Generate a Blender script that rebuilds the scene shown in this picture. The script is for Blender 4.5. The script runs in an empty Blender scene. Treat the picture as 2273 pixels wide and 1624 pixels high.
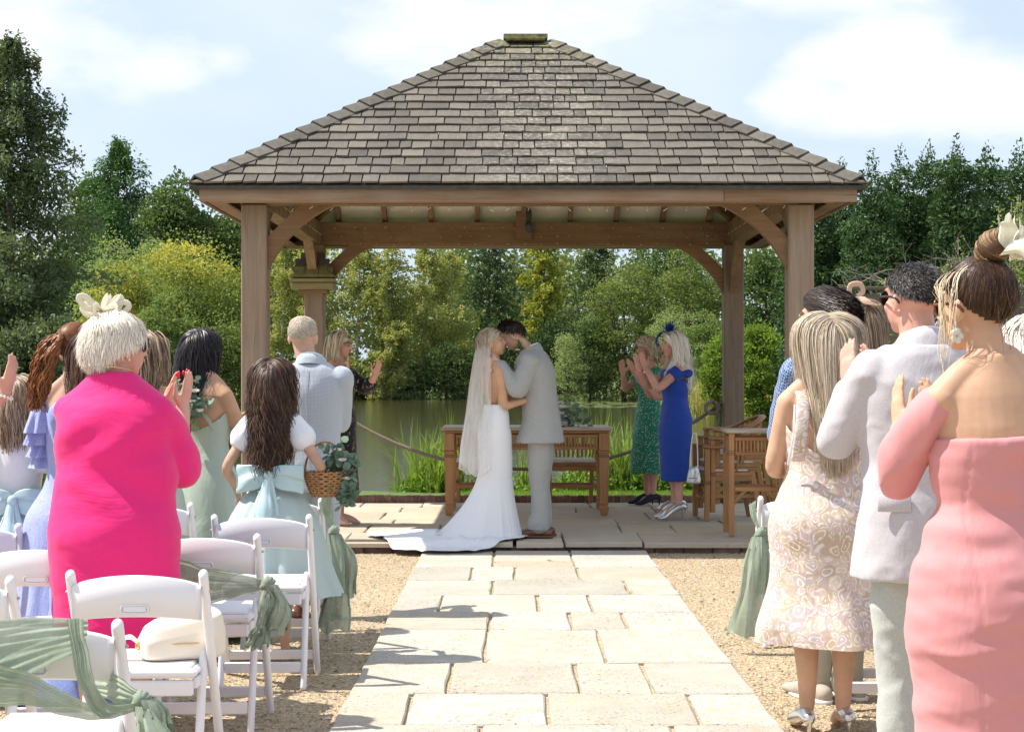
import bpy, math, random
import numpy as np
from mathutils import Vector, Matrix, noise as mnoise
random.seed(7); rng = np.random.default_rng(7)
sc = bpy.context.scene; col = sc.collection
PI = math.pi
FD = 3600.0; HC = 1.41; HY = 835.0; CX = 1136.5
# ---------------------------------------------------------------- camera, world, sun, exposure
cd = bpy.data.cameras.new('camera'); cam = bpy.data.objects.new('camera', cd); col.objects.link(cam)
cam.location = (0, 0, HC); cam.rotation_euler = (PI/2, 0, 0)
cd.sensor_width = 36.0; cd.lens = FD/2273.0*36.0; cd.shift_y = 23.0/2273.0
cd.clip_start = 0.1; cd.clip_end = 3000.0
sc.camera = cam
sc.render.resolution_x = 1024; sc.render.resolution_y = 731
sc.view_settings.view_transform = 'Standard'; sc.view_settings.look = 'None'
sc.view_settings.gamma = 1.0; sc.view_settings.use_curve_mapping = False
sc.view_settings.exposure = 1.05
SUN_EL = math.radians(57.0); SUN_AZ = math.radians(3.0)   # azimuth: 0 = from the left (-X), positive = slightly beyond (+Y)
sdir = Vector((-math.cos(SUN_EL)*math.cos(SUN_AZ), math.cos(SUN_EL)*math.sin(SUN_AZ), math.sin(SUN_EL)))
sl = bpy.data.lights.new('sun', 'SUN'); sl.energy = 3.5; sl.angle = math.radians(0.55); sl.color = (1.0, 0.955, 0.88)
so = bpy.data.objects.new('sun', sl); col.objects.link(so); so.location = (-20, 0, 30)
so.rotation_euler = sdir.to_track_quat('Z', 'Y').to_euler()
w = bpy.data.worlds.new('World'); sc.world = w; w.use_nodes = True
nt = w.node_tree; nt.nodes.clear()
def wn(t, **k):
    n = nt.nodes.new(t)
    for a, b in k.items(): setattr(n, a, b)
    return n
def wmath(op, a, b=None, c=None):
    n = wn('ShaderNodeMath', operation=op)
    for i, q in enumerate((a, b, c)):
        if q is None: continue
        if isinstance(q, (int, float)): n.inputs[i].default_value = q
        else: nt.links.new(q, n.inputs[i])
    return n.outputs[0]
out = wn('ShaderNodeOutputWorld'); bg = wn('ShaderNodeBackground'); nt.links.new(bg.outputs[0], out.inputs[0])
sky = wn('ShaderNodeTexSky', sky_type='NISHITA'); sky.sun_disc = False
sky.sun_elevation = SUN_EL; sky.sun_rotation = math.atan2(sdir.x, sdir.y)
sky.air_density = 1.0; sky.dust_density = 1.6; sky.ozone_density = 1.0
tc = wn('ShaderNodeTexCoord')
nz = wn('ShaderNodeTexNoise'); nz.inputs['Scale'].default_value = 7.0; nz.inputs['Detail'].default_value = 8.0; nz.inputs['Roughness'].default_value = .55
mp = wn('ShaderNodeMapping'); mp.inputs['Scale'].default_value = (1, 1, 2.2); nt.links.new(tc.outputs['Generated'], mp.inputs['Vector'])
nt.links.new(mp.outputs[0], nz.inputs['Vector'])
cl = None
# cumulus banks (direction of centre from the camera, angular radii, weight)
for (px, py, rx, ry, wt) in ((1960, 130, .050, .022, 1.0), (2170, 190, .060, .027, 1.0), (1760, 215, .036, .018, .9), (2000, 225, .075, .018, .8), (60, 90, .13, .040, .75), (330, 140, .075, .026, .75), (500, 130, .03, .020, .7),
                         (980, 60, .10, .030, .85), (1300, 30, .11, .026, .6), (860, 85, .05, .02, .8), (1700, 0, .10, .012, .5), (-700, 40, .15, .06, .9), (3000, 120, .18, .06, .9), (1100, -600, .25, .10, .8), (2600, -500, .2, .09, .7), (-300, -700, .2, .08, .7)):
    c = Vector(((px-CX)/FD, 1, (HY-py)/FD)).normalized()
    s1 = wn('ShaderNodeVectorMath', operation='SUBTRACT'); nt.links.new(tc.outputs['Generated'], s1.inputs[0]); s1.inputs[1].default_value = c
    s2 = wn('ShaderNodeVectorMath', operation='MULTIPLY'); nt.links.new(s1.outputs[0], s2.inputs[0]); s2.inputs[1].default_value = (1/rx, 1/rx, 1/ry)
    s3 = wn('ShaderNodeVectorMath', operation='LENGTH'); nt.links.new(s2.outputs[0], s3.inputs[0])
    g = wmath('MULTIPLY', wmath('SUBTRACT', 1.35, s3.outputs['Value']), wt)
    cl = g if cl is None else wmath('SMOOTH_MAX', cl, g, .3)
d1 = wmath('MULTIPLY_ADD', nz.outputs['Fac'], 3.0, -1.62)
cm = wmath('ADD', cl, d1)
mr = wn('ShaderNodeMapRange', interpolation_type='SMOOTHSTEP'); nt.links.new(cm, mr.inputs[0]); mr.inputs[1].default_value = -.15; mr.inputs[2].default_value = .9; mr.inputs[4].default_value = .88
# far wisps everywhere
nz2 = wn('ShaderNodeTexNoise'); nz2.inputs['Scale'].default_value = 3.0; nz2.inputs['Detail'].default_value = 6.0; nt.links.new(mp.outputs[0], nz2.inputs['Vector'])
mr2 = wn('ShaderNodeMapRange'); nt.links.new(nz2.outputs['Fac'], mr2.inputs[0]); mr2.inputs[1].default_value = .42; mr2.inputs[2].default_value = .75; mr2.inputs[4].default_value = .5
cf = wmath('MAXIMUM', mr.outputs[0], mr2.outputs[0])
# the thin summer veil that pales the blue
vm = wn('ShaderNodeMix', data_type='RGBA'); vm.inputs[0].default_value = .75; nt.links.new(sky.outputs[0], vm.inputs[6]); vm.inputs[7].default_value = (4.75, 5.6, 6.85, 1)
cmx = wn('ShaderNodeMix', data_type='RGBA'); nt.links.new(cf, cmx.inputs[0]); nt.links.new(vm.outputs[2], cmx.inputs[6]); cmx.inputs[7].default_value = (6.7, 6.85, 7.15, 1)
nt.links.new(cmx.outputs[2], bg.inputs[0]); bg.inputs[1].default_value = 0.08

# ---------------------------------------------------------------- helpers
def W(x, y, d): return np.array(((x-CX)*d/FD, d, HC+(HY-y)*d/FD))
def nrm(v): v = np.asarray(v, float); return v/(np.linalg.norm(v)+1e-12)
class MB:
    def __init__(s): s.v = []; s.f = []; s.n = 0; s.mi = []; s.tn = []
    def add(s, v, *fs, mi=0, tone=None):
        v = np.asarray(v, np.float32).reshape(-1, 3)
        for f in fs:
            f = np.asarray(f, np.int32)
            if f.size == 0: continue
            s.f.append(f+s.n); s.mi.append(np.full(len(f), mi, np.int32))
            t = .5 if tone is None else tone
            s.tn.append(np.full(len(f), t, np.float32) if np.isscalar(t) else np.asarray(t, np.float32))
        s.v.append(v); s.n += len(v); return s
    def box(s, c, size, R=None, mi=0, tone=None, bev=0.0):
        hx, hy, hz = [q/2 for q in size]
        if bev > 0:
            b = min(bev, hx*.9, hy*.9, hz*.9); vs = []
            for sx in (-1, 1):
                for sy in (-1, 1):
                    for sz in (-1, 1):
                        vs += [(sx*hx, sy*(hy-b), sz*(hz-b)), (sx*(hx-b), sy*hy, sz*(hz-b)), (sx*(hx-b), sy*(hy-b), sz*hz)]
            v = np.array(vs); I = lambda x, y, z, k: ((x*2+y)*2+z)*3+k
            q = []; t = []
            for x in (0, 1): q.append([I(x,0,0,0), I(x,1,0,0), I(x,1,1,0), I(x,0,1,0)] if x else [I(x,0,0,0), I(x,0,1,0), I(x,1,1,0), I(x,1,0,0)])
            for y in (0, 1): q.append([I(0,y,0,1), I(0,y,1,1), I(1,y,1,1), I(1,y,0,1)] if y else [I(0,y,0,1), I(1,y,0,1), I(1,y,1,1), I(0,y,1,1)])
            for z in (0, 1): q.append([I(0,0,z,2), I(1,0,z,2), I(1,1,z,2), I(0,1,z,2)] if z else [I(0,0,z,2), I(0,1,z,2), I(1,1,z,2), I(1,0,z,2)])
            for a in (0, 1):
                for b2 in (0, 1):
                    q.append([I(0,a,b2,1), I(1,a,b2,1), I(1,a,b2,2), I(0,a,b2,2)])
                    q.append([I(a,0,b2,0), I(a,1,b2,0), I(a,1,b2,2), I(a,0,b2,2)])
                    q.append([I(a,b2,0,0), I(a,b2,1,0), I(a,b2,1,1), I(a,b2,0,1)])
            for x in (0, 1):
                for y in (0, 1):
                    for z in (0, 1): t.append([I(x,y,z,0), I(x,y,z,1), I(x,y,z,2)])
            q = np.array(q); t = np.array(t)
            for arr in (q, t):      # outward winding
                for i in range(len(arr)):
                    p = v[arr[i]]; nn = np.cross(p[1]-p[0], p[2]-p[0])
                    if nn@p.mean(0) < 0: arr[i] = arr[i][::-1]
            fs = (q, t)
        else:
            v = np.array([(x, y, z) for x in (-hx, hx) for y in (-hy, hy) for z in (-hz, hz)])
            fs = (np.array([(0,1,3,2), (4,6,7,5), (0,4,5,1), (2,3,7,6), (0,2,6,4), (1,5,7,3)]),)
        if R is not None: v = v@np.asarray(R).T
        return s.add(v+np.asarray(c), *fs, mi=mi, tone=tone)
    def beam(s, a, b, wd, ht, up=(0, 0, 1), mi=0, bev=.004, tone=None):
        a = np.asarray(a, float); b = np.asarray(b, float); d = b-a; L = np.linalg.norm(d); y = d/L
        up = np.asarray(up, float); up = np.array((0, 1., 0)) if abs(nrm(up)@y) > .995 else up; x = nrm(np.cross(y, up)); z = np.cross(x, y)
        return s.box((a+b)/2, (wd, L, ht), np.stack([x, y, z], 1), mi, tone, bev)
    def mesh(s, name):
        me = bpy.data.meshes.new(name)
        if not s.v: return me
        v = np.concatenate(s.v); me.vertices.add(len(v)); me.vertices.foreach_set('co', v.ravel())
        li = np.concatenate([f.ravel() for f in s.f]); tot = np.concatenate([np.full(len(f), f.shape[1], np.int32) for f in s.f])
        me.loops.add(len(li)); me.loops.foreach_set('vertex_index', li.astype(np.int32))
        me.polygons.add(len(tot)); st = np.concatenate([[0], np.cumsum(tot)[:-1]]).astype(np.int32)
        me.polygons.foreach_set('loop_start', st); me.polygons.foreach_set('loop_total', tot)
        me.polygons.foreach_set('material_index', np.concatenate(s.mi))
        at = me.attributes.new('tone', 'FLOAT', 'FACE'); at.data.foreach_set('value', np.concatenate(s.tn))
        me.update(calc_edges=True); me.polygons.foreach_set('use_smooth', np.zeros(len(tot), bool)); return me
    def build(s, name, mats, parent=None, smooth=False, loc=None, rot=None):
        me = s.mesh(name)
        me.polygons.foreach_set('use_smooth', np.full(len(me.polygons), smooth))
        return link(name, me, mats, parent, loc, rot)
def link(name, me, mats, parent=None, loc=None, rot=None):
    if mats is not None:
        me.materials.clear()
        for m in (mats if isinstance(mats, (list, tuple)) else [mats]): me.materials.append(m)
    o = bpy.data.objects.new(name, me); col.objects.link(o)
    if loc is not None: o.location = Vector([float(q) for q in loc])
    if rot is not None: o.rotation_euler = rot
    if parent is not None: o.parent = parent
    return o
def tag(o, label=None, cat=None, group=None, kind=None):
    if label: o['label'] = label
    if cat: o['category'] = cat
    if group: o['group'] = group
    if kind: o['kind'] = kind
    return o
def thing(name, label, cat, loc=(0, 0, 0), rz=0.0, group=None):
    o = bpy.data.objects.new(name, None); col.objects.link(o); o.empty_display_size = .1
    o.location = [float(q) for q in loc]; o.rotation_euler = (0, 0, rz); tag(o, label, cat, group); return o
def copytree(o, parent=None):
    c = o.copy(); col.objects.link(c)
    if parent is not None: c.parent = parent
    for ch in list(o.children): copytree(ch, c)
    return c
def spline(P, n):
    P = np.asarray(P, float); m = len(P)
    if m < 3: 
        t = np.linspace(0, 1, n)[:, None]; return P[0]*(1-t)+P[-1]*t
    seg = np.linalg.norm(np.diff(P[:, :3], axis=0), axis=1)+1e-9; u = np.concatenate([[0], np.cumsum(seg)])
    tt = np.linspace(0, u[-1], n); out = np.zeros((n, P.shape[1]))
    T = np.zeros_like(P); T[1:-1] = (P[2:]-P[:-2])/(u[2:]-u[:-2])[:, None]; T[0] = (P[1]-P[0])/seg[0]; T[-1] = (P[-1]-P[-2])/seg[-1]
    k = np.clip(np.searchsorted(u, tt, side='right')-1, 0, m-2); h = seg[k]; x = (tt-u[k])/h
    x = x[:, None]; h = h[:, None]
    return (2*x**3-3*x**2+1)*P[k]+(x**3-2*x**2+x)*h*T[k]+(-2*x**3+3*x**2)*P[k+1]+(x**3-x**2)*h*T[k+1]
def grid_faces(n, m, wrap=True):
    i = np.arange(n-1)[:, None]; j = np.arange(m if wrap else m-1)[None]; j2 = (j+1) % m
    return np.stack([i*m+j, i*m+j2, (i+1)*m+j2, (i+1)*m+j], -1).reshape(-1, 4)
def eloft(mb, rings, seg=24, cap=(True, True), n=None, fold=None, sq=2.0, mi=0, tone=None, arc=None):
    """rings of (cx, cy, z, rx, ry); fold(theta, u) -> radial factor"""
    R = spline(np.asarray(rings, float), n) if n else np.asarray(rings, float)
    k = len(R)
    if arc: th = np.linspace(arc[0], arc[1], seg)
    else: th = np.arange(seg)/seg*2*PI
    c, s_ = np.cos(th), np.sin(th)
    e = 2.0/sq; c2 = np.sign(c)*np.abs(c)**e; s2 = np.sign(s_)*np.abs(s_)**e
    u = np.linspace(0, 1, k)[:, None]
    F = np.ones((k, seg)) if fold is None else fold(th[None], u)
    v = np.stack([R[:, 0:1]+R[:, 3:4]*c2[None]*F, R[:, 1:2]+R[:, 4:5]*s2[None]*F, np.repeat(R[:, 2:3], seg, 1)], -1).reshape(-1, 3)
    fs = [grid_faces(k, seg, arc is None)]; n0 = k*seg
    up = R[-1, 2] > R[0, 2]
    if not up: fs[0] = fs[0][:, ::-1]
    for e_, r in ((0, 0), (1, k-1)):
        if cap[e_] and not arc:
            v = np.vstack([v, R[r, :3]]); j = np.arange(seg); j2 = (j+1) % seg
            t = np.stack([j+r*seg, j2+r*seg, np.full(seg, n0)], -1)
            if (e_ == 0) == up: t = t[:, ::-1]
            fs.append(t); n0 += 1
    mb.add(v, *fs, mi=mi, tone=tone); return mb
def tube(mb, pts, rad, seg=10, n=None, flat=1.0, up=None, mi=0, tone=None, capr=True):
    """tube along pts; rad scalar/list; flat = ratio of second radius (along 'up' side); rounded ends"""
    P = np.asarray(pts, float); r = np.full(len(P), rad, float) if np.isscalar(rad) else np.asarray(rad, float)
    fl = np.full(len(P), flat, float) if np.isscalar(flat) else np.asarray(flat, float)
    if n:
        Q = spline(np.column_stack([P, r, fl]), n); P, r, fl = Q[:, :3], Q[:, 3], Q[:, 4]
    T = np.gradient(P, axis=0); T /= np.linalg.norm(T, axis=1)[:, None]+1e-12
    if capr:
        a = np.array([1, .92, .7, .38, .05]); 
        o = np.sqrt(1-a[::-1]**2)
        P0 = P[0]-T[0]*(r[0]*min(1, fl[0]))*o[:, None]; P1 = P[-1]+T[-1]*(r[-1]*min(1, fl[-1]))*np.sqrt(1-a**2)[1:, None]
        P = np.vstack([P0[:-1], P, P1]); r = np.concatenate([r[0]*a[::-1][:-1], r, r[-1]*a[1:]]); fl = np.concatenate([np.full(4, fl[0]), fl, np.full(4, fl[-1])])
        T = np.vstack([np.repeat(T[:1], 4, 0), T, np.repeat(T[-1:], 4, 0)])
    k = len(P)
    if up is None:
        N = np.zeros((k, 3)); a = np.array([0, 0, 1.]) if abs(T[0, 2]) < .9 else np.array([1., 0, 0])
        N[0] = nrm(a-T[0]*(a@T[0]))
        for i in range(1, k):
            q = N[i-1]-T[i]*(N[i-1]@T[i]); N[i] = q/(np.linalg.norm(q)+1e-12)
    else:
        U = np.asarray(up, float); N = U-T*(T@U)[:, None]; N /= np.linalg.norm(N, axis=1)[:, None]+1e-9
    B = np.cross(T, N); th = np.arange(seg)/seg*2*PI
    v = P[:, None]+ (N*(r*fl)[:, None])[:, None]*np.cos(th)[None, :, None]+(B*r[:, None])[:, None]*np.sin(th)[None, :, None]
    v = v.reshape(-1, 3); v = np.vstack([v, P[0], P[-1]]); j = np.arange(seg); j2 = (j+1) % seg
    t0 = np.stack([j2, j, np.full(seg, k*seg)], -1); t1 = np.stack([j+(k-1)*seg, j2+(k-1)*seg, np.full(seg, k*seg+1)], -1)
    mb.add(v, grid_faces(k, seg), t0, t1, mi=mi, tone=tone); return mb
def ball(mb, c, r, R=None, seg=16, rings=10, mi=0, tone=None):
    r = np.array([r, r, r], float) if np.isscalar(r) else np.asarray(r, float)
    ph = np.linspace(-PI/2+.02, PI/2-.02, rings); th = np.arange(seg)/seg*2*PI
    v = np.stack([np.cos(ph)[:, None]*np.cos(th), np.cos(ph)[:, None]*np.sin(th), np.repeat(np.sin(ph)[:, None], seg, 1)], -1).reshape(-1, 3)
    v = np.vstack([v, [0, 0, -1], [0, 0, 1]])*r
    if R is not None: v = v@np.asarray(R).T
    j = np.arange(seg); j2 = (j+1) % seg
    mb.add(v+np.asarray(c), grid_faces(rings, seg), np.stack([j2, j, np.full(seg, rings*seg)], -1), np.stack([j+(rings-1)*seg, j2+(rings-1)*seg, np.full(seg, rings*seg+1)], -1), mi=mi, tone=tone); return mb
def ribbon(mb, pts, wid, side, mi=0, tone=None, thick=0.0):
    P = np.asarray(pts, float); wv = (np.full(len(P), wid) if np.isscalar(wid) else np.asarray(wid))[:, None]/2
    S = np.asarray(side, float); S = np.repeat(S[None], len(P), 0) if S.ndim == 1 else S
    v = np.stack([P-S*wv, P+S*wv], 1).reshape(-1, 3); mb.add(v, grid_faces(len(P), 2, False), mi=mi, tone=tone)
def voxel(mb, size, smooth=2, name='t', fac=.5):
    me = mb.mesh(name); o = bpy.data.objects.new(name, me); col.objects.link(o)
    m = o.modifiers.new('r', 'REMESH'); m.mode = 'VOXEL'; m.voxel_size = size; m.adaptivity = 0.0; m.use_smooth_shade = True
    if smooth: 
        m2 = o.modifiers.new('s', 'SMOOTH'); m2.factor = fac; m2.iterations = smooth
    dg = bpy.context.evaluated_depsgraph_get(); r = bpy.data.meshes.new_from_object(o.evaluated_get(dg)); r.name = name
    bpy.data.objects.remove(o); bpy.data.meshes.remove(me)
    return r
def getv(me):
    a = np.zeros(len(me.vertices)*3, np.float32); me.vertices.foreach_get('co', a); return a.reshape(-1, 3)
def setv(me, a): me.vertices.foreach_set('co', np.asarray(a, np.float32).ravel()); me.update()
def getn(me):
    a = np.zeros(len(me.vertices)*3, np.float32); me.vertices.foreach_get('normal', a); return a.reshape(-1, 3)
def rotz(a): c, s = math.cos(a), math.sin(a); return np.array([[c, -s, 0], [s, c, 0], [0, 0, 1]])
def rotx(a): c, s = math.cos(a), math.sin(a); return np.array([[1, 0, 0], [0, c, -s], [0, s, c]])
def roty(a): c, s = math.cos(a), math.sin(a); return np.array([[c, 0, s], [0, 1, 0], [-s, 0, c]])
def sn(v, f, seed=0, oct=3):
    """cheap smooth vector-valued pseudo noise in -1..1 (sum of random sines)"""
    r = np.random.default_rng(seed+11); v = np.asarray(v, float)*f; o = np.zeros(len(v)); a = 1.0; t = 0
    for k in range(oct):
        for q in range(4):
            d = r.normal(size=3); d /= np.linalg.norm(d); o += a*np.sin(v@d*2.2*(1.9**k)+r.uniform(0, 6.28)+1.3*np.sin(v@r.normal(size=3)*(1.5**k)*.8)); t += a*.7
        a *= .5
    return o/t

# ---------------------------------------------------------------- materials
def newmat(name):
    m = bpy.data.materials.new(name); m.use_nodes = True; n = m.node_tree; n.nodes.clear()
    o = n.nodes.new('ShaderNodeOutputMaterial'); b = n.nodes.new('ShaderNodeBsdfPrincipled'); n.links.new(b.outputs[0], o.inputs[0]); return m, n, b, o
def NN(n, t, ins=None, **k):
    q = n.nodes.new(t)
    for a, b in k.items(): setattr(q, a, b)
    if ins:
        for a, b in ins.items():
            if isinstance(b, bpy.types.NodeSocket): n.links.new(b, q.inputs[a])
            else: q.inputs[a].default_value = b
    return q
def coords(n, scale=(1, 1, 1), rnd=True, kind='Object', rot=(0, 0, 0)):
    t = NN(n, 'ShaderNodeTexCoord'); v = t.outputs[kind]
    if rnd:
        oi = NN(n, 'ShaderNodeObjectInfo'); ad = NN(n, 'ShaderNodeVectorMath', {0: v}, operation='ADD'); ml = NN(n, 'ShaderNodeMath', {0: oi.outputs['Random'], 1: 37.0}, operation='MULTIPLY')
        n.links.new(ml.outputs[0], ad.inputs[1]); v = ad.outputs[0]
    return NN(n, 'ShaderNodeMapping', {'Vector': v, 'Scale': scale, 'Rotation': rot}).outputs[0]
def mixc(n, f, a, b, blend='MIX'):
    q = NN(n, 'ShaderNodeMix', data_type='RGBA', blend_type=blend)
    for i, x in ((0, f), (6, a), (7, b)):
        if isinstance(x, bpy.types.NodeSocket): n.links.new(x, q.inputs[i])
        else: q.inputs[i].default_value = x if i == 0 else (tuple(x)+(1,))[:4]
    return q.outputs[2]
def ramp(n, f, stops, interp='LINEAR'):
    r = NN(n, 'ShaderNodeValToRGB'); n.links.new(f, r.inputs[0]); e = r.color_ramp; e.interpolation = interp
    while len(e.elements) < len(stops): e.elements.new(.5)
    for i, (p, c) in enumerate(stops):
        e.elements[i].position = p; e.elements[i].color = (tuple(c)+(1,))[:4] if not np.isscalar(c) else (c, c, c, 1)
    return r.outputs[0]
def noiseN(n, vec, scale, detail=4, rough=.5, dist=0.0): return NN(n, 'ShaderNodeTexNoise', {'Vector': vec, 'Scale': scale, 'Detail': detail, 'Roughness': rough, 'Distortion': dist}).outputs['Fac']
def bump(n, b, h, strength=.3, dist=.01):
    q = NN(n, 'ShaderNodeBump', {'Height': h, 'Strength': strength, 'Distance': dist}); n.links.new(q.outputs[0], b.inputs['Normal'])
def simple(name, c, rough=.6, var=.0, vs=8.0, bs=0.0, bsc=200.0, bd=.001, metal=0.0, spec=.5, sheen=0.0, sub=0.0, tone=0.0, objvar=0.0, subc=None, stretch=(1,1,1), coat=0.0, trans=0.0):
    m, n, b, o = newmat(name); b.inputs['Roughness'].default_value = rough; b.inputs['Metallic'].default_value = metal; b.inputs['Specular IOR Level'].default_value = spec
    v = coords(n, stretch)
    cc = tuple(c)+(1,)
    if var:
        f = noiseN(n, v, vs, 5, .6); cc = mixc(n, ramp(n, f, ((.3, 0.0), (.7, 1.0))), [x*(1-var) for x in c], [min(1, x*(1+var)) for x in c])
    if tone:
        a = NN(n, 'ShaderNodeAttribute', attribute_name='tone'); mrn = NN(n, 'ShaderNodeMapRange', {0: a.outputs['Fac'], 3: 1-tone, 4: 1+tone})
        cc = mixc(n, 1.0, cc, mrn.outputs[0], 'MULTIPLY') if isinstance(cc, bpy.types.NodeSocket) else mixc(n, 1.0, cc[:3], mrn.outputs[0], 'MULTIPLY')
    if objvar:
        oi = NN(n, 'ShaderNodeObjectInfo'); mrn = NN(n, 'ShaderNodeMapRange', {0: oi.outputs['Random'], 3: 1-objvar, 4: 1+objvar})
        cc = mixc(n, 1.0, cc if isinstance(cc, bpy.types.NodeSocket) else cc[:3], mrn.outputs[0], 'MULTIPLY')
    if isinstance(cc, bpy.types.NodeSocket): n.links.new(cc, b.inputs['Base Color'])
    else: b.inputs['Base Color'].default_value = cc
    if bs: bump(n, b, noiseN(n, v, bsc, 4, .6), bs, bd)
    if sheen: b.inputs['Sheen Weight'].default_value = sheen; b.inputs['Sheen Roughness'].default_value = .4
    if sub: b.inputs['Subsurface Weight'].default_value = sub; b.inputs['Subsurface Radius'].default_value = (.6, .25, .12); b.inputs['Subsurface Scale'].default_value = .02
    if coat: b.inputs['Coat Weight'].default_value = coat; b.inputs['Coat Roughness'].default_value = .15
    if trans:
        tr = NN(n, 'ShaderNodeBsdfTranslucent'); ms = NN(n, 'ShaderNodeMixShader', {0: trans}); n.links.new(b.outputs[0], ms.inputs[1]); n.links.new(tr.outputs[0], ms.inputs[2]); n.links.new(ms.outputs[0], o.inputs[0])
        if isinstance(cc, bpy.types.NodeSocket): n.links.new(cc, tr.inputs[0])
        else: tr.inputs[0].default_value = cc
    return m
def woodmat(name, c1, c2, axis=2, scale=1.0, rough=.7, knots=False, bs=.35, streak=None):
    m, n, b, o = newmat(name); b.inputs['Roughness'].default_value = rough; b.inputs['Specular IOR Level'].default_value = .3
    s = [26*scale]*3; s[axis] = 1.6*scale
    v = coords(n, tuple(s)); v2 = coords(n, (2, 2, 2))
    f = noiseN(n, v, 1.0, 6, .65, .6); g = noiseN(n, v2, 1.3, 3)
    c = mixc(n, ramp(n, f, ((.32, 0.0), (.68, 1.0))), c1, c2)
    c = mixc(n, ramp(n, g, ((.35, .0), (.7, .55))), c, streak or [x*.6 for x in c1])
    s2 = [90*scale]*3; s2[axis] = 2.2*scale; fine = noiseN(n, coords(n, tuple(s2)), 1.0, 4, .6)
    c = mixc(n, ramp(n, fine, ((.28, .55), (.42, .0))), c, [x*.3 for x in c1])
    oi = NN(n, 'ShaderNodeObjectInfo'); mrn = NN(n, 'ShaderNodeMapRange', {0: oi.outputs['Random'], 3: .86, 4: 1.12}); c = mixc(n, 1.0, c, mrn.outputs[0], 'MULTIPLY')
    n.links.new(c, b.inputs['Base Color']); bump(n, b, fine, bs, .003)
    return m
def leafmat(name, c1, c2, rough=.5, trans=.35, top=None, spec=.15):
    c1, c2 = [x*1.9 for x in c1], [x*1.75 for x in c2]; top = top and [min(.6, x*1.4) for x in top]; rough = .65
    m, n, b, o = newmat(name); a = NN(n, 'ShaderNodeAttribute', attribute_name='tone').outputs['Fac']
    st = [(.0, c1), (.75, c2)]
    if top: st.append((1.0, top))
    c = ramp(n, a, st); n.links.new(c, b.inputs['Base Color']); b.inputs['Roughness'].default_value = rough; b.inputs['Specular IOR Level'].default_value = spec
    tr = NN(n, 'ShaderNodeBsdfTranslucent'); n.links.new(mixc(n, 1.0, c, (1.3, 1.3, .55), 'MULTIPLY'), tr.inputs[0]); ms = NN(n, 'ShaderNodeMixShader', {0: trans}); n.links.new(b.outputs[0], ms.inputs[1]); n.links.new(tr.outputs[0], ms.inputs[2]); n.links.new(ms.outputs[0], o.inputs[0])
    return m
# ================================================================ SETTING
GX = .125                       # centre line of the pavilion
POND = np.array([(-9.5,19.3),(-4,19.0),(1,19.15),(3.2,19.8),(5.5,23),(8,28),(10.5,40),(12.5,52),(11.5,62),(8.6,66),(7.0,70),(9.0,86),(10.5,104),(7,119),(0,123),(-8,121),(-15,118),(-19,112),(-18,92),(-12,70),(-9.7,63),(-9.6,50),(-10.3,40),(-9.4,27)])
def pond_sd(x, y):
    """signed distance to the pond outline, negative on the water"""
    P = POND; Q = np.roll(P, -1, 0); p = np.stack([x, y], -1)[:, None]
    e = Q-P; wv = p-P[None]; t = np.clip((wv*e).sum(-1)/(e*e).sum(-1), 0, 1)[..., None]
    d = np.sqrt((((wv-e*t)**2).sum(-1)).min(1))
    c1 = (P[None, :, 1] > p[..., 1]) != (Q[None, :, 1] > p[..., 1])
    xi = (Q[:, 0]-P[:, 0])*(p[..., 1]-P[:, 1])/(Q[:, 1]-P[:, 1]+1e-9)+P[:, 0]
    ins = (np.sum(c1 & (p[..., 0] < xi), 1) % 2) == 1
    return np.where(ins, -d, d)
def land(x, y):
    d = pond_sd(x, y)+.25*np.sin(x*1.9+y*.7)*np.clip((y-21)/6, 0, 1)
    near = np.clip((30-y)/8, 0, 1)
    top = .07*near+(1-near)*(.05+np.clip(d, 0, 12)*.06)
    z = np.where(d < 0, np.maximum(-.9, -.30+d*.5), -.30+(top+.30)*np.clip(d/.5, 0, 1)**.7)
    z = z+.9*np.clip((y-123)/60, 0, 1)*3+.05*np.sin(x*.6)*np.sin(y*.5)*np.clip(d/4, 0, 1)
    return z
def ground_z(x, y): return float(land(np.array([float(x)]), np.array([float(y)]))[0])
def grass_ground():
    m, n, b, o = newmat('meadow_ground'); v = coords(n, rnd=False)
    f = noiseN(n, v, 1.2, 6, .65); g = noiseN(n, v, 30, 4, .7)
    c = ramp(n, f, ((.3, (.035, .06, .012)), (.5, (.075, .12, .022)), (.72, (.14, .15, .05))))
    c = mixc(n, ramp(n, g, ((.3, .0), (.75, .7))), c, (.13, .17, .04)); n.links.new(c, b.inputs['Base Color']); b.inputs['Roughness'].default_value = .9; bump(n, b, g, .8, .05); return m
xs = np.concatenate([[-700, -400, -220, -130, -90, -65], np.arange(-48, -16, 1.6), np.arange(-16, 16.01, .4), np.arange(17.6, 50, 1.6), [65, 90, 130, 220, 400, 700]])
ys = np.concatenate([[17.13, 17.5, 18, 18.4], np.arange(18.6, 24, .2), np.arange(24, 70, .8), np.arange(70, 130, 1.2), np.arange(132, 170, 4), [190, 230, 300, 450, 900]])
Xg, Yg = np.meshgrid(xs, ys); zz = land(Xg.ravel(), Yg.ravel())
mb = MB(); mb.add(np.stack([Xg.ravel(), Yg.ravel(), zz], -1), grid_faces(len(ys), len(xs), False))
# rows nearer than the pond: one sheet just under the gravel
ys2 = np.array([-400, -60, -10, 5, 12, 17.13]); X2, Y2 = np.meshgrid(xs, ys2); z2 = np.where(np.abs(X2) < 17, -.06, -.01).ravel(); z2 = np.where(Y2.ravel() == 17.13, zz[:len(xs)][np.tile(np.arange(len(xs)), len(ys2))], z2)
mb.add(np.stack([X2.ravel(), Y2.ravel(), z2], -1), grid_faces(len(ys2), len(xs), False))
tag(mb.build('ground', grass_ground(), smooth=True), kind='structure')

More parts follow.
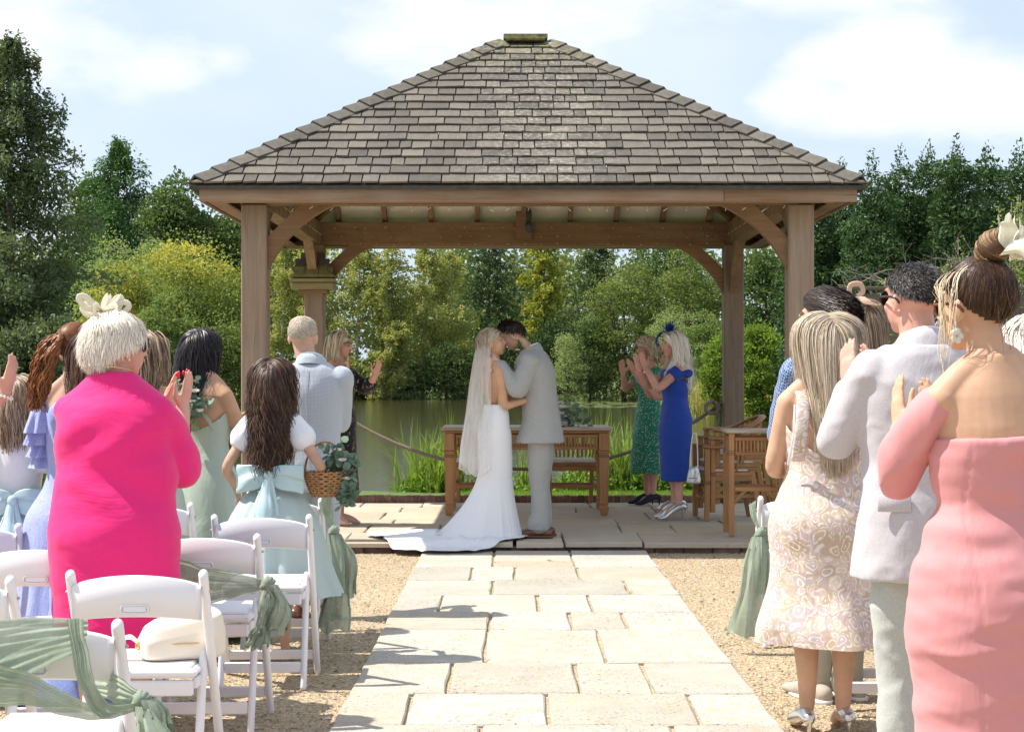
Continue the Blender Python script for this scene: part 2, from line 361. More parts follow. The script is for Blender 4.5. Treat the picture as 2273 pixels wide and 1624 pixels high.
# ---- water
m, n, b, o = newmat('pond_water'); v = coords(n, (1, 1, 1), rnd=False)
f = noiseN(n, v, .35, 3); n.links.new(mixc(n, f, (.042, .040, .016), (.062, .058, .024)), b.inputs['Base Color'])
b.inputs['Roughness'].default_value = .07; b.inputs['IOR'].default_value = 1.33; b.inputs['Specular IOR Level'].default_value = .5
h = noiseN(n, coords(n, (1.0, 2.6, 1), rnd=False), 3.5, 4, .55, .3); bump(n, b, h, .16, .05); WATER = m
mb = MB(); mb.add([(-60, 17.6, -.30), (60, 17.6, -.30), (60, 150, -.30), (-60, 150, -.30)], [(0, 1, 2, 3)]); tag(mb.build('pond_water', WATER), kind='structure')
# lily pads and surface flecks along the far edge
mb = MB()
for i in range(420):
    if i < 300: x = rng.uniform(2.2, 9.5)*1.0; y = rng.uniform(88, 108)
    else: x = rng.uniform(-12, 8); y = rng.uniform(20, 60)**1.0
    if pond_sd(np.array([x]), np.array([y]))[0] > -.4: continue
    r = rng.uniform(.12, .3) if i < 300 else rng.uniform(.01, .03); a = np.arange(7)/7*2*PI
    mb.add(np.stack([x+r*np.cos(a), y+r*np.sin(a), np.full(7, -.292+rng.uniform(0, .004))], -1), [list(range(7))], tone=rng.random())
tag(mb.build('lily_pads', simple('lily_leaf', (.22, .27, .09), .4, tone=.5)), kind='stuff', label='lily pads and flecks floating on the pond', cat='lily pads')

# ---- gravel
m, n, b, o = newmat('gravel_bed'); v = coords(n, rnd=False)
vo = NN(n, 'ShaderNodeTexVoronoi', {'Vector': v, 'Scale': 105.0}); vo2 = NN(n, 'ShaderNodeTexVoronoi', {'Vector': v, 'Scale': 62.0})
rc = NN(n, 'ShaderNodeSeparateColor', {0: vo.outputs['Color']}); rc2 = NN(n, 'ShaderNodeSeparateColor', {0: vo2.outputs['Color']})
ST = ((.0, (.11, .08, .055)), (.2, (.27, .19, .11)), (.4, (.38, .27, .15)), (.6, (.50, .36, .19)), (.8, (.54, .43, .27)), (.93, (.58, .52, .43)), (1, (.22, .20, .18)))
c = mixc(n, .4, ramp(n, rc.outputs[0], ST), ramp(n, rc2.outputs[1], ST)); c = mixc(n, ramp(n, noiseN(n, v, .9, 3), ((.35, 0), (.7, .35))), c, (.56, .44, .28))
dk = NN(n, 'ShaderNodeMapRange', {0: vo.outputs['Distance'], 1: .0, 2: .55, 3: 0, 4: 1.0})
n.links.new(c, b.inputs['Base Color']); b.inputs['Roughness'].default_value = .8
inv = NN(n, 'ShaderNodeMath', {0: 1.0, 1: dk.outputs[0]}, operation='SUBTRACT'); bump(n, b, inv.outputs[0], .9, .006); GRAVEL = m
mb = MB(); mb.add([(-16, -6, 0), (16, -6, 0), (16, 12.93, 0), (-16, 12.93, 0)], [(0, 1, 2, 3)]); gob = tag(mb.build('gravel', GRAVEL), kind='structure')
PATHX = (-.72, 1.07)
def pebbles():
    N = 42000; d = 5.0+8.0*rng.random(N)**1.2; x = np.where(rng.random(N) < .45, rng.uniform(-2.4, -.70, N), rng.uniform(1.05, 2.9, N))
    jt = rng.random(N) < .10; x = np.where(jt, rng.uniform(-.7, 1.05, N), x); d = np.minimum(d, 12.9)
    r = rng.uniform(.0035, .0075, N)*(1+(rng.random(N) < .03)*1.1); ln = rng.uniform(.8, 1.5, N); a = rng.uniform(0, 2*PI, N)
    B = np.array([(1, 0, 0), (0, 1, 0), (-1, 0, 0), (0, -1, 0), (0, 0, .8), (0, 0, -.8)])
    v = B[None]*r[:, None, None]*np.stack([ln, 1/ln, np.full(N, .75)], -1)[:, None]*(1+rng.uniform(-.25, .25, (N, 6, 1)))
    c, s = np.cos(a)[:, None], np.sin(a)[:, None]; v = np.stack([v[..., 0]*c-v[..., 1]*s, v[..., 0]*s+v[..., 1]*c, v[..., 2]], -1)
    v += np.stack([x, d, np.full(N, .003)], -1)[:, None]; F = np.array([(0,1,4),(1,2,4),(2,3,4),(3,0,4)]); f = (F[None]+np.arange(N)[:, None, None]*6).reshape(-1, 3)
    mb = MB(); mb.add(v, f, tone=np.repeat(rng.random(N), 4)); return mb
m, n, b, o = newmat('pebble_stone'); a = NN(n, 'ShaderNodeAttribute', attribute_name='tone'); n.links.new(ramp(n, a.outputs['Fac'], ST), b.inputs['Base Color']); b.inputs['Roughness'].default_value = .6
tag(pebbles().build('gravel_stones', m, smooth=False), kind='stuff', label='loose golden gravel stones lying either side of the flagstone path', cat='gravel')

# ---- flagstones
def stonemat(name, pal, pit=.5, sat=1.0):
    m, n, b, o = newmat(name); v = coords(n); b.inputs['Roughness'].default_value = .78; b.inputs['Specular IOR Level'].default_value = .25
    oi = NN(n, 'ShaderNodeObjectInfo'); c = ramp(n, oi.outputs['Random'], [(i/(len(pal)-1), p) for i, p in enumerate(pal)])
    f = noiseN(n, v, 2.6, 6, .62, .8); c = mixc(n, ramp(n, f, ((.35, 0), (.7, .5))), c, [x*.72 for x in pal[0]])
    big = noiseN(n, v, 5.0, 5, .7, 1.5); c = mixc(n, ramp(n, big, ((.5, 0), (.68, .5))), c, (.50, .36, .22))
    dots = noiseN(n, v, 75, 3, .6); area = noiseN(n, v, 1.7, 3)
    dm = NN(n, 'ShaderNodeMath', {0: ramp(n, dots, ((.60, 0), (.64, 1))), 1: ramp(n, area, ((.38, 0.05), (.62, 1.0)))}, operation='MULTIPLY')
    dm2 = NN(n, 'ShaderNodeMath', {0: dm.outputs[0], 1: pit}, operation='MULTIPLY'); c = mixc(n, dm2.outputs[0], c, (.13, .12, .11))
    vein = noiseN(n, coords(n, (1.2, 5, 1)), 2.0, 6, .7, 1.0); c = mixc(n, ramp(n, vein, ((.492, 0), (.5, .35), (.508, 0))), c, (.35, .25, .17))
    n.links.new(c, b.inputs['Base Color'])
    hh = NN(n, 'ShaderNodeMath', {0: noiseN(n, v, 9, 8, .7), 1: dm.outputs[0]}, operation='SUBTRACT'); bump(n, b, hh.outputs[0], .55, .012); return m
PATHM = stonemat('path_sandstone', [(.42, .39, .33), (.49, .43, .34), (.53, .50, .44), (.45, .41, .35), (.51, .48, .42), (.47, .38, .28)], .95)
PATM = stonemat('patio_sandstone', [(.56, .46, .33), (.48, .40, .31), (.60, .52, .41), (.53, .43, .29), (.46, .42, .35), (.58, .48, .36)], .45)
def slab(x0, x1, y0, y1, ztop, th, parent, mat, rough=.006):
    g = .0045; gx = .009 if ztop < .05 else .007; x0 += gx; x1 -= gx; y0 += g; y1 -= g; P = []
    for (a, b2, c, d, k) in ((x0, y0, x1, y0, 4), (x1, y0, x1, y1, 3), (x1, y1, x0, y1, 4), (x0, y1, x0, y0, 3)):
        for i in range(k): t = i/k; P.append((a+(c-a)*t, b2+(d-b2)*t))
    P = np.array(P); cen = P.mean(0); P = P+rng.uniform(-rough, rough, P.shape); N = len(P)
    zt = ztop+rng.uniform(-.003, .003); tx, ty = rng.uniform(-.0025, .0025, 2)
    ins = P+(cen-P)/np.linalg.norm(cen-P, axis=1)[:, None]*rng.uniform(.006, .014, (N, 1))
    z = lambda q: zt+(q[:, 0]-cen[0])*tx+(q[:, 1]-cen[1])*ty
    v = np.vstack([np.column_stack([P, z(P)-th]), np.column_stack([P, z(P)-.007]), np.column_stack([ins, z(ins)])]); v -= np.array([cen[0], cen[1], 0])
    mb = MB(); mb.add(v, grid_faces(3, N), [list(range(2*N, 3*N))]); return mb.build('paving_slab', mat, parent, loc=(cen[0], cen[1], 0))
mb = MB(); mb.box(((PATHX[0]+PATHX[1])/2, 8.2, -.012), (1.77, 9.4, .052)); path = tag(mb.build('path', GRAVEL), kind='structure')
def zr(zy): return HC*FD/((1180+zy/2.0664)/1.1-HY)
def zx(zx_, zy): return ((800+zx_/2.0664)/1.1-CX)/(((1180+zy/2.0664)/1.1-HY)/HC)
rows = [(352, 410, [835, 1235], True), (410, 440, [838, 1250], True), (440, 508, [720, 945, 1275], 0), (508, 583, [830, 1525], 0), (583, 672, [560, 1065, 1335], 0), (672, 762, [815, 1235, 1520], 0), (762, 932, [790, 1410], 0), (932, 1092, [600, 1275, 1645], 0), (1092, 1252, [385, 1120, 1890], 0)]
for (a, b2, js, fl) in rows:
    y1, y0 = zr(a), zr(b2)
    if a == 352: y1 = 12.88
    zm = b2-10; X = [PATHX[0]]+[zx(j, zm) for j in js]+[PATHX[1]]
    for i in range(len(X)-1):
        if fl and a == 352 and i != 1: slab(X[i], X[i+1], zr(440), y1, .03, .045, path, PATHM)
        elif fl and a == 410 and i != 1: continue
        else: slab(X[i], X[i+1], y0, y1, .03, .045, path, PATHM)
y = zr(1252)
while y > 4.0:
    h = rng.choice([.45, .6]); x = PATHX[0]
    while x < PATHX[1]-.05:
        wd = rng.choice([.45, .6, .75]); x1 = min(x+wd, PATHX[1]); x1 = PATHX[1] if PATHX[1]-x1 < .25 else x1
        slab(x, x1, y-h, y, .03, .045, path, PATHM); x = x1
    y -= h
# ---- patio
PX0, PX1 = -4.2, 4.3
mb = MB(); mb.box(((PX0+PX1)/2, 15.02, .01), (PX1-PX0-.06, 4.1, .07)); patio = tag(mb.build('patio', simple('mortar', (.30, .26, .21), .9, .3, 20, .4, 80, .01)), kind='structure')
prow = [12.88, 13.72, 14.46, 15.0, 15.76, 16.35, 17.0]; first = [(-4.2), -3.5, -2.7, -2.0, -1.35, -.62, .02, .42, 1.05, 2.05, 2.75, 3.5, 4.3]
for i in range(6):
    if i == 0: X = first
    else:
        X = [PX0]; 
        while X[-1] < PX1-.3: X.append(min(PX1, X[-1]+rng.choice([.46, .62, .78, .95, 1.1])))
        if X[-1] < PX1: X[-1] = PX1
    for j in range(len(X)-1): slab(X[j], X[j+1], prow[i], prow[i+1], .09, .038, patio, PATM, .009)
BRK = simple('patio_brick', (.20, .115, .085), .85, .45, 14, .6, 60, .006, objvar=.35); BRK2 = simple('kerb_brick', (.25, .13, .09), .85, .4, 14, .6, 60, .006, objvar=.35)
for i in range(int((PX1-PX0)/.232)):
    x = PX0+.116+i*.232; mb = MB(); mb.box((0, 0, 0), (.222, .10, .062), bev=.006); mb.build('brick', BRK, patio, loc=(x, 12.985+rng.uniform(-.004, .004), .016+rng.uniform(-.003, .003)), rot=(0, 0, rng.uniform(-.02, .02)))
kb = MB(); kb.box((0, 0, 0), (.0715, .13, .075), bev=.007); kme = kb.mesh('kerb_brick'); kme.materials.append(BRK2)
mb = MB(); mb.box((GX, 17.075, .112), (6.9, .118, .07)); kerb = tag(mb.build('kerb', bpy.data.materials['mortar']), kind='structure')
for i in range(90): link('brick', kme, None, kerb, (GX-3.4+i*.0755, 17.075+rng.uniform(-.004, .004), .122+rng.uniform(-.004, .004)), (rng.uniform(-.03, .03), 0, rng.uniform(-.03, .03)))
# lawn strip
LAWN = simple('lawn', (.10, .17, .025), .9, .35, 9, .8, 120, .02)
mb = MB(); xs_ = np.linspace(-3.6, 4.6, 42); 
v = []; 
for x in xs_: ye = 18.9+.12*math.sin(x*2.3); v += [(x, 17.145, .082), (x, 18.2, .088), (x, ye, .07), (x, ye+.12, -.1)]
mb.add(v, grid_faces(len(xs_), 4, False)[:, ::-1]); tag(mb.build('lawn', LAWN, smooth=True), kind='structure')

# ================================================================ PAVILION
OAK = woodmat('weathered_oak_upright', (.215, .158, .112), (.325, .255, .195), 2, 1.0, streak=(.30, .19, .12)); OAKX = woodmat('oak_rail_x', (.19, .112, .062), (.29, .185, .11), 0, 1.0, streak=(.20, .10, .05)); OAKY = woodmat('oak_rail_y', (.20, .12, .07), (.30, .20, .12), 1, 1.0)
SH = []
for k, (a, b2) in enumerate((((.105, .092, .074), (.165, .148, .124)), ((.09, .080, .066), (.15, .135, .114)), ((.125, .106, .084), (.19, .168, .14)))):
    m, n, b, o = newmat('cedar_shingle%d' % k); b.inputs['Roughness'].default_value = .85; b.inputs['Specular IOR Level'].default_value = .2
    f = noiseN(n, coords(n, (55, 5, 5)), 1, 5, .65, .4); c = mixc(n, f, a, b2)
    pf = noiseN(n, coords(n, (1, 1, 1), rnd=False), 5.0, 4, .6); c = mixc(n, ramp(n, pf, ((.4, 0), (.75, .45))), c, [x*.55 for x in a])
    lich = noiseN(n, coords(n, (1, 1, 1)), 26, 5, .7); gx = NN(n, 'ShaderNodeSeparateXYZ', {0: NN(n, 'ShaderNodeNewGeometry').outputs['Position']})
    ax = NN(n, 'ShaderNodeMath', {0: gx.outputs[0], 1: GX+.1}, operation='SUBTRACT'); ax = NN(n, 'ShaderNodeMath', {0: ax.outputs[0]}, operation='ABSOLUTE'); cen = NN(n, 'ShaderNodeMapRange', {0: ax.outputs[0], 1: .15, 2: .75, 3: .75, 4: .10})
    lm = NN(n, 'ShaderNodeMath', {0: ramp(n, lich, ((.5, 0), (.66, 1))), 1: cen.outputs[0]}, operation='MULTIPLY'); c = mixc(n, lm.outputs[0], c, (.38, .35, .29))
    mo = NN(n, 'ShaderNodeMapRange', {0: gx.outputs[2], 1: 4.1, 2: 4.55, 3: 0, 4: 1}); mm = NN(n, 'ShaderNodeMath', {0: ramp(n, noiseN(n, coords(n, (1, 1, 1)), 18, 4, .7), ((.52, 0), (.62, 1))), 1: mo.outputs[0]}, operation='MULTIPLY'); c = mixc(n, mm.outputs[0], c, (.24, .23, .05))
    oi = NN(n, 'ShaderNodeObjectInfo'); c = mixc(n, 1.0, c, NN(n, 'ShaderNodeMapRange', {0: oi.outputs['Random'], 3: .78, 4: 1.18}).outputs[0], 'MULTIPLY')
    n.links.new(c, b.inputs['Base Color']); bump(n, b, f, .5, .004); SH.append(m)
DK = simple('shingle_edge', (.07, .062, .05), .9, .3, 20)
MOSS = simple('mossy_shingle', (.16, .15, .05), .9, .5, 22, .6, 60, .006)
pav = thing('wedding_pavilion', 'open oak pavilion with four posts and hipped cedar shingle roof standing on the patio', 'pavilion', (GX, 15.07, 0))
HWX, HWY, ZE, ZR = 2.635, 2.41, 2.90, 4.50; RL = HWX-HWY; PXh, PYh = 2.195, 1.97
def pm(c, size, mat, name='beam', bev=.006, R=None):
    mb = MB(); mb.box((0, 0, 0), size, bev=bev); o = mb.build(name, mat, pav, loc=c)
    if R is not None: o.rotation_euler = R
    return o
for sx in (-1, 1):
    for sy in (-1, 1):
        pm((sx*PXh, sy*PYh, 1.44), (.205, .205, 2.70), OAK, 'post', .01)
for sy in (-1, 1): pm((0, sy*PYh, 2.905), (4.62, .15, .235), OAKX, 'beam')
for sx in (-1, 1): pm((sx*PXh, 0, 2.90), (.15, 3.78, .225), OAKY, 'beam')
def brace(px, py, dx, dy):
    th = .095/2; top = []; bot = []
    for t in np.linspace(0, 1, 9): 
        top.append((.0+.28*t, -.27*(1-t))); a = (0, -.55); c = (.17, -.17); e = (.55, 0)
        bot.append(((1-t)**2*a[0]+2*t*(1-t)*c[0]+t*t*e[0], (1-t)**2*a[1]+2*t*(1-t)*c[1]+t*t*e[1]))
    mb = MB(); v = []
    for s in (-th, th):
        for (u, w2) in top+bot: v.append((px+dx*(u+.09)+dy*0+(s if dx == 0 else 0), py+dy*(u+.09)+(s if dx != 0 else 0), 2.792+w2))
    n9 = 9; f = []
    for i in range(8):
        f += [(i, i+1, n9+i+1, n9+i), (18+i, 18+n9+i, 18+n9+i+1, 18+i+1), (i, 18+i, 18+i+1, i+1), (n9+i, n9+i+1, 18+n9+i+1, 18+n9+i)]
    f += [(0, n9, 18+n9, 18), (8, 26, 35, 17)]
    mb.add(v, f); mb.build('brace', OAKX if dx else OAKY, pav)
for sx in (-1, 1):
    for sy in (-1, 1): brace(sx*PXh, sy*PYh, -sx, 0); brace(sx*PXh, sy*PYh, 0, -sy)
# fascia boards
FX, FY, fz = HWX-.055, HWY-.055, 2.832
FAS = woodmat('fascia_wood', (.20, .118, .068), (.33, .215, .135), 0, .8, streak=(.36, .29, .23)); FASY = woodmat('fascia_wood_y', (.19, .12, .08), (.30, .20, .14), 1, .8)
pm((-.52, -FY, fz), (2*FX-1.05, .032, .108), FAS, 'fascia'); pm((FX-.525+.003, -FY+.003, fz-.002), (1.045, .032, .108), FAS, 'fascia'); pm((0, FY, fz), (2*FX, .032, .108), FAS, 'fascia')
for sx in (-1, 1): pm((sx*(FX-.018), 0, fz-.001), (.032, 2*FY-.04, .108), FASY, 'fascia')
for sx in (-1, 1): pm((sx*(FX-.11), 0, fz-.035), (.14, 2*FY-.08, .018), FASY, 'soffit_board')
for sy in (-1, 1): pm((0, sy*(FY-.11), fz-.037), (2*FX-.3, .14, .018), FAS, 'soffit_board')
# slopes: underlay (cream below) and rafters
CREAM = simple('cream_underlay', (.78, .75, .66), .85, .12, 3)
def slope_pt(side, a, t, off=0.0):
    """a = signed distance along the eave, t = 0 eave .. 1 ridge; off = height above the plane"""
    sl = ZR-ZE
    if side in ('f', 'b'):
        s = -1 if side == 'f' else 1; n_ = nrm((0, s*sl, HWY)); p = np.array((a, s*HWY*(1-t), ZE+sl*t))
    else:
        s = -1 if side == 'l' else 1; n_ = nrm((s*sl, 0, HWY)); p = np.array((s*(HWX-HWY*t), a, ZE+sl*t))
    return p+n_*off
for side in 'fblr':
    h0 = HWX if side in 'fb' else HWY; h1 = RL if side in 'fb' else .001; tt = .035
    v = [slope_pt(side, -h0+HWY*tt, tt, -.012), slope_pt(side, h0-HWY*tt, tt, -.012), slope_pt(side, h1, 1, -.012), slope_pt(side, -h1, 1, -.012)]
    v2 = [q-np.array((0, 0, .03)) for q in v]
    mb = MB(); mb.add(v+v2, [(0, 1, 2, 3), (4, 7, 6, 5), (0, 4, 5, 1), (1, 5, 6, 2), (2, 6, 7, 3), (3, 7, 4, 0)]); mb.build('roof_underlay', CREAM, pav)
    k = int(h0/.49); 
    for i in range(-k, k+1):
        a = i*.487
        if abs(a) > h0-.25: continue
        tmax = min(1.0, (h0-abs(a))/HWY)-.03
        A = slope_pt(side, a, .03, -.092); B = slope_pt(side, a, tmax, -.092)
        mb = MB(); up = (0, 0, 1); mb.beam(A, B, .05, .09, up); mb.build('rafter', OAKY if side in 'fb' else OAKX, pav)
for sx in (-1, 1):
    for sy in (-1, 1):
        mb = MB(); mb.beam((sx*(HWX-.08), sy*(HWY-.08), ZE-.05), (sx*RL, 0, ZR-.10), .055, .14); mb.build('hip_rafter', OAKX, pav)
pm((0, PYh-.10, 2.98), (.17, .05, .30), OAKX, 'wood_block')
# shingles: the front slope one by one
NR = 19; SLEN = math.hypot(HWY, ZR-ZE); nobj = 0; extra = MB(); cand = []
for r in range(NR):
    t0 = r/NR; t1 = min((r+1.28)/NR, 1.0); hb = HWX-HWY*t0; hu = HWX-HWY*t1; x = -hb
    if r % 2: x -= .06
    while x < hb-.02:
        wd = rng.choice([.105, .13, .155, .18, .215, .245])*rng.uniform(.93, 1.07); x1 = min(x+wd, hb); x0 = max(x, -hb)
        if x1 > hb-.06: x1 = hb
        if x1-x0 > .015: cand.append((r, t0, t1, x0, x1, hb, hu))
        x = x1
rank = sorted(cand, key=lambda c: -(c[4]-c[3])*(1-.2*c[1])); big = set(id(c) for c in rank[:300])
def shingle_mesh(side, t0, t1, x0, x1, hb, hu, mb, c0):
    g = .0055; th = rng.uniform(.012, .017); lift = rng.uniform(.0, .004); sk = rng.uniform(-.006, .006)/SLEN; w1 = t0-rng.uniform(0, .006)/SLEN
    cl = lambda q, h: max(-h, min(h, q))
    C = [(x0+g, w1+sk), (x1-g, w1-sk), (cl(x1-g, hu), t1), (cl(x0+g, hu), t1)]
    if side == 'f' or side == 'b': pass
    b0, b1 = .019+lift, .001
    v = [slope_pt(side, C[0][0], C[0][1], b0), slope_pt(side, C[1][0], C[1][1], b0+rng.uniform(-.002, .003)), slope_pt(side, C[2][0], C[2][1], b1), slope_pt(side, C[3][0], C[3][1], b1)]
    up = slope_pt(side, 0, 0, 1)-slope_pt(side, 0, 0, 0); t = [q+up*th for q in v]; V = np.array(v+t)-c0
    mb.add(V, [(4, 5, 6, 7), (0, 1, 5, 4), (1, 2, 6, 5), (2, 3, 7, 6), (3, 0, 4, 7)], tone=rng.random())
for c in cand:
    r, t0, t1, x0, x1, hb, hu = c
    if id(c) in big:
        mb = MB(); cc = slope_pt('f', (x0+x1)/2, t0); shingle_mesh('f', t0, t1, x0, x1, hb, hu, mb, cc); mb.build('shingle', SH[rng.integers(0, 3)], pav, loc=cc)
    else: shingle_mesh('f', t0, t1, x0, x1, hb, hu, extra, np.zeros(3))
for side in 'blr':
    h0 = HWX if side == 'b' else HWY
    for r in range(NR):
        t0 = r/NR; t1 = min((r+1.28)/NR, 1.0); hb = h0-HWY*t0; hu = max(.001, h0-HWY*t1); x = -hb
        while x < hb-.02:
            x1 = min(x+rng.uniform(.11, .24), hb); shingle_mesh(side, t0, t1, x, x1, hb, hu, extra, np.zeros(3)); x = x1
tag(extra.build('shingle', SH[1], pav), kind='stuff')
# dark double starter course under the eave, then hip tiles and ridge cap
for side in 'fblr':
    h0 = HWX if side in 'fb' else HWY; mb = MB()
    A = [slope_pt(side, -h0-.01, -.006, -.030), slope_pt(side, h0+.01, -.006, -.030), slope_pt(side, h0-.1, .06, -.028), slope_pt(side, -h0+.1, .06, -.028)]; B = [q+np.array((0, 0, .033)) for q in A]
    mb.add(A+B, [(0, 3, 2, 1), (4, 5, 6, 7), (0, 1, 5, 4), (1, 2, 6, 5), (2, 3, 7, 6), (3, 0, 4, 7)]); mb.build('eave_course', DK, pav)
HT = 20
for sx in (-1, 1):
    for sy in (-1, 1):
        A = np.array((sx*(HWX-.05), sy*(HWY-.05), ZE+.033)); B = np.array((sx*RL, 0, ZR)); hd = B-A; fr = -sy
        e1 = np.array((-sx, 0, 0.)); e2 = np.array((0, -sy, 0.))                      # along the two eaves
        n1 = nrm((0, sy*(ZR-ZE), HWY)); n2 = nrm((sx*(ZR-ZE), 0, HWY))
        d1 = nrm(e1-hd/np.linalg.norm(hd)*(e1@hd)/np.linalg.norm(hd)); d2 = nrm(e2-hd/np.linalg.norm(hd)*(e2@hd)/np.linalg.norm(hd))
        d1 = nrm(d1-n1*(d1@n1)); d2 = nrm(d2-n2*(d2@n2)); n12 = nrm(n1+n2)
        for i in range(HT):
            p0 = A+hd*(i/HT)-hd*.004; p1 = A+hd*min(1, (i+1.22)/HT); o0, o1 = .050, .026; wd = .105+rng.uniform(-.004, .004); th = .014
            jig = rng.uniform(-.003, .003)
            def sec(p, of): return [p+d1*wd+n1*(of-.012), p+n12*(of+jig), p+d2*wd+n2*(of-.012), p+d1*wd+n1*(of-.012+th), p+n12*(of+th*1.2+jig), p+d2*wd+n2*(of-.012+th)]
            v = np.array(sec(p0, o0)+sec(p1, o1)); c0 = (p0+p1)/2
            mb = MB(); mb.add(v-c0, [(3, 4, 10, 9), (4, 5, 11, 10), (0, 6, 7, 1), (1, 7, 8, 2), (0, 1, 4, 3), (1, 2, 5, 4), (0, 3, 9, 6), (2, 8, 11, 5), (6, 9, 10, 7), (7, 10, 11, 8)]); mb.build('hip_tile', SH[rng.integers(0, 2)], pav, loc=c0)
pm((0, 0, ZR+.055), (.41, .16, .045), simple('mossy_ridge', (.24, .22, .12), .9, .55, 16, .6, 50, .006), 'ridge_cap', .006)
pm((0, 0, ZR+.022), (.36, .24, .028), MOSS, 'ridge_cap', .005)
# ---- hanging black speaker
hs = thing('hanging_speaker', 'slim black speaker hanging from the middle of the front beam of the pavilion', 'speaker', W(1173.5, 455, 13.12))
BLK = simple('black_plastic', (.012, .012, .013), .5, .2, 30); MET = simple('brushed_steel', (.5, .5, .5), .35, metal=1.0)
mb = MB(); tube(mb, [(0, 0, 0.01), (0, 0, -.05)], .006, 8); mb.build('mount', MET, hs, smooth=True)
mb = MB(); tube(mb, [(0, 0, -.045), (0, 0, -.14)], .021, 16); mb.build('body', BLK, hs, smooth=True)
mb = MB(); tube(mb, [(0, 0, -.13), (0, 0, -.165), (0, 0, -.20)], [.022, .032, .029], 16, n=8); mb.build('head', BLK, hs, smooth=True)
# ---- fairy lights
mb = MB(); bl = MB()
def wire(P, r=.0022): tube(mb, P, r, 4, capr=False)
yb = 15.07+PYh-.085
for i in range(24):
    x = GX-2.0+i*.172; k = .03*math.sin(i*2.1); P = [(x, yb+.01, 3.02), (x+.03+k, yb-.012, 2.96), (x+.10+k, yb-.012, 2.87), (x+.12, yb-.012, 2.79), (x+.14, yb+.02, 2.778)]
    wire(spline(P, 9)); 
    for q in (1, 2, 3): p = np.array(P[q]); tube(bl, [p, p+np.array((rng.uniform(-.02, .02), -.02, rng.uniform(-.02, .01)))], .003, 5)
yf = 15.07-FY-.006
for i in range(26):
    x = GX-1.9+i*.155; P = [(x, yf+.09, 2.773), (x+.05, yf+.07, 2.745+rng.uniform(-.02, .01)), (x+.10, yf+.08, 2.768), (x+.155, yf+.09, 2.773)]; wire(spline(P, 8), .0018)
    p = np.array(P[1]); tube(bl, [p, p+np.array((rng.uniform(-.03, .03), -.02, -.02))], .0028, 5)
for sx in (-1, 1):
    for i in range(12):
        y = 13.5+i*.28; x = GX+sx*PXh-sx*.085; P = [(x, y, 3.0), (x-sx*.004, y+.05, 2.88), (x+sx*.0, y+.10, 2.775), (x+sx*.08, y+.13, 2.770)]; wire(spline(P, 8)); p = np.array(P[1]); tube(bl, [p, p+np.array((-sx*.02, 0, -.02))], .003, 5)
fl = thing('fairy_lights', 'unlit string of fairy lights wound round the pavilion beams', 'string lights', (0, 0, 0))
tag(mb.build('wire', simple('light_wire', (.20, .15, .09), .6), fl), kind='stuff'); tag(bl.build('bulb', simple('bulb_clear', (.75, .68, .5), .2), fl), kind='stuff')
# ---- small mossy shingled box on the rear left post
bx = thing('shingled_box', 'small mossy box with a shingled roof fixed round the rear left post of the pavilion', 'box', (GX-PXh, 16.93, 0))
def bpart(c, s, mat, nm, R=None, bev=.004): mb = MB(); mb.box((0, 0, 0), s, bev=bev); o = mb.build(nm, mat, bx, loc=c); o.rotation_euler = R or (0, 0, 0); return o
MW = woodmat('mossy_wood', (.24, .20, .10), (.36, .33, .20), 0, 1.0, streak=(.30, .24, .07))
bpart((0, .02, 2.345), (.44, .30, .07), MW, 'panel'); bpart((0, -.01, 2.405), (.455, .34, .035), MW, 'panel'); bpart((0, .0, 2.45), (.46, .36, .028), MOSS, 'panel')
for r, (z, wd, ks) in enumerate(((2.515, .44, 3), (2.60, .36, 3), (2.665, .26, 2))):
    for i in range(ks): bpart((-wd/2+wd*(i+.5)/ks, -.15+r*.045, z-.01), (wd/ks-.006, .012, .095), SH[r % 3] if r else MOSS, 'shingle', (-.55, 0, 0), .002)
bpart((0, .06, 2.56), (.20, .20, .16), MW, 'panel'); bpart((0, .03, 2.29), (.30, .25, .035), OAKX, 'panel')
# ================================================================ TREES AND PLANTS
def leafcloud(mb, P, L, Wd, tone, droop=0.0, outdir=None, upb=.35):
    N = len(P); a = rng.normal(size=(N, 3)); a[:, 2] -= droop
    if outdir is not None: a += outdir*1.2
    a /= np.linalg.norm(a, axis=1)[:, None]; b = rng.normal(size=(N, 3)); nn = rng.normal(size=(N, 3)); nn[:, 2] += upb*2
    b = np.cross(a, nn); b /= np.linalg.norm(b, axis=1)[:, None]+1e-9
    l = (L*rng.uniform(.6, 1.25, N))[:, None]/2; w_ = (Wd*rng.uniform(.6, 1.25, N))[:, None]/2
    v = np.stack([P-a*l, P+b*w_-a*l*.2, P+a*l, P-b*w_-a*l*.2], 1).reshape(-1, 3)
    mb.add(v, np.arange(N*4).reshape(N, 4), tone=np.clip(tone, 0, 1))
BARK = simple('bark_brown', (.10, .075, .055), .9, .4, 12, .8, 40, .02); BARKB = simple('bark_birch', (.42, .40, .35), .8, .5, 9, .4, 30, .01); TWIG = simple('dry_twig', (.22, .19, .15), .9, .3, 20)
def trunkmesh(root, h, r, mat, lean=(0, 0), limbs=(), name='trunk'):
    mb = MB(); P = [(0, 0, -.3), (lean[0]*.2, lean[1]*.2, h*.3), (lean[0]*.6, lean[1]*.6, h*.65), (lean[0], lean[1], h)]
    tube(mb, P, [r, r*.75, r*.45, r*.1], 7, n=9, capr=False)
    for (a, b, rr) in limbs:
        a = np.array(a); b = np.array(b); mid = (a+b)/2+np.array((0, 0, -.08*np.linalg.norm(b-a))); tube(mb, [a, mid, b], [rr, rr*.7, rr*.25], 5, n=5, capr=False)
    return mb.build(name, mat, root, smooth=True)
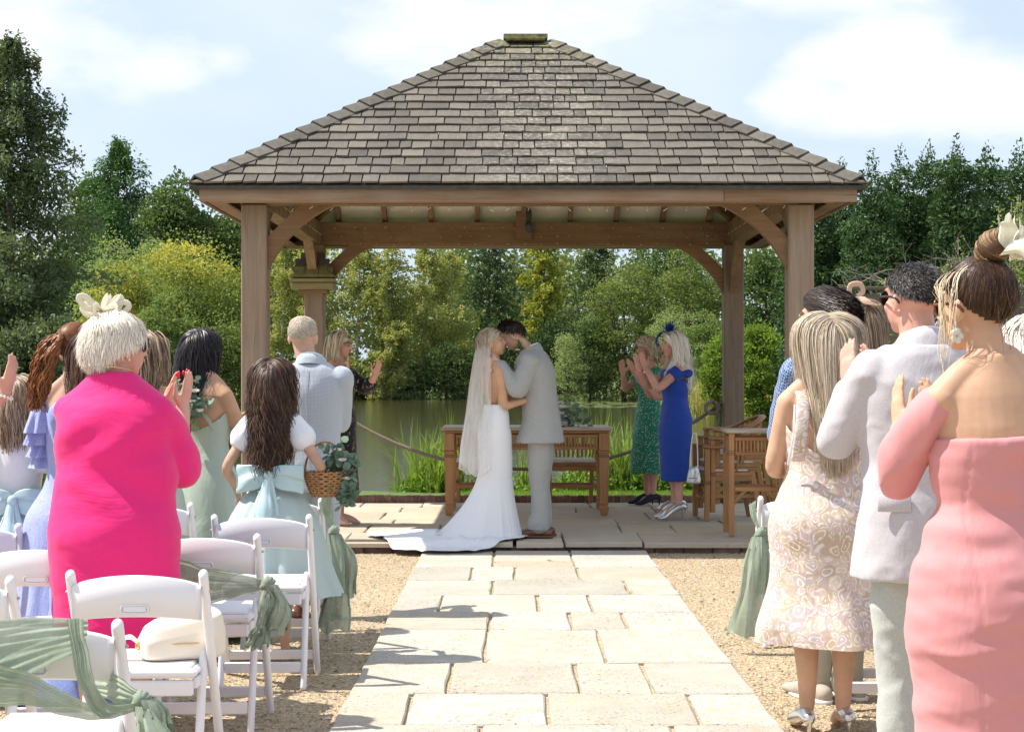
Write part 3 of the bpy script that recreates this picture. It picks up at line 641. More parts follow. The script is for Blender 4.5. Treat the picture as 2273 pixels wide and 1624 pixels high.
def mktree(name, label, x, d, top, mat, group=None, cat='tree', gz=None):
    X = (x-CX)*d/FD; g = ground_z(X, d) if gz is None else gz; h = HC+(HY-top)*d/FD-g
    return thing(name, label, cat, (X, d, g), 0, group), h
def broadleaf(name, label, x, d, top, hw, mat, N=9000, leaf=.22, base=.12, clumps=60, dense=.55, group=None, aspect=.55, lean=(0, 0), bark=None, cat='tree', tips=None, shape='round', w=.6):
    root, h = mktree(name, label, x, d, top, mat, group, cat); R = hw*d/FD; z0 = h*base
    mb = MB(); cz = (h+z0)/2; rz = (h-z0)/2
    u = rng.normal(size=(clumps, 3)); u /= np.linalg.norm(u, axis=1)[:, None]; rr = rng.uniform(.35, .86, clumps)**.7
    C = u*rr[:, None]; C[:, 2] = np.clip(C[:, 2], -.9, .88)
    if shape == 'cone': C[:, :2] *= (1.08-.5*((C[:, 2:3]+1)/2)**2)
    C = C*np.array([R, R*aspect*1.5, rz])+np.array([lean[0]*.7, lean[1]*.7, cz])
    cr = (R+rz)/2*rng.uniform(.17, .34, clumps)*dense/.55; per = N//clumps
    ct = rng.uniform(.15, .75, clumps)
    for i in range(clumps):
        k = max(8, int(per*(cr[i]/cr.mean())**2)); q = rng.normal(size=(k, 3)); q /= np.linalg.norm(q, axis=1)[:, None]
        q[:, 2] = np.where(rng.random(k) < .65, np.abs(q[:, 2]), q[:, 2]); rad = cr[i]*rng.uniform(.5, 1.12, k)**.6
        P = C[i]+q*rad[:, None]*np.array([1.1, 1.1, .85]); P[:, 2] = np.maximum(P[:, 2], .05)
        tn = ct[i]*.6+rng.uniform(0, .4, k)
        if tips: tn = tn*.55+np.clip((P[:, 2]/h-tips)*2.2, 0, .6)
        leafcloud(mb, P, leaf, leaf*w, tn, outdir=q*.5)
    k = N//8; q = rng.normal(size=(k, 3)); q /= np.linalg.norm(q, axis=1)[:, None]; P = q*rng.uniform(.8, 1.08, k)[:, None]*np.array([R, R*aspect*1.5, rz])+np.array([lean[0]*.7, lean[1]*.7, cz])
    if shape == 'cone': P[:, :2] *= (1.08-.62*np.clip(P[:, 2:3]/h, 0, 1)**2)
    P[:, 2] = np.maximum(P[:, 2], .1); leafcloud(mb, P, leaf, leaf*w, rng.uniform(.2, .9, k), outdir=q)
    mb.build('crown', mat, root)
    lb = [((lean[0]*.5, lean[1]*.5, h*rng.uniform(.2, .5)), C[i], R*.03) for i in range(0, min(clumps, 10))]
    trunkmesh(root, h*.85, max(.06, R*.07), bark or BARK, lean, lb); return root
def conifer(name, label, x, d, top, hw, mat, N=14000, leaf=.2, group=None, base=.0, droop=.35, power=.8, spray=.5, levels=26, bark=None, cat='conifer', upsweep=.1, w=.35, fill=8):
    root, h = mktree(name, label, x, d, top, mat, group, cat); R = hw*d/FD; mb = MB(); limbs = []
    nb = levels*7; per = N//nb
    for i in range(nb):
        t = ((i+rng.random())/nb)**.85; z = h*(base+(1-base)*t); L = R*(1-t)**power*rng.uniform(.5, 1.2)+.04*R; a = rng.uniform(0, 2*PI)
        dr = np.array([math.cos(a), math.sin(a), 0]); end = dr*L+np.array([0, 0, z-droop*L*.6+upsweep*L]); st = np.array([0, 0, z])
        k = max(6, int(per*(.35+1.3*(1-t)))); s = rng.uniform(.12, 1, k)**.75
        P = st+(end-st)*s[:, None]; P[:, 2] -= droop*L*.35*np.sin(s*PI)*-.4; side = np.array([-dr[1], dr[0], 0])
        wd = spray*(.25+.75*(1-s))*L*.55+.06; P += side*(rng.uniform(-1, 1, k)*wd)[:, None]; P[:, 2] += rng.normal(size=k)*.05*R-np.abs(rng.normal(size=k))*droop*.18*R*.5
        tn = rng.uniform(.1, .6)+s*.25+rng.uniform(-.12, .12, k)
        leafcloud(mb, P, leaf, leaf*w, tn, droop=droop, outdir=np.repeat(dr[None], k, 0)*.8)
        if i % 4 == 0: limbs.append((st, end, R*.012))
    k = N//fill; z = rng.random(k)**1.4; a = rng.uniform(0, 2*PI, k); r_ = R*(1-z)**power*rng.uniform(.25, .8, k); P = np.stack([np.cos(a)*r_, np.sin(a)*r_, h*(base+(1-base)*z)], -1); leafcloud(mb, P, leaf*1.15, leaf*w*1.3, rng.uniform(0, .35, k))
    k = N//60; z = h*rng.uniform(.9, 1.01, k); P = np.stack([rng.normal(size=k)*.02*R*3, rng.normal(size=k)*.02*R*3, z], -1); leafcloud(mb, P, leaf, leaf*w, rng.uniform(.3, .8, k))
    mb.build('crown', mat, root); trunkmesh(root, h*.97, R*.055, bark or BARK, (0, 0), limbs); return root
L_HEM = leafmat('leaf_hemlock', (.028, .045, .022), (.10, .125, .06), .55, .2, (.16, .18, .085))
L_CYP = leafmat('leaf_cypress', (.02, .045, .018), (.06, .11, .035), .55, .2, (.09, .15, .045))
L_LEY = leafmat('leaf_leylandii', (.016, .032, .013), (.048, .085, .030), .5, .18, (.10, .15, .05))
L_OAK = leafmat('leaf_oak', (.026, .045, .018), (.075, .11, .038), .45, .3, (.09, .15, .04))
L_GRN = leafmat('leaf_lime_tree', (.042, .062, .020), (.13, .155, .05), .45, .35, (.20, .26, .06))
L_BRT = leafmat('leaf_bright', (.045, .08, .014), (.13, .185, .035), .4, .45, (.26, .36, .05))
L_YEL = leafmat('leaf_yellow_bush', (.04, .065, .018), (.155, .18, .05), .5, .35, (.44, .37, .09))
L_YCY = leafmat('leaf_gold_cypress', (.05, .07, .014), (.22, .22, .035), .5, .3, (.40, .36, .03))
L_BIR = leafmat('leaf_birch', (.10, .115, .04), (.25, .255, .09), .5, .4, (.34, .33, .12))
L_WIL = leafmat('leaf_willow', (.08, .105, .05), (.21, .25, .11), .5, .35, (.27, .30, .13))
L_LIM = leafmat('leaf_lime_shrub', (.05, .08, .028), (.13, .17, .06), .45, .4, (.42, .46, .12))
L_DRK = leafmat('leaf_dark_wood', (.016, .03, .012), (.042, .07, .024), .5, .2, (.06, .10, .03)); L_FAR = leafmat('leaf_far_wood', (.045, .065, .026), (.11, .135, .055), .5, .3)
# left
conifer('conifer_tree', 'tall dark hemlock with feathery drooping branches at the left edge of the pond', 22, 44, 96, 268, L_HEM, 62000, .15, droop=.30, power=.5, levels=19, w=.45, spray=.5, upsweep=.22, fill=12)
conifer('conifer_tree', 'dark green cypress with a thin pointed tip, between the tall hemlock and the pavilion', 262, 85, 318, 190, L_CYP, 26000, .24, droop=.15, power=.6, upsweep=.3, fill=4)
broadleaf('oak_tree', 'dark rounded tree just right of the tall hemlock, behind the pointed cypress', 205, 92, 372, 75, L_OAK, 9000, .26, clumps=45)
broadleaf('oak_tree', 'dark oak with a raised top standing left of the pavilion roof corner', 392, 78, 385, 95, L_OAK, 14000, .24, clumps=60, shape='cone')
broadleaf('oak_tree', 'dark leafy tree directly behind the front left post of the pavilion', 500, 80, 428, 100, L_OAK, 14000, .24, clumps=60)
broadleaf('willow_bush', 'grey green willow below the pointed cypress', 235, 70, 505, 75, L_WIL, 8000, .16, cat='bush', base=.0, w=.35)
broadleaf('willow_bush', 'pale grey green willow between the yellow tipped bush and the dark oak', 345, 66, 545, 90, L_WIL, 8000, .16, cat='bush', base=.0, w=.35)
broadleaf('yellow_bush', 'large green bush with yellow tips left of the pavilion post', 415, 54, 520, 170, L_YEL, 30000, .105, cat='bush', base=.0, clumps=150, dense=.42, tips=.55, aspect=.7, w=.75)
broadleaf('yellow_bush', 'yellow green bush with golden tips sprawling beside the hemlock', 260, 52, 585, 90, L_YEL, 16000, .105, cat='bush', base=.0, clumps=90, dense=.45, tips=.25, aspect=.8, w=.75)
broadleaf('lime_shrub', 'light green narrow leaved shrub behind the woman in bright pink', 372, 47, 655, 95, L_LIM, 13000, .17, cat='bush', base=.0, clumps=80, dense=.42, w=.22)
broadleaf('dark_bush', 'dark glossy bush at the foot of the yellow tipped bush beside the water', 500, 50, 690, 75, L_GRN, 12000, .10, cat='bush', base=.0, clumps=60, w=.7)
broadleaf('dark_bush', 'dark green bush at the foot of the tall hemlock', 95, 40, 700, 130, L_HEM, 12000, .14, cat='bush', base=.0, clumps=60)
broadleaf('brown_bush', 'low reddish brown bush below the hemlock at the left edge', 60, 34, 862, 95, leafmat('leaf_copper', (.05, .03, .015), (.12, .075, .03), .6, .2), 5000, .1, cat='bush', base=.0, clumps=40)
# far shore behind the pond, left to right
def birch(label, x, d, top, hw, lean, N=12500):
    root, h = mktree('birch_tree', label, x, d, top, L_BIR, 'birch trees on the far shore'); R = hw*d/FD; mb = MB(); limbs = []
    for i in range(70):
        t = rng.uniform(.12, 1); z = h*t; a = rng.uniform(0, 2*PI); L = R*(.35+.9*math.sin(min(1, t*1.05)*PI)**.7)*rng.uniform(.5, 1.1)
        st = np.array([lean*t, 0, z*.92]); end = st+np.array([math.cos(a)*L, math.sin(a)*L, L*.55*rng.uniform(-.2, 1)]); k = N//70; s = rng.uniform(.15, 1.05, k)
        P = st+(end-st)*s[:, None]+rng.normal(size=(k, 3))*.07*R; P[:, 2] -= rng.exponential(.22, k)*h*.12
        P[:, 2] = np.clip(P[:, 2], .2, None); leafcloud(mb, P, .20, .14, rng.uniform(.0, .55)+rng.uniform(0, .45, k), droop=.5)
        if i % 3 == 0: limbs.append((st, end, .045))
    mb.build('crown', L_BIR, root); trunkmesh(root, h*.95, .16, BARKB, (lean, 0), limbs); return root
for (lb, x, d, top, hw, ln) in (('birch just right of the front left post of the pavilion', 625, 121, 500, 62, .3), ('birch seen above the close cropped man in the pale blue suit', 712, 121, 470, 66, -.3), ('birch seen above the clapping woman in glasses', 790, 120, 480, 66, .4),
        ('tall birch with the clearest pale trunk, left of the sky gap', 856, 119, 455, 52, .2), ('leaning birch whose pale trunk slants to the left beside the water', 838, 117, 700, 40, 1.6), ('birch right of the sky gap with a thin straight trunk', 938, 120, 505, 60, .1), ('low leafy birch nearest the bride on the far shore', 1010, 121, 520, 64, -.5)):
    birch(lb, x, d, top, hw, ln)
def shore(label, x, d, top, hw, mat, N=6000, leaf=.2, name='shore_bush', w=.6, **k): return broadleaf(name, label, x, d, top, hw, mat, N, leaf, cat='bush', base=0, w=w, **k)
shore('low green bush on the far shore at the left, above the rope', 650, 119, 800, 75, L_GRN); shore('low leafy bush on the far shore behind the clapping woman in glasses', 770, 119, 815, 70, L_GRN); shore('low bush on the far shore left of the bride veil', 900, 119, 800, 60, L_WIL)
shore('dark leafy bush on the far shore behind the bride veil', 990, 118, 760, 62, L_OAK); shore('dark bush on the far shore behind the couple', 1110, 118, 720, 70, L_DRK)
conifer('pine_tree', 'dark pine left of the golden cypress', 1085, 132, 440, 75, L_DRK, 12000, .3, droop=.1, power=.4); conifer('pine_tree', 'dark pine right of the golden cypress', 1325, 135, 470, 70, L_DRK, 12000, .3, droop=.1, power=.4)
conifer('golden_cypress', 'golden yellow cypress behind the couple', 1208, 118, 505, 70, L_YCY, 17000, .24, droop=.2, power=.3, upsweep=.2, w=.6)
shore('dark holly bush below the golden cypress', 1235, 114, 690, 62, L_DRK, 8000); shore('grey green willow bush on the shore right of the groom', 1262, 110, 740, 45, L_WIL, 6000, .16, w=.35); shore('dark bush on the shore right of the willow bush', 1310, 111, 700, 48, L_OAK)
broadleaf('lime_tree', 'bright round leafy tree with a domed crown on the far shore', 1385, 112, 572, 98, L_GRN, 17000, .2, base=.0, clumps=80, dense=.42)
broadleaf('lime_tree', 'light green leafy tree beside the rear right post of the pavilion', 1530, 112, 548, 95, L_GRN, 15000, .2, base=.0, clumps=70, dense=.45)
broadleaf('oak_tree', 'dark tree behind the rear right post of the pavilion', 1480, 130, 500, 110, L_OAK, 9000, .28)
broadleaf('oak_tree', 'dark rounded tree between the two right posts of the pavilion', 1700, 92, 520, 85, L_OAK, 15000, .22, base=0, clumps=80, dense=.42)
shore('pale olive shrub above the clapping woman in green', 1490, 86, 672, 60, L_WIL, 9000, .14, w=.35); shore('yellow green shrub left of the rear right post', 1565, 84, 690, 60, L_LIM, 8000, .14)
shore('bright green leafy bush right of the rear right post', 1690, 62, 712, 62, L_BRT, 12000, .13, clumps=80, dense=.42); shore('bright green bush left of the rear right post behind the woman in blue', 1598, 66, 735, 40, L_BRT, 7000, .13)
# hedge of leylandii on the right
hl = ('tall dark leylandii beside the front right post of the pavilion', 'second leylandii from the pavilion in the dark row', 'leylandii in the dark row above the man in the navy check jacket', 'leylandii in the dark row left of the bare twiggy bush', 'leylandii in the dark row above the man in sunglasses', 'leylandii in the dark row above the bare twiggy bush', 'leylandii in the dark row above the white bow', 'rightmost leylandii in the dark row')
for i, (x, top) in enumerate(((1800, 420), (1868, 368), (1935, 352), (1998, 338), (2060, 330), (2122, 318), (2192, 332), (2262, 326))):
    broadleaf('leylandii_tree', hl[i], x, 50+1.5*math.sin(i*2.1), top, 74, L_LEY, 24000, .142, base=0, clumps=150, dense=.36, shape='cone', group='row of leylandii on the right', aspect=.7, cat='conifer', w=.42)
# shrubs nearer on the right
def twiggy():
    root, h = mktree('bare_bush', 'tangled leafless grey bush in front of the leylandii row', 2120, 27, 440, None, None, 'bush'); mb = MB()
    def grow(p, dr, L, r, dep):
        pts = [p]; 
        for k in range(4): dr = nrm(dr+rng.normal(size=3)*.28); p = p+dr*L/4; pts.append(p)
        tube(mb, pts, np.linspace(r, r*.55, 5), 3, capr=False)
        if dep > 0:
            for k in range(4 if dep > 1 else 5): grow(pts[rng.integers(1, 5)], nrm(dr+rng.normal(size=3)*.75), L*.66, r*.55, dep-1)
    for i in range(8): a = rng.uniform(0, 2*PI); grow(np.array([math.cos(a)*.15, math.sin(a)*.15, 0]), nrm((math.cos(a)*.5, math.sin(a)*.4, 1.2)), h*.5, .035, 4)
    mb.build('branches', TWIG, root)
twiggy()
def sprig(label, x, d, top, hw, mat, N=5000, leaf=.055, n=26, hz=0.0):
    root, h = mktree('shrub', label, x, d, top, mat, None, 'shrub'); R = hw*d/FD; mb = MB(); tb = MB()
    for i in range(n):
        a = rng.uniform(0, 2*PI); r = R*math.sqrt(rng.random()); hh = h*rng.uniform(.62, 1.0)*(1-.25*(r/R)**2); p0 = np.array([math.cos(a)*r*.4, math.sin(a)*r*.4, 0]); p1 = np.array([math.cos(a)*r, math.sin(a)*r, hh])
        pts = spline([p0, (p0+p1)/2+rng.normal(size=3)*.05, p1], 8); tube(tb, pts, .008, 4, capr=False); k = N//n; s = rng.uniform(hz, 1, k)
        P = np.stack([np.interp(s, np.linspace(0, 1, 8), pts[:, q]) for q in range(3)], -1)+rng.normal(size=(k, 3))*.07*(1.2-s[:, None]*.5); leafcloud(mb, P, leaf, leaf*.5, rng.uniform(.1, .5)+s*.35+rng.uniform(0, .2, k))
    mb.build('leaves', mat, root); tb.build('stems', TWIG, root)
sprig('yellow green shrub left of the man in sunglasses head', 1985, 22, 590, 55, L_LIM, 5000, .06); sprig('yellow leaved shrub below the leylandii, right of the beige headpiece', 1945, 18.5, 690, 45, L_YCY, 3500, .04)
sprig('yellow green shrub above the bun of the woman in salmon pink', 2150, 25, 500, 90, L_LIM, 7000, .065, 30); sprig('tall yellow green shrub with upright stems at the right edge', 2250, 24, 395, 60, L_LIM, 9000, .065, 34); sprig('green spiky shrub behind the man in sunglasses', 1975, 18.3, 740, 40, L_GRN, 4000, .06)
# wooden fence on the right
fr = thing('wooden_fence', 'weathered board fence seen between the heads on the right', 'fence', (3.9, 19, 0)); FW = woodmat('fence_wood', (.16, .12, .09), (.26, .20, .15), 0)
for i in range(5): mb = MB(); mb.box((0, 0, 0), (.09, .09, 2.45), bev=.005); mb.build('fence_post', FW, fr, loc=(i*1.6, .08, 1.2))
for k in range(14): mb = MB(); mb.box((0, 0, 0), (6.4, .02, .145), bev=.003); mb.build('board', FW, fr, loc=(3.2, rng.uniform(-.004, .004), .22+k*.16))
mb = MB(); mb.box((0, 0, 0), (6.5, .12, .04), bev=.004); mb.build('fence_cap', FW, fr, loc=(3.2, .02, 2.44))
# far woodland mass
mb = MB()
for i in range(150):
    a = i/150; x = rng.uniform(-62, 78); y = rng.uniform(138, 165); hh = rng.uniform(10, 14.5)*(1 if not (-13.5 < x < -7.5) else .62); R = rng.uniform(2.5, 4.5); k = 700
    q = rng.normal(size=(k, 3)); q /= np.linalg.norm(q, axis=1)[:, None]; g = 2.0; P = q*rng.uniform(.6, 1.1, k)[:, None]*np.array([R, R, hh/2])+np.array([x, y, g+hh/2]); leafcloud(mb, P, .52, .36, rng.uniform(.0, .6)+rng.uniform(0, .3, k))
tag(mb.build('woodland', L_FAR), kind='stuff', label='far woodland closing the view behind the pond', cat='woodland')
# ---- banks: reeds, grasses, leafy ground cover
def blades(mb, X, Y, Z, h, wd, lean, n=7, tone=.5):
    """curved grass blades, all as folded ribbons"""
    N = len(X); a = rng.uniform(0, 2*PI, N); t = np.linspace(0, 1, n)[None]; hh = h[:, None]; le = lean[:, None]
    r = le*hh*t**2.2; z = hh*(t-le*.35*t**3.0*1.2); px = X[:, None]+r*np.cos(a)[:, None]; py = Y[:, None]+r*np.sin(a)[:, None]; pz = Z[:, None]+z
    b = a+PI/2+rng.uniform(-.6, .6, N); w2 = (wd[:, None]*(1-t**2.5)+.0008)/2; ox = np.cos(b)[:, None]*w2; oy = np.sin(b)[:, None]*w2
    v = np.stack([np.stack([px-ox, py-oy, pz], -1), np.stack([px+ox, py+oy, pz], -1)], 2).reshape(-1, 3)
    i = np.arange(n-1); f = np.stack([2*i, 2*i+1, 2*i+3, 2*i+2], -1); f = (f[None]+(np.arange(N)*2*n)[:, None, None]).reshape(-1, 4)
    mb.add(v, f, tone=np.repeat(np.clip(tone+rng.uniform(-.25, .25, N), 0, 1), n-1))
L_REED = leafmat('leaf_reed', (.055, .095, .018), (.14, .19, .045), .35, .4, (.40, .42, .10)); L_DRY = leafmat('leaf_dry_grass', (.12, .13, .04), (.26, .24, .09), .6, .3, (.40, .34, .17)); L_IVY = leafmat('leaf_ground_cover', (.045, .09, .015), (.12, .19, .03), .45, .35, (.28, .40, .07))
clp = [(925, 19.0, 915, 38, 'reed clump left of the signing table with long arching blades'), (968, 18.8, 935, 22, 'reed clump touching the left end of the signing table'), (1008, 19.0, 900, 26, 'reed clump rising behind the left of the signing table'), (1090, 19.1, 960, 26, 'reed clump behind the bride skirt'),
       (1175, 19.0, 960, 26, 'reed clump between bride and groom behind the table'), (1285, 19.1, 900, 28, 'reed clump behind the flowers on the signing table'), (1335, 19.0, 880, 24, 'reed clump behind the right end of the signing table'), (1380, 18.9, 895, 26, 'bright reed clump right of the signing table'), (1415, 19.1, 910, 16, 'reed clump beside the green dress'), (1690, 19.0, 975, 34, 'thin reed clump behind the stacked armchairs'), (1570, 19.2, 1010, 30, 'reed clump behind the blue dress')]
for (x, d, top, hw, lb) in clp:
    root, h = mktree('reed_clump', lb, x, d, top, None, 'clumps of reeds at the pond edge', 'reeds'); R = hw*d/FD; N = 95 if x < 1500 else 40; mb = MB(); h += .12
    X = rng.normal(size=N)*R*.5; Y = rng.normal(size=N)*.12; blades(mb, X, Y, np.full(N, -.06), h*rng.uniform(.45, 1.0, N), rng.uniform(.014, .026, N), rng.uniform(.05, .75, N)**1.3, 9, .55); mb.build('blades', L_REED, root)
def cover(name, label, pts, N, leaf, hgt, mat, w=.8, cat='plants', up=.6):
    mb = MB(); idx = rng.integers(0, len(pts), N); p = np.array(pts)[idx]; X = p[:, 0]+rng.normal(size=N)*p[:, 2]; Y = p[:, 1]+rng.normal(size=N)*p[:, 3]; Z = np.maximum(land(X, Y), -.3)
    mound = np.exp(-((X-p[:, 0])/p[:, 2])**2*.6); P = np.stack([X, Y, Z+hgt*mound*p[:, 4]*rng.random(N)**.6+.01], -1); leafcloud(mb, P, leaf, leaf*w, rng.uniform(.1, .9, N), upb=up); return tag(mb.build(name, mat), kind='stuff', label=label, cat=cat)
cover('ground_cover', 'bright leafy ground cover along the pond edge behind the kerb', [((x-CX)*18.9/FD, 18.95, .16, .14, s) for x, s in ((915, .9), (950, 1.1), (975, 1.2), (1000, .8), (1060, .8), (1130, .8), (1200, .9), (1260, 1.1), (1310, .9), (1360, .7), (1420, .9), (1460, .8), (1500, .8), (1550, .8), (1600, .8), (1660, .9), (1700, 1.0), (1780, 1), (1850, 1))], 15000, .05, .30, L_IVY)
# lawn blades
N = 26000; X = rng.uniform(-.6, 3.6, N); Y = rng.uniform(17.5, 19.0, N); mb = MB(); blades(mb, X, Y, np.full(N, .075), rng.uniform(.02, .05, N), np.full(N, .005), rng.uniform(0, .5, N), 3, .6); tag(mb.build('grass', L_IVY), kind='stuff', label='short mown grass between the kerb and the pond', cat='grass')
# tall grasses on the right bank and fringe all round the pond
def fringe():
    mb = MB(); P = POND; Q = np.roll(P, -1, 0); 
    for i in range(len(P)):
        L = np.linalg.norm(Q[i]-P[i]); dm = (P[i, 1]+Q[i, 1])/2
        if dm < 21: continue
        n_ = int(L*(34 if dm < 70 else 26)); t = rng.random(n_)[:, None]; B = P[i]+(Q[i]-P[i])*t+rng.normal(size=(n_, 2))*.35; e = Q[i]-P[i]; out_ = np.array([e[1], -e[0]])/L; B = B+out_*rng.uniform(-.3, 1.6, n_)[:, None]
        Z = np.maximum(land(B[:, 0], B[:, 1]), -.32); blades(mb, B[:, 0], B[:, 1], Z, rng.uniform(.25, .9, n_)*(1.0+.5*np.sin(B[:, 0]*1.3)), np.full(n_, .035 if dm < 70 else .06), rng.uniform(.1, .7, n_), 4, .45)
    tag(mb.build('bank_grass', L_GRN), kind='stuff', label='rough grass and reeds fringing the pond', cat='grass')
fringe()
N = 7000; X = rng.normal(9.4, 1.5, N); Y = rng.normal(67, 2.2, N); k = pond_sd(X, Y) > -.2; X, Y = X[k], Y[k]; N = len(X); mb = MB(); blades(mb, X, Y, land(X, Y), rng.uniform(.5, 1.7, N), np.full(N, .035), rng.uniform(.1, .6, N), 5, .5); tag(mb.build('tall_grass', L_DRY), kind='stuff', label='tall dry grasses on the right bank of the pond', cat='grass')
# daylilies at the left edge
dl = thing('daylily_clump', 'daylilies with orange flowers at the far left beside the pond', 'flowers', (-6.25, 21.2, .0)); mb = MB(); N = 260
blades(mb, rng.normal(size=N)*.35, rng.normal(size=N)*.25, np.full(N, -.1), rng.uniform(.4, .95, N), np.full(N, .018), rng.uniform(.2, .9, N), 7, .35); mb.build('leaves', L_GRN, dl)
st = MB(); DLO = simple('daylily_orange', (.75, .18, .02), .5, trans=.3)
for i in range(16):
    mb = MB()
    p = np.array([rng.normal()*.3, rng.normal()*.2, rng.uniform(.45, 1.0)]); tube(st, [(p[0]*.6, p[1]*.6, 0), p], .005, 4)
    for k in range(6): a = k*PI/3+rng.random(); q = p+np.array([math.cos(a)*.07, math.sin(a)*.07, .035]); s = np.array([-math.sin(a), math.cos(a), 0]); ribbon(mb, [p, (p+q)/2+np.array([0, 0, .02]), q], [.012, .04, .004], s)
    mb.build('flower_head', DLO, dl)
st.build('stems', L_GRN, dl)
# small weeds in the path joints
mb = MB(); 
for (zx_, zy) in ((825, 520), (1530, 560), (1535, 575), (1120, 408), (1548, 342), (822, 560)):
    d = zr(zy); x = zx(zx_, zy); k = 22; P = np.stack([x+rng.normal(size=k)*.006, d+rng.normal(size=k)*.035, .018+rng.uniform(0, .018, k)], -1); leafcloud(mb, P, .012, .008, rng.uniform(.2, 1, k))
tag(mb.build('weeds', L_IVY), kind='stuff', label='tiny weeds growing in the joints of the path', cat='weeds')
# ================================================================ CHAIRS, TABLES, ROPE
WHT = simple('white_resin', (.80, .78, .80), .42, .03, 3, .05, 300, .0005, spec=.45)
RIV = simple('rivet_tan', (.45, .38, .30), .5)
def white_chair():
    root = thing('folding_chair', 'x', 'chair')
    for sx in (-1, 1):
        mb = MB(); A = np.array((sx*.212, -.215, .775)); B = np.array((sx*.212, .20, .012)); d = nrm(B-A); up = (0, d[2]*-1, d[1])
        P = [A-d*.0, A+d*.08, A+d*.3, A+d*.5, B]; tube(mb, spline(P, 12), .0155, 12, flat=1.45, up=nrm(np.cross((1, 0, 0), d)))
        mb.build('front_leg', WHT, root, smooth=True)
        mb = MB(); tube(mb, spline([(sx*.186, -.055, .50), (sx*.186, -.13, .26), (sx*.186, -.205, .012)], 10), .0145, 12, flat=1.55, up=(0, 1, .2)); mb.build('rear_leg', WHT, root, smooth=True)
        mb = MB(); tube(mb, [(sx*.2285, -.185, .718), (sx*.2295, -.185, .718)], .0055, 10); mb.build('rivet', RIV, root, smooth=True)
    # curved back rail
    n = 25; t = np.linspace(-1, 1, n); x = t*.205; y = -.21-.030*(1-t**2); top = .748+.030*(1-t**2)**1.0-.006*t**8; bot = .628+.016*(1-t**2); th = .011
    V = []; 
    for (dy, z) in ((-th, bot+.006), (-th, top-.006), (-th*.3, top), (th*.3, top), (th, top-.006), (th, bot+.006), (th*.3, bot), (-th*.3, bot)): V.append(np.stack([x, y+dy+(z-.69)*-.08, z], -1))
    V = np.stack(V, 1).reshape(-1, 3); mb = MB(); mb.add(V, grid_faces(n, 8)[:, ::-1], [list(range(8))[::-1], ], [[(n-1)*8+i for i in range(8)]]); mb.build('back_rail', WHT, root, smooth=True)
    # moulded handle: raised rim round a shallow recess
    for sy in (-1,):
        P = []
        for a in np.linspace(0, 2*PI, 29)[:-1]: P.append((.030*np.sign(math.cos(a))*(abs(math.cos(a))>.01)+.014*math.cos(a), -.2515+.0, .670+.0135*math.sin(a)))
        P.append(P[0]); mb = MB(); tube(mb, P, .0032, 6, capr=False); mb.build('handle_rim', WHT, root, smooth=True)
        mb = MB(); mb.box((0, -.249, .670), (.074, .004, .020), bev=.0019); mb.build('handle_recess', WHT, root)
    mb = MB(); mb.box((0, .0, .452), (.368, .375, .030), bev=.010); mb.build('seat', WHT, root)
    mb = MB(); mb.box((0, .0, .470), (.33, .335, .014), bev=.006); mb.build('seat_pad', WHT, root)
    mb = MB(); mb.box((0, -.172, .405), (.345, .022, .050), bev=.005); mb.build('apron', WHT, root)
    mb = MB(); mb.box((0, .172, .412), (.375, .022, .042), bev=.005); mb.build('apron', WHT, root)
    for sx in (-1, 1): mb = MB(); mb.box((sx*.176, 0, .418), (.018, .325, .034), bev=.004); mb.build('side_rail', WHT, root)
    mb = MB(); mb.box((0, -.185, .10), (.345, .016, .048), bev=.005); mb.build('crossbar', WHT, root)
    mb = MB(); mb.box((0, .152, .10), (.398, .018, .044), bev=.005); mb.build('crossbar', WHT, root)
    mb = MB(); mb.box((.12, .1415, .10), (.055, .003, .026), bev=.001); mb.build('badge', WHT, root)
    return root
chairs = [(-1.225, 4.13, 'white folding chair draped with sage cloth, in the bottom left corner', .03), (-1.205, 5.19, 'white folding chair holding the cream handbag', .02), (-1.22, 6.38, 'white folding chair with a sage sash, right of the woman in bright pink', .02), (-1.13, 7.28, 'white folding chair directly behind the girl with the blue bow', .03),
          (-1.19, 8.26, 'white folding chair with a hanging sage sash beside the man in the pale blue suit', .02), (-1.775, 5.03, 'white folding chair cut by the left edge, beside the chair with the handbag', .02), (-1.74, 5.95, 'white folding chair left of the woman in bright pink', .01), (-2.30, 6.84, 'white folding chair at the left edge behind the flower girl there', .02), (-1.795, 7.96, 'white folding chair whose post shows between the two sage dresses', .02),
          (1.505, 8.4, 'white folding chair with a sage sash, left of the woman in the paisley dress', -.02), (1.60, 6.8, 'white folding chair behind the legs of the woman in the paisley dress', -.03), (1.60, 5.6, 'white folding chair half hidden by the man in the light linen jacket', -.03)]
ch0 = None
for i, (x, d, lb, rz) in enumerate(chairs):
    c = white_chair() if i == 0 else copytree(ch0)
    if i == 0: ch0 = c
    c.location = (x, d+.215, 0.0); c.rotation_euler = (0, 0, rz); tag(c, lb, 'chair', 'white folding chairs for the guests')
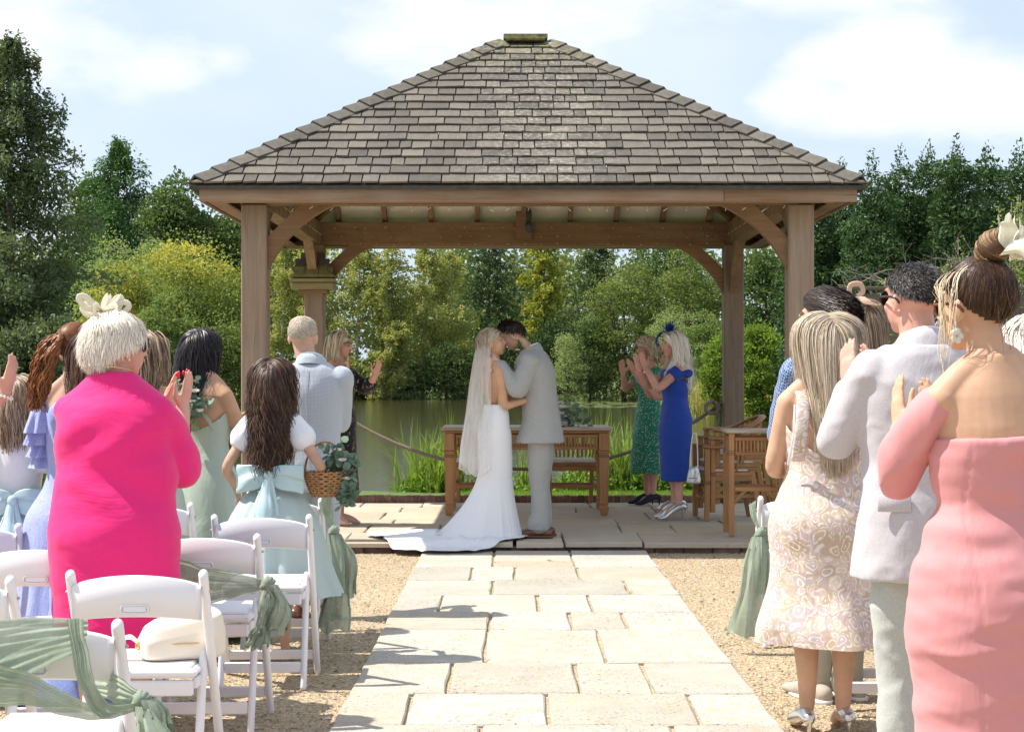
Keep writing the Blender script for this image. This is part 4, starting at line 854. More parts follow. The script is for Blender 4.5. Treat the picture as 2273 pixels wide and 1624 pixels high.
# ---- sage sashes
SAGE = simple('sage_gauze', (.37, .44, .34), .85, .22, 5, .5, 90, .004, trans=.28, sheen=.2, tone=.18, stretch=(1, 1, .35))
def pleat(seed, k=5): r = np.random.default_rng(seed); F = r.uniform(2, 9, k); A = r.uniform(.4, 1, k)/F**.6; PH = r.uniform(0, 6.28, k); D = r.uniform(-1.5, 1.5, k); return lambda u, v: sum(a*np.sin(2*PI*(f*v)+p+dd*u*3) for a, f, p, dd in zip(A, F, PH, D))
def cloth(mb, top, bot, nu, nv, nvec, amp, seed, amps=None):
    """pleats run along u; top/bot are edge polylines"""
    T = spline(top, nu); B = spline(bot, nu); v = np.linspace(0, 1, nv); pf = pleat(seed); U, V = np.meshgrid(np.linspace(0, 1, nu), v, indexing='ij')
    a = amp*(np.interp(U, np.linspace(0, 1, len(amps)), amps) if amps is not None else 1.0)
    P = T[:, None]*(1-V[..., None])+B[:, None]*V[..., None]+np.asarray(nvec)*(pf(U, V)*a)[..., None]
    P += (sn(P.reshape(-1, 3), 22, seed)*.004).reshape(P.shape[:2])[..., None]
    mb.add(P.reshape(-1, 3), grid_faces(nu, nv, False), tone=rng.uniform(.35, .65, (nu-1)*(nv-1)))
def tail(mb, P, w0, w1, seed, side=(1, 0, 0), amp=.016, nu=40, nv=22):
    P = np.array(P, float); C = spline(P, nu); S = np.array(side, float); u = np.linspace(0, 1, nu); wd = w0+(w1-w0)*u**.8+.012*np.sin(u*9+seed); pf = pleat(seed, 6); v = np.linspace(-.5, .5, nv)
    N = np.cross(S, (0, 0, 1)); th = v*PI*1.15
    Q = C[:, None]+S*(np.sin(th)[None, :, None]*wd[:, None, None]*.5)+N*(np.cos(th)[None, :, None]*wd[:, None, None]*.28)
    Q += N*(pf(u[:, None]*1.5, v[None]+.5)*amp)[..., None]*np.clip(u*3, .15, 1)[:, None, None]+S*(np.sin(v[None]*30+u[:, None]*6+seed)*amp*.4)[..., None]
    Q[-1, :, 2] += np.sin(v*14+seed)*.015; mb.add(Q.reshape(-1, 3), grid_faces(nu, nv, False), tone=rng.uniform(.35, .65, (nu-1)*(nv-1)))
def sash(label, parts, knot, tails, kr=.035, wr=None):
    root = thing('chair_sash', label, 'sash', knot, 0, 'sage sashes tied to the aisle chairs'); k = np.array(knot)
    for j, (top, bot, nvec, amp, amps) in enumerate(parts):
        mb = MB(); cloth(mb, np.array(top)-k, np.array(bot)-k, 60, 40, nvec, amp, 5+j+len(label), amps); mb.build('band', SAGE, root, smooth=True)
    mb = MB(); 
    for q in range(3): a = .5+q*.55; tube(mb, [np.array((-kr*.75*math.cos(a), 0, -kr*.7*math.sin(a))), np.array((0, -kr*.62, kr*.1*q)), np.array((kr*.75*math.cos(a), .0, kr*.7*math.sin(a)))], [kr*.3, kr*.42, kr*.3], 12, n=12)
    ball(mb, (0, 0, 0), (kr*.8, kr*.7, kr*.8)); mb.build('knot', SAGE, root, smooth=True)
    for j, (P, w0, w1, s_) in enumerate(tails): mb = MB(); tail(mb, np.array(P)-k, w0, w1, j*3+len(label), s_); mb.build('tail', SAGE, root, smooth=True)
    return root
_b = SAGE.node_tree.nodes['Principled BSDF']; _b.inputs['Alpha'].default_value = .88; _b.inputs['Specular IOR Level'].default_value = .15
# bottom left: draped over the rail, twisted across to a knot on the right post
yb = 4.09
P_ = lambda x, y, d: tuple(W(x, y, d))
sash('sage gauze draped over and knotted to the chair in the bottom left corner',
     [([P_(-140, 1385, 4.06), P_(60, 1372, 4.055), P_(196, 1372, 4.06)], [P_(-140, 1600, 4.07), P_(60, 1500, 4.03), P_(190, 1440, 4.02)], (0, 1, 0), .006, [1, 1, .5]),
      ([P_(-140, 1440, 4.03), P_(60, 1490, 4.00), P_(200, 1560, 4.01), P_(300, 1545, 4.01)], [P_(-140, 1585, 4.05), P_(60, 1565, 4.03), P_(200, 1600, 4.02), P_(300, 1565, 4.01)], (0, 1, 0), .012, [1, 1, .8, .4]),
      ([P_(185, 1372, 4.03), P_(200, 1470, 3.99), P_(240, 1560, 3.98), P_(308, 1560, 3.99)], [P_(150, 1372, 4.04), P_(172, 1500, 4.0), P_(222, 1590, 3.99), P_(305, 1578, 4.0)], (.3, 1, .3), .012, [.4, 1, 1, .4]),
      ([P_(210, 1480, 4.20), P_(262, 1500, 4.1), P_(310, 1535, 4.05)], [P_(210, 1540, 4.20), P_(262, 1560, 4.1), P_(310, 1565, 4.05)], (0, 1, 0), .01, [1, 1, .4])],
     P_(312, 1556, 4.02), [([P_(318, 1566, 3.99), P_(345, 1640, 3.97), P_(355, 1760, 3.99)], .04, .13, (1, 0, 0)), ([P_(330, 1550, 4.0), P_(352, 1590, 4.0), P_(370, 1700, 4.02)], .03, .07, (.8, .6, 0))], .030)
sash('sage sash knotted across the chair right of the woman in bright pink',
     [([P_(330, 1212, 6.30), P_(440, 1252, 6.27), P_(520, 1270, 6.27), P_(590, 1288, 6.28)], [P_(330, 1348, 6.34), P_(440, 1345, 6.31), P_(520, 1325, 6.29), P_(590, 1305, 6.28)], (0, 1, 0), .013, [1, 1, .8, .35])],
     P_(594, 1296, 6.27), [([P_(596, 1300, 6.25), P_(592, 1350, 6.24), P_(572, 1430, 6.24)], .03, .07, (1, 0, 0)), ([P_(600, 1296, 6.25), P_(622, 1340, 6.25), P_(608, 1400, 6.25)], .03, .10, (1, .2, 0)), ([P_(576, 1390, 6.235), P_(568, 1408, 6.235), P_(562, 1436, 6.235)], .04, .05, (1, 0, 0))], .034)
sash('long sage sash hanging from the chair beside the pale blue suit',
     [([P_(712, 1096, 8.24), P_(716, 1130, 8.22), P_(728, 1168, 8.2)], [P_(734, 1100, 8.24), P_(740, 1140, 8.22), P_(744, 1176, 8.2)], (.5, 1, 0), .01, [1, 1, .5])],
     P_(740, 1180, 8.19), [([P_(738, 1186, 8.17), P_(752, 1260, 8.15), P_(742, 1398, 8.17)], .05, .15, (1, 0, 0)), ([P_(746, 1184, 8.18), P_(772, 1230, 8.17), P_(774, 1320, 8.18)], .04, .08, (1, 0, 0))], .035)
sash('sage sash knotted on the chair left of the paisley dress',
     [([P_(1735, 1096, 8.36), P_(1722, 1150, 8.33), P_(1692, 1176, 8.3)], [P_(1780, 1100, 8.36), P_(1745, 1195, 8.33), P_(1696, 1192, 8.3)], (0, 1, 0), .012, [1, 1, .4]), ([P_(1662, 1120, 8.38), P_(1668, 1150, 8.34), P_(1684, 1180, 8.3)], [P_(1678, 1110, 8.38), P_(1680, 1150, 8.34), P_(1692, 1178, 8.3)], (0, 1, 0), .006, None)],
     P_(1687, 1184, 8.28), [([P_(1684, 1190, 8.26), P_(1678, 1270, 8.24), P_(1664, 1405, 8.26)], .06, .21, (1, 0, 0)), ([P_(1690, 1190, 8.27), P_(1698, 1240, 8.26), P_(1694, 1320, 8.27)], .03, .10, (1, 0, 0))], .034)
sash('short sage tail hanging under the hem of the paisley dress', [], P_(1862, 1425, 6.74), [([P_(1860, 1425, 6.73), P_(1864, 1480, 6.72), P_(1868, 1540, 6.73)], .05, .06, (1, 0, 0))], .02)
# ---- teak furniture
TKX = woodmat('teak_x', (.36, .17, .07), (.48, .27, .12), 0, 1.0, .45, streak=(.28, .12, .045)); TKZ = woodmat('teak_z', (.36, .17, .07), (.49, .27, .12), 2, 1.0, .45, streak=(.28, .12, .045)); TKY = woodmat('teak_y', (.36, .17, .07), (.48, .27, .12), 1, 1.0, .45)
TTOP = woodmat('teak_top_bleached', (.44, .33, .24), (.56, .46, .36), 0, 1.0, .5); CUSH = simple('cream_cushion', (.66, .64, .58), .9, .1, 10, .4, 150, .002); BANDM = simple('teak_dark_ring', (.12, .06, .03), .6)
def tp(root, nm, c, s, mat, bev=.004, R=None): mb = MB(); mb.box((0, 0, 0), s, bev=bev); o = mb.build(nm, mat, root, loc=c); o.rotation_euler = R or (0, 0, 0); return o
def gallery(root, x0, x1, y, z0, z1, n, axis=0):
    """rail, little slats and rail"""
    for z in (z0, z1): 
        tp(root, 'rail', ((x0+x1)/2, y, z) if axis == 0 else (y, (x0+x1)/2, z), (x1-x0, .024, .030) if axis == 0 else (.024, x1-x0, .030), TKX if axis == 0 else TKY)
    for i in range(n):
        u = x0+(x1-x0)*(i+.5)/n; tp(root, 'slat', (u, y, (z0+z1)/2) if axis == 0 else (y, u, (z0+z1)/2), ((x1-x0)/n*.52, .012, z1-z0-.028) if axis == 0 else (.012, (x1-x0)/n*.52, z1-z0-.028), TKZ, .002)
tb = thing('signing_table', 'long teak signing table with slatted frieze standing behind the couple', 'table', (.14, 15.72, .094)); TW, TD, TH = 1.62, .78, .835
tp(tb, 'table_top', (0, 0, TH-.016), (TW, TD, .032), TTOP, .006); tp(tb, 'moulding', (0, 0, TH-.045), (TW-.05, TD-.05, .024), TKX, .006)
for sx in (-1, 1):
    for sy in (-1, 1):
        lx, ly = sx*(TW/2-.075), sy*(TD/2-.075)
        mb = MB(); mb.box((0, 0, TH-.14), (.10, .10, .165), bev=.005); mb.box((0, 0, TH-.235), (.112, .112, .02), bev=.005); eloft(mb, [(0, 0, TH-.246, .052, .052), (0, 0, .13, .040, .040), (0, 0, .115, .048, .048), (0, 0, .09, .034, .034), (0, 0, .07, .05, .05), (0, 0, .03, .044, .044), (0, 0, 0.0, .034, .034)], 4, fold=lambda t, u: np.full(t.shape, 1.0)*np.ones((u.shape[0], 1))*1.25)
        for z_ in (): pass
        v = mb.v[-1]; c, s_ = math.cos(PI/4), math.sin(PI/4); mb.v[-1] = np.stack([v[:, 0]*c-v[:, 1]*s_, v[:, 0]*s_+v[:, 1]*c, v[:, 2]], -1)
        mb.build('leg', TKZ, tb, loc=(lx, ly, 0))
        for q in range(3): tp(tb, 'leg_ring', (lx, ly, TH-.262-q*.011), (.094, .094, .005), BANDM, .001)
for sy in (-1, 1): gallery(tb, -TW/2+.13, TW/2-.13, sy*(TD/2-.075), TH-.20, TH-.085, 46)
for sx in (-1, 1): gallery(tb, -TD/2+.13, TD/2-.13, sx*(TW/2-.075), TH-.20, TH-.085, 18, 1)
def armchair(label, loc, rz, group='teak armchairs on the patio'):
    r = thing('armchair', label, 'armchair', loc, rz, group)          # faces +Y; curved tub back
    for sx in (-1, 1):
        mb = MB(); mb.beam((sx*.25, .22, 0), (sx*.26, .22, .655), .045, .045); mb.build('leg', TKZ, r); mb = MB(); mb.beam((sx*.215, -.29, 0), (sx*.22, -.20, .45), .04, .045); mb.build('leg', TKZ, r)
        for q in range(3): tp(r, 'leg_ring', (sx*.256, .22, .36-q*.012), (.05, .05, .005), BANDM, .001)
    pts = []
    for a in np.linspace(-.22*PI, 1.22*PI, 25):
        x = .29*math.cos(a); y = .02-.27*math.sin(a) if math.sin(a) > 0 else .02-.30*math.sin(a)*1.15; z = .672+.125*max(0, math.sin(a))**1.2; pts.append((x, y, z))
    mb = MB(); tube(mb, pts, .036, 10, flat=.42, up=(0, 0, 1)); mb.build('arm_rail', TKX, r, smooth=True)
    for a in np.linspace(.12*PI, .88*PI, 14):
        x = .29*math.cos(a); y = .02-.27*math.sin(a); z = .672+.125*max(0, math.sin(a))**1.2; mb = MB(); mb.beam((x*.86, y*.80+.0, .45), (x, y, z-.01), .022, .010, up=(x, y, 0)); mb.build('slat', TKZ, r)
    tp(r, 'seat', (0, .02, .425), (.50, .46, .03), TKX); tp(r, 'cushion', (0, .03, .458), (.45, .42, .045), CUSH, .018)
    for y in (.22, -.20): tp(r, 'rail', (0, y, .385), (.45, .022, .05), TKX)
    for y, z in ((.22, .20), (-.24, .20)): tp(r, 'stretcher', (0, y, z), (.45, .020, .03), TKX)
    for sx in (-1, 1): tp(r, 'rail', (sx*.235, 0, .385), (.022, .40, .05), TKY); tp(r, 'stretcher', (sx*.235, -.01, .22), (.020, .43, .03), TKY)
    return r
armchair('teak armchair with a pale cushion behind the left end of the signing table', (-.36, 16.62, .094), PI-.06)
armchair('teak armchair with a pale cushion behind the right end of the signing table', (.62, 16.62, .094), PI+.05)
a1 = armchair('bottom teak armchair of the stack right of the woman in blue, with a cream cushion', (1.97, 15.05, .094), PI/2+.10)
for i, lb in enumerate(('middle teak armchair of the stack right of the woman in blue', 'top teak armchair of the stack right of the woman in blue')):
    c = copytree(a1); tag(c, lb); c.location = (1.97+.055*(i+1), 15.05+.03*(i+1), .094+.075*(i+1)); c.rotation_euler = (0, 0, PI/2+.10-.03*i)
ts = thing('side_table', 'tall narrow teak side table with a slatted frieze, right of the stacked armchairs', 'table', (2.02, 13.58, .094), -.02)
tp(ts, 'table_top', (0, 0, .862), (.50, .50, .026), TTOP, .005)
for sx in (-1, 1):
    for sy in (-1, 1):
        mb = MB(); mb.beam((sx*.205, sy*.205, 0), (sx*.205, sy*.205, .848), .045, .045); mb.build('leg', TKZ, ts)
        for q in range(3): tp(ts, 'leg_ring', (sx*.205, sy*.205, .70-q*.014), (.049, .049, .005), BANDM, .001)
        mb = MB(); mb.beam((sx*.19, sy*.205, .27), (sx*.09, sy*.205, .375), .018, .03); mb.build('bracket', TKX, ts)
for s_ in (-1, 1): gallery(ts, -.18, .18, s_*.205, .68, .80, 12); gallery(ts, -.18, .18, s_*.205, .68, .80, 12, 1); tp(ts, 'stretcher', (0, s_*.205, .385), (.365, .022, .035), TKX); tp(ts, 'stretcher', (s_*.205, 0, .385), (.022, .365, .035), TKY)
# ---- rope swag
def rope(mb, P, r=.021, pitch=.085, n=260):
    C = spline(P, n); T = np.gradient(C, axis=0); L = np.concatenate([[0], np.cumsum(np.linalg.norm(np.diff(C, axis=0), axis=1))]); T /= np.linalg.norm(T, axis=1)[:, None]
    N = np.cross(T, (0, 0, 1.)); N /= np.linalg.norm(N, axis=1)[:, None]+1e-9; B = np.cross(T, N)
    for k in range(3): a = L/pitch*2*PI+k*2*PI/3; tube(mb, C+N*(np.cos(a)*r*.5)[:, None]+B*(np.sin(a)*r*.5)[:, None], r*.55, 6, capr=False)
rp = thing('rope_barrier', 'thick grey rope swagged between the rear posts behind the signing table', 'rope', (GX, 17.2, 0)); mb = MB()
xs_ = np.linspace(-2.1, 2.1, 15); zs = .43+.70*(np.cosh(xs_*.62)-1)/(math.cosh(2.1*.62)-1); zs[0] += .02; rope(mb, [(x, -.02 if abs(x) < 2 else -.08, z) for x, z in zip(xs_, zs)])
ROPE = simple('grey_rope', (.25, .21, .17), .95, .3, 60, .6, 300, .002); mb.build('rope', ROPE, rp, smooth=True)
mb = MB()
for k in range(4): a = k*.9; c = np.array((1.98, -.13, 1.08)); tube(mb, [c+np.array((.07*math.cos(a+t), .035*math.sin(t*2+k), .06*math.sin(a+t))) for t in np.linspace(0, 4.6, 12)], .021, 8, n=24)
tube(mb, [(2.02, -.15, 1.12), (2.06, -.14, .98), (2.05, -.15, .84)], .021, 8, n=10); mb.build('knot', ROPE, rp, smooth=True)
# ---- garden spotlight
sp = thing('spotlight', 'small black floodlight standing on the grass behind the side table', 'spotlight', tuple(W(1674, 1086, 17.7)[:2])+(.08,)); 
mb = MB(); mb.box((0, 0, .13), (.17, .08, .15), R=rotx(.3), bev=.01); mb.build('housing', BLK, sp); mb = MB(); tube(mb, [(-.10, 0, 0), (-.10, 0, .13), (-.09, .0, .14)], .006, 6); tube(mb, [(.10, 0, 0), (.10, 0, .13), (.09, 0, .14)], .006, 6); tube(mb, [(-.10, 0, 0.002), (.10, 0, .002)], .006, 6); mb.build('bracket', BLK, sp)
mb = MB(); mb.box((0, -.045, .12), (.14, .006, .11), R=rotx(.3), bev=.002); mb.build('lens', simple('lamp_glass', (.05, .05, .06), .1), sp)
# ---- flowers on the table
PETW = simple('white_petal', (.80, .78, .70), .6, .06, 20, trans=.25, tone=.06); EUC = simple('eucalyptus_leaf', (.16, .25, .17), .6, .25, 12, trans=.2, tone=.2)
def bloom(mb, c, r, seed=0):
    R_ = np.random.default_rng(seed); c = np.asarray(c)
    for ring, (k, rr, tilt) in enumerate(((5, .35, 1.25), (6, .62, .85), (7, .95, .45))):
        for i in range(k):
            a = i*2*PI/k+ring+R_.uniform(-.2, .2); d = np.array([math.cos(a)*math.cos(tilt), math.sin(a)*math.cos(tilt), math.sin(tilt)]); s = np.array([-math.sin(a), math.cos(a), 0]); n_ = np.cross(d, s)
            P = [c+d*0, c+d*rr*r*.5-n_*r*.12, c+d*rr*r*.95, c+d*rr*r*1.05+n_*r*.15]; ribbon(mb, P, [r*.3, r*.85, r*.7, r*.15], s, tone=.5+.3*(ring/2)-.2)
def foliage(mb, c, spread, n, leaf=.03, seed=3, down=0.0):
    R_ = np.random.default_rng(seed); c = np.asarray(c, float)
    for i in range(n):
        d = nrm(R_.normal(size=3)*np.array(spread)); L = np.linalg.norm(np.array(spread)*d)*R_.uniform(.8, 1.25); p = c.copy(); 
        for k in range(6):
            p = c+d*L*(k+1)/6+np.array([0, 0, -down*((k+1)/6)**2]); q = nrm(R_.normal(size=3)); s = nrm(np.cross(q, R_.normal(size=3))); w_ = leaf*R_.uniform(.7, 1.15); mb.add([p, p+q*w_*.25+s*w_*.40, p+q*w_*.7+s*w_*.42, p+q*w_*1.05+s*w_*.1, p+q*w_*.95-s*w_*.25, p+q*w_*.6-s*w_*.46, p+q*w_*.2-s*w_*.36], [list(range(7))], tone=R_.random())
ft = thing('flower_arrangement', 'low arrangement of white flowers and eucalyptus on the signing table beside the groom', 'flowers', tuple(W(1248, 945, 15.6)[:2])+(.93,))
for i in range(9): mb = MB(); bloom(mb, (rng.uniform(-.07, .05), rng.uniform(-.08, .08), .05+rng.uniform(0, .17)), .055, i); mb.build('flower', PETW, ft)
mb = MB(); foliage(mb, (.04, 0, .07), (.24, .12, .12), 26, .06); mb.build('leaves', EUC, ft)
mb = MB(); eloft(mb, [(0, 0, 0, .05, .05), (0, 0, .05, .065, .065)], 16); mb.build('bowl', simple('clear_bowl', (.6, .6, .58), .2), ft)
pn = thing('register_book', 'small black book lying on the signing table', 'book', tuple(W(1240, 945, 15.45)[:2])+(.931,)); mb = MB(); mb.box((0, 0, .006), (.10, .07, .012), bev=.002); mb.build('cover', BLK, pn); mb = MB(); mb.box((0, 0, .0145), (.09, .06, .004), bev=.001); mb.build('page', simple('paper', (.75, .75, .72), .8), pn)
# ---- cream handbag on a chair
CRM = simple('cream_leather', (.78, .71, .60), .5, .06, 8, .25, 90, .002); GOLD = simple('gold_metal', (.75, .52, .2), .25, metal=1.0)
hb = thing('handbag', 'cream zipped handbag lying on the seat of the white chair beside the bright pink dress', 'handbag', (-1.10, 5.40, .48), .35)
mb = MB(); eloft(mb, [(-.0, 0, .0, .125, .075), (0, 0, .01, .14, .088), (0, 0, .06, .14, .090), (.005, 0, .10, .125, .075), (.01, 0, .115, .10, .055)], 48, sq=4.5); m_ = voxel(mb, .006, 3); v = getv(m_); v[:, 2] += (v[:, 0]*.18+.02)*np.clip(v[:, 2]/.1, 0, 1)+sn(v, 18, 4)*.002; setv(m_, v); link('bag_body', m_, CRM, hb)
mb = MB(); tube(mb, spline([(.145*math.cos(a), .092*math.sin(a), .055) for a in np.linspace(PI, 2*PI, 9)], 24), .0025, 5); mb.build('zip', GOLD, hb, smooth=True)
mb = MB(); ball(mb, (-.145, -.02, .045), (.010, .008, .014)); mb.build('zip_pull', GOLD, hb, smooth=True)
mb = MB(); ribbon(mb, spline([(-.14, .0, .05), (-.17, -.01, .075), (-.20, 0, .06), (-.21, .0, .02)], 12), .035, (.2, 1, .3)); mb.build('strap', CRM, hb, smooth=True)
# ---- silver handbag hanging from the armchair
SILV = simple('silver_leather', (.62, .62, .63), .28, .1, 10, .3, 120, .002, metal=.7)
sb = thing('handbag', 'small silver handbag hanging by its strap from the stacked armchairs', 'handbag', tuple(W(1540, 1050, 14.62)))
mb = MB(); eloft(mb, [(0, 0, -.095, .045, .025), (0, 0, -.085, .062, .034), (0, 0, -.02, .058, .030), (0, 0, .045, .042, .018), (0, 0, .055, .03, .01)], 32, n=18); mb.build('bag_body', SILV, sb, smooth=True)
mb = MB(); eloft(mb, [(-.004, -.004, -.045, .050, .034), (0, -.003, .02, .050, .030), (0, 0, .058, .035, .016)], 24, n=10); mb.build('flap', SILV, sb, smooth=True)
mb = MB(); tube(mb, spline([(-.035, 0, .045), (-.03, 0, .17), (-.005, .0, .36), (.02, 0, .36), (.035, 0, .17), (.035, 0, .045)], 30), .0055, 8, flat=.5, up=(0, 1, 0)); mb.build('strap', SILV, sb, smooth=True)
# ================================================================ PEOPLE
def skinmat(name, c): return simple(name, c, .56, .12, 9, .15, 200, .0008, sub=.12, spec=.3)
SK_FAIR = skinmat('skin_fair', (.60, .37, .27)); SK_PINK = skinmat('skin_rosy', (.62, .33, .25)); SK_TAN = skinmat('skin_tanned', (.58, .35, .23)); SK_WARM = skinmat('skin_warm', (.58, .33, .20)); SK_GIRL = skinmat('skin_girl', (.54, .33, .22))
def hairmat(name, c1, c2, c3, rough=.38):
    m, n, b, o = newmat(name); a = NN(n, 'ShaderNodeAttribute', attribute_name='tone').outputs['Fac']; f = noiseN(n, coords(n, (1, 1, .25)), 60, 3, .6)
    s = NN(n, 'ShaderNodeMath', {0: f, 1: .35, 2: a}, operation='MULTIPLY_ADD'); s2 = NN(n, 'ShaderNodeMath', {0: s.outputs[0], 1: .17}, operation='SUBTRACT')
    n.links.new(ramp(n, s2.outputs[0], ((0, c1), (.5, c2), (1, c3))), b.inputs['Base Color']); b.inputs['Roughness'].default_value = rough+.08; b.inputs['Specular IOR Level'].default_value = .28; return m
EYEW = simple('eye_white', (.70, .68, .65), .2); IRIS = simple('iris_dark', (.03, .02, .015), .15); LIPS = simple('lips', (.50, .17, .15), .45); LIPR = simple('lips_red', (.50, .08, .08), .4)
TF = [(0, 0, .78, .150, .110), (0, -.008, .90, .172, .126), (0, 0, 1.0, .152, .110), (0, 0, 1.09, .126, .094), (0, .005, 1.18, .138, .106), (0, .008, 1.27, .148, .122), (0, 0, 1.34, .150, .104), (0, -.008, 1.390, .142, .086), (0, -.014, 1.43, .108, .068), (0, -.016, 1.462, .074, .057), (0, -.014, 1.495, .054, .053)]
TM = [(0, 0, .78, .150, .112), (0, -.005, .90, .165, .120), (0, 0, 1.0, .152, .112), (0, 0, 1.1, .148, .108), (0, 0, 1.22, .165, .118), (0, 0, 1.32, .180, .124), (0, -.005, 1.39, .176, .104), (0, -.012, 1.435, .138, .084), (0, -.014, 1.475, .092, .070), (0, -.014, 1.51, .066, .064)]
def folds(seed, a0, a1, pw=1.5, fr=(5, 22), k=7, drift=1.5):
    r = np.random.default_rng(seed); F = r.integers(fr[0], fr[1], k); A = r.uniform(.4, 1, k)/np.sqrt(F/fr[0]); P_ = r.uniform(0, 6.28, k); D = r.uniform(-drift, drift, k); S = A.sum()*.55
    return lambda th, u: 1+(a0+(a1-a0)*u**pw)*sum(a*np.sin(f*th+p+d*u*2) for a, f, p, d in zip(A, F, P_, D))/S
class Person:
    def __init__(s, label, X, Y, z0, H, yaw, sex='f', skin=None, b=1.0, heel=0.0, hyaw=0, hpitch=0, hroll=0, hoff=(0, 0, 0), warp=None, vs=.0065, name='person', group=None, child=False):
        s.root = thing(name, label, 'person', (X, Y, z0), math.radians(yaw), group); s.k = H/1.75; s.sex = sex; s.skin = skin or SK_FAIR; s.b = b; s.heel = heel; s.warp = warp; s.vs = vs
        k = s.k; s.T = np.array(TF if sex == 'f' else TM)*np.array([k, k, k, k*b, k*b]); s.T[:, 2] += heel; s.bb = b
        if child: s.T[:, 3:5] *= .86
        s.hs = 1.0 if sex == 'f' else 1.03
        if child: s.hs = .95
        s.H = H+heel; s.ho = np.array((0, .025, H+heel-.126*s.hs))+np.array(hoff); s.Rh = rotz(math.radians(hyaw))@rotx(math.radians(hpitch))@roty(math.radians(hroll))
        s.sw = (.148 if sex == 'f' else .172)*k*(.55+.45*b)*(.86 if child else 1); s.zs = (1.368 if sex == 'f' else 1.382)*k+heel; s.arm = {}; s.child = child
    def w_(s, v):
        v = np.asarray(v, float)
        return v if s.warp is None else s.warp(v.reshape(-1, 3)).reshape(v.shape)
    def add(s, name, g, mat, parent=None, smooth=True, head=False, nowarp=False):
        if isinstance(g, MB):
            if not nowarp: g.v = [s.w_(v).astype(np.float32) for v in g.v]
            return g.build(name, mat, parent or s.root, smooth=smooth)
        if not nowarp: setv(g, s.w_(getv(g)))
        o = link(name, g, mat, parent or s.root); 
        at = g.attributes.get('tone') or g.attributes.new('tone', 'FLOAT', 'FACE')
        return o
    def HP(s, p): return s.ho+(np.asarray(p, float)*s.hs)@s.Rh.T
    def setarm(s, side, wrist, pole=(0, -.3, -1), fdir=None, palm=None, curl=.25, spread=.12):
        sg = -1 if side == 'L' else 1; k = s.k; S = np.array((sg*s.sw, -.012*k, s.zs)); a, f = .285*k, .245*k; Wp = np.array(wrist, float); d = Wp-S; L = min(np.linalg.norm(d), (a+f)*.995); dn = nrm(d); Wp = S+dn*L
        x = (a*a-f*f+L*L)/(2*L); h = math.sqrt(max(0, a*a-x*x)); pv = np.array(pole, float)*np.array([sg, 1, 1]); pv = nrm(pv-dn*(pv@dn)); E = S+dn*x+pv*h
        fd = nrm(Wp-E) if fdir is None else nrm(np.array(fdir, float)); pn = np.array((-sg, 0, 0.)) if palm is None else np.array(palm, float); pn = nrm(pn-fd*(pn@fd)); s.arm[side] = (S, E, Wp, fd, pn, curl, spread)
    def armpts(s, side, infl=0.0, upto=2.0, n=16, r0=None):
        S, E, Wp = s.arm[side][:3]; ar = (1.0 if s.sex == 'f' else 1.15)*s.k*(.45+.55*s.b)*(.85 if s.child else 1); P = [S, S*.5+E*.5, E, E*.55+Wp*.45, Wp]; R = np.array([.047, .044, .037, .036, .0255])*ar+infl
        Q = spline(np.column_stack([P, R]), n); m = max(3, int(n*upto/2)); return Q[:m, :3], Q[:m, 3]
    def hand(s, mb, side):
        S, E, Wp, fd, pn, curl, spread = s.arm[side]; sg = -1 if side == 'L' else 1; sc_ = s.k*(1.0 if s.sex == 'f' else 1.1)*(.9 if s.child else 1); sd = np.cross(fd, pn)      # sideways across the palm
        # thumb side: toward the body's midline for palms facing in, chosen so that thumb points up/back
        ths = sd if sd@np.array((0, -.35, 1.0)) > 0 else -sd
        tube(mb, [Wp-fd*.02, Wp+fd*.03*sc_, Wp+fd*.085*sc_], np.array([.024, .037, .036])*sc_, 12, n=7, flat=.42, up=pn)
        for i, (off, L, r) in enumerate(((.027, .074, .0082), (.009, .082, .0085), (-.010, .076, .0081), (-.027, .060, .0072))):
            b0 = Wp+fd*.085*sc_+ths*off*sc_; d = nrm(fd+ths*(off*spread*40*.28)); pts = [b0-fd*.02*sc_]; p = b0; c = curl*(.7+.15*i); dd = d
            for q in range(3): p = p+dd*L*sc_*(.42, .32, .26)[q]; pts.append(p); dd = nrm(dd*math.cos(c)+pn*math.sin(c))
            tube(mb, pts, np.array([1.05, 1.0, .95, .78])*r*sc_, 8, n=9)
        b0 = Wp+fd*.025*sc_+ths*.026*sc_; d = nrm(fd*.62+ths*.72+pn*.22); tube(mb, [b0-d*.01, b0+d*.04*sc_, b0+nrm(d+fd*.5)*.072*sc_, b0+nrm(d+fd*.7)*.092*sc_], np.array([.015, .012, .0105, .008])*sc_, 8, n=9)
    def headmesh(s, mb):
        H = s.HP; R = s.Rh; h = s.hs; m = s.sex == 'm'
        ball(mb, H((0, -.012, .032)), np.array([.074, .094, .084])*h, R, 28, 20); ball(mb, H((0, .028, -.028)), np.array([.058, .062, .078])*h, R, 24, 16)
        ball(mb, H((0, .048, -.088)), np.array([.030 if m else .026, .028, .022])*h, R); ball(mb, H((0, .01, -.065)), np.array([.054 if m else .048, .052, .036])*h, R)
        for x in (-1, 1):
            ball(mb, H((x*.036, .060, -.022)), np.array([.022, .020, .024])*h, R); ball(mb, H((x*.079, -.006, -.006)), np.array([.009, .019, .031])*h, R@rotz(-x*.35)@rotx(-.15), 14, 10); ball(mb, H((x*.080, .0, -.030)), np.array([.007, .010, .012])*h, R)
            ball(mb, H((x*.012, .094, -.024)), np.array([.009, .010, .008])*h, R)
        ball(mb, H((0, .074, .036)), np.array([.050, .018, .012])*h, R); tube(mb, [H((0, .082, .026)), H((0, .096, .002)), H((0, .106, -.021))], np.array([.009, .0095, .0115])*h, 10, n=7)
        ball(mb, H((0, .082, -.052)), np.array([.024, .013, .016])*h, R)
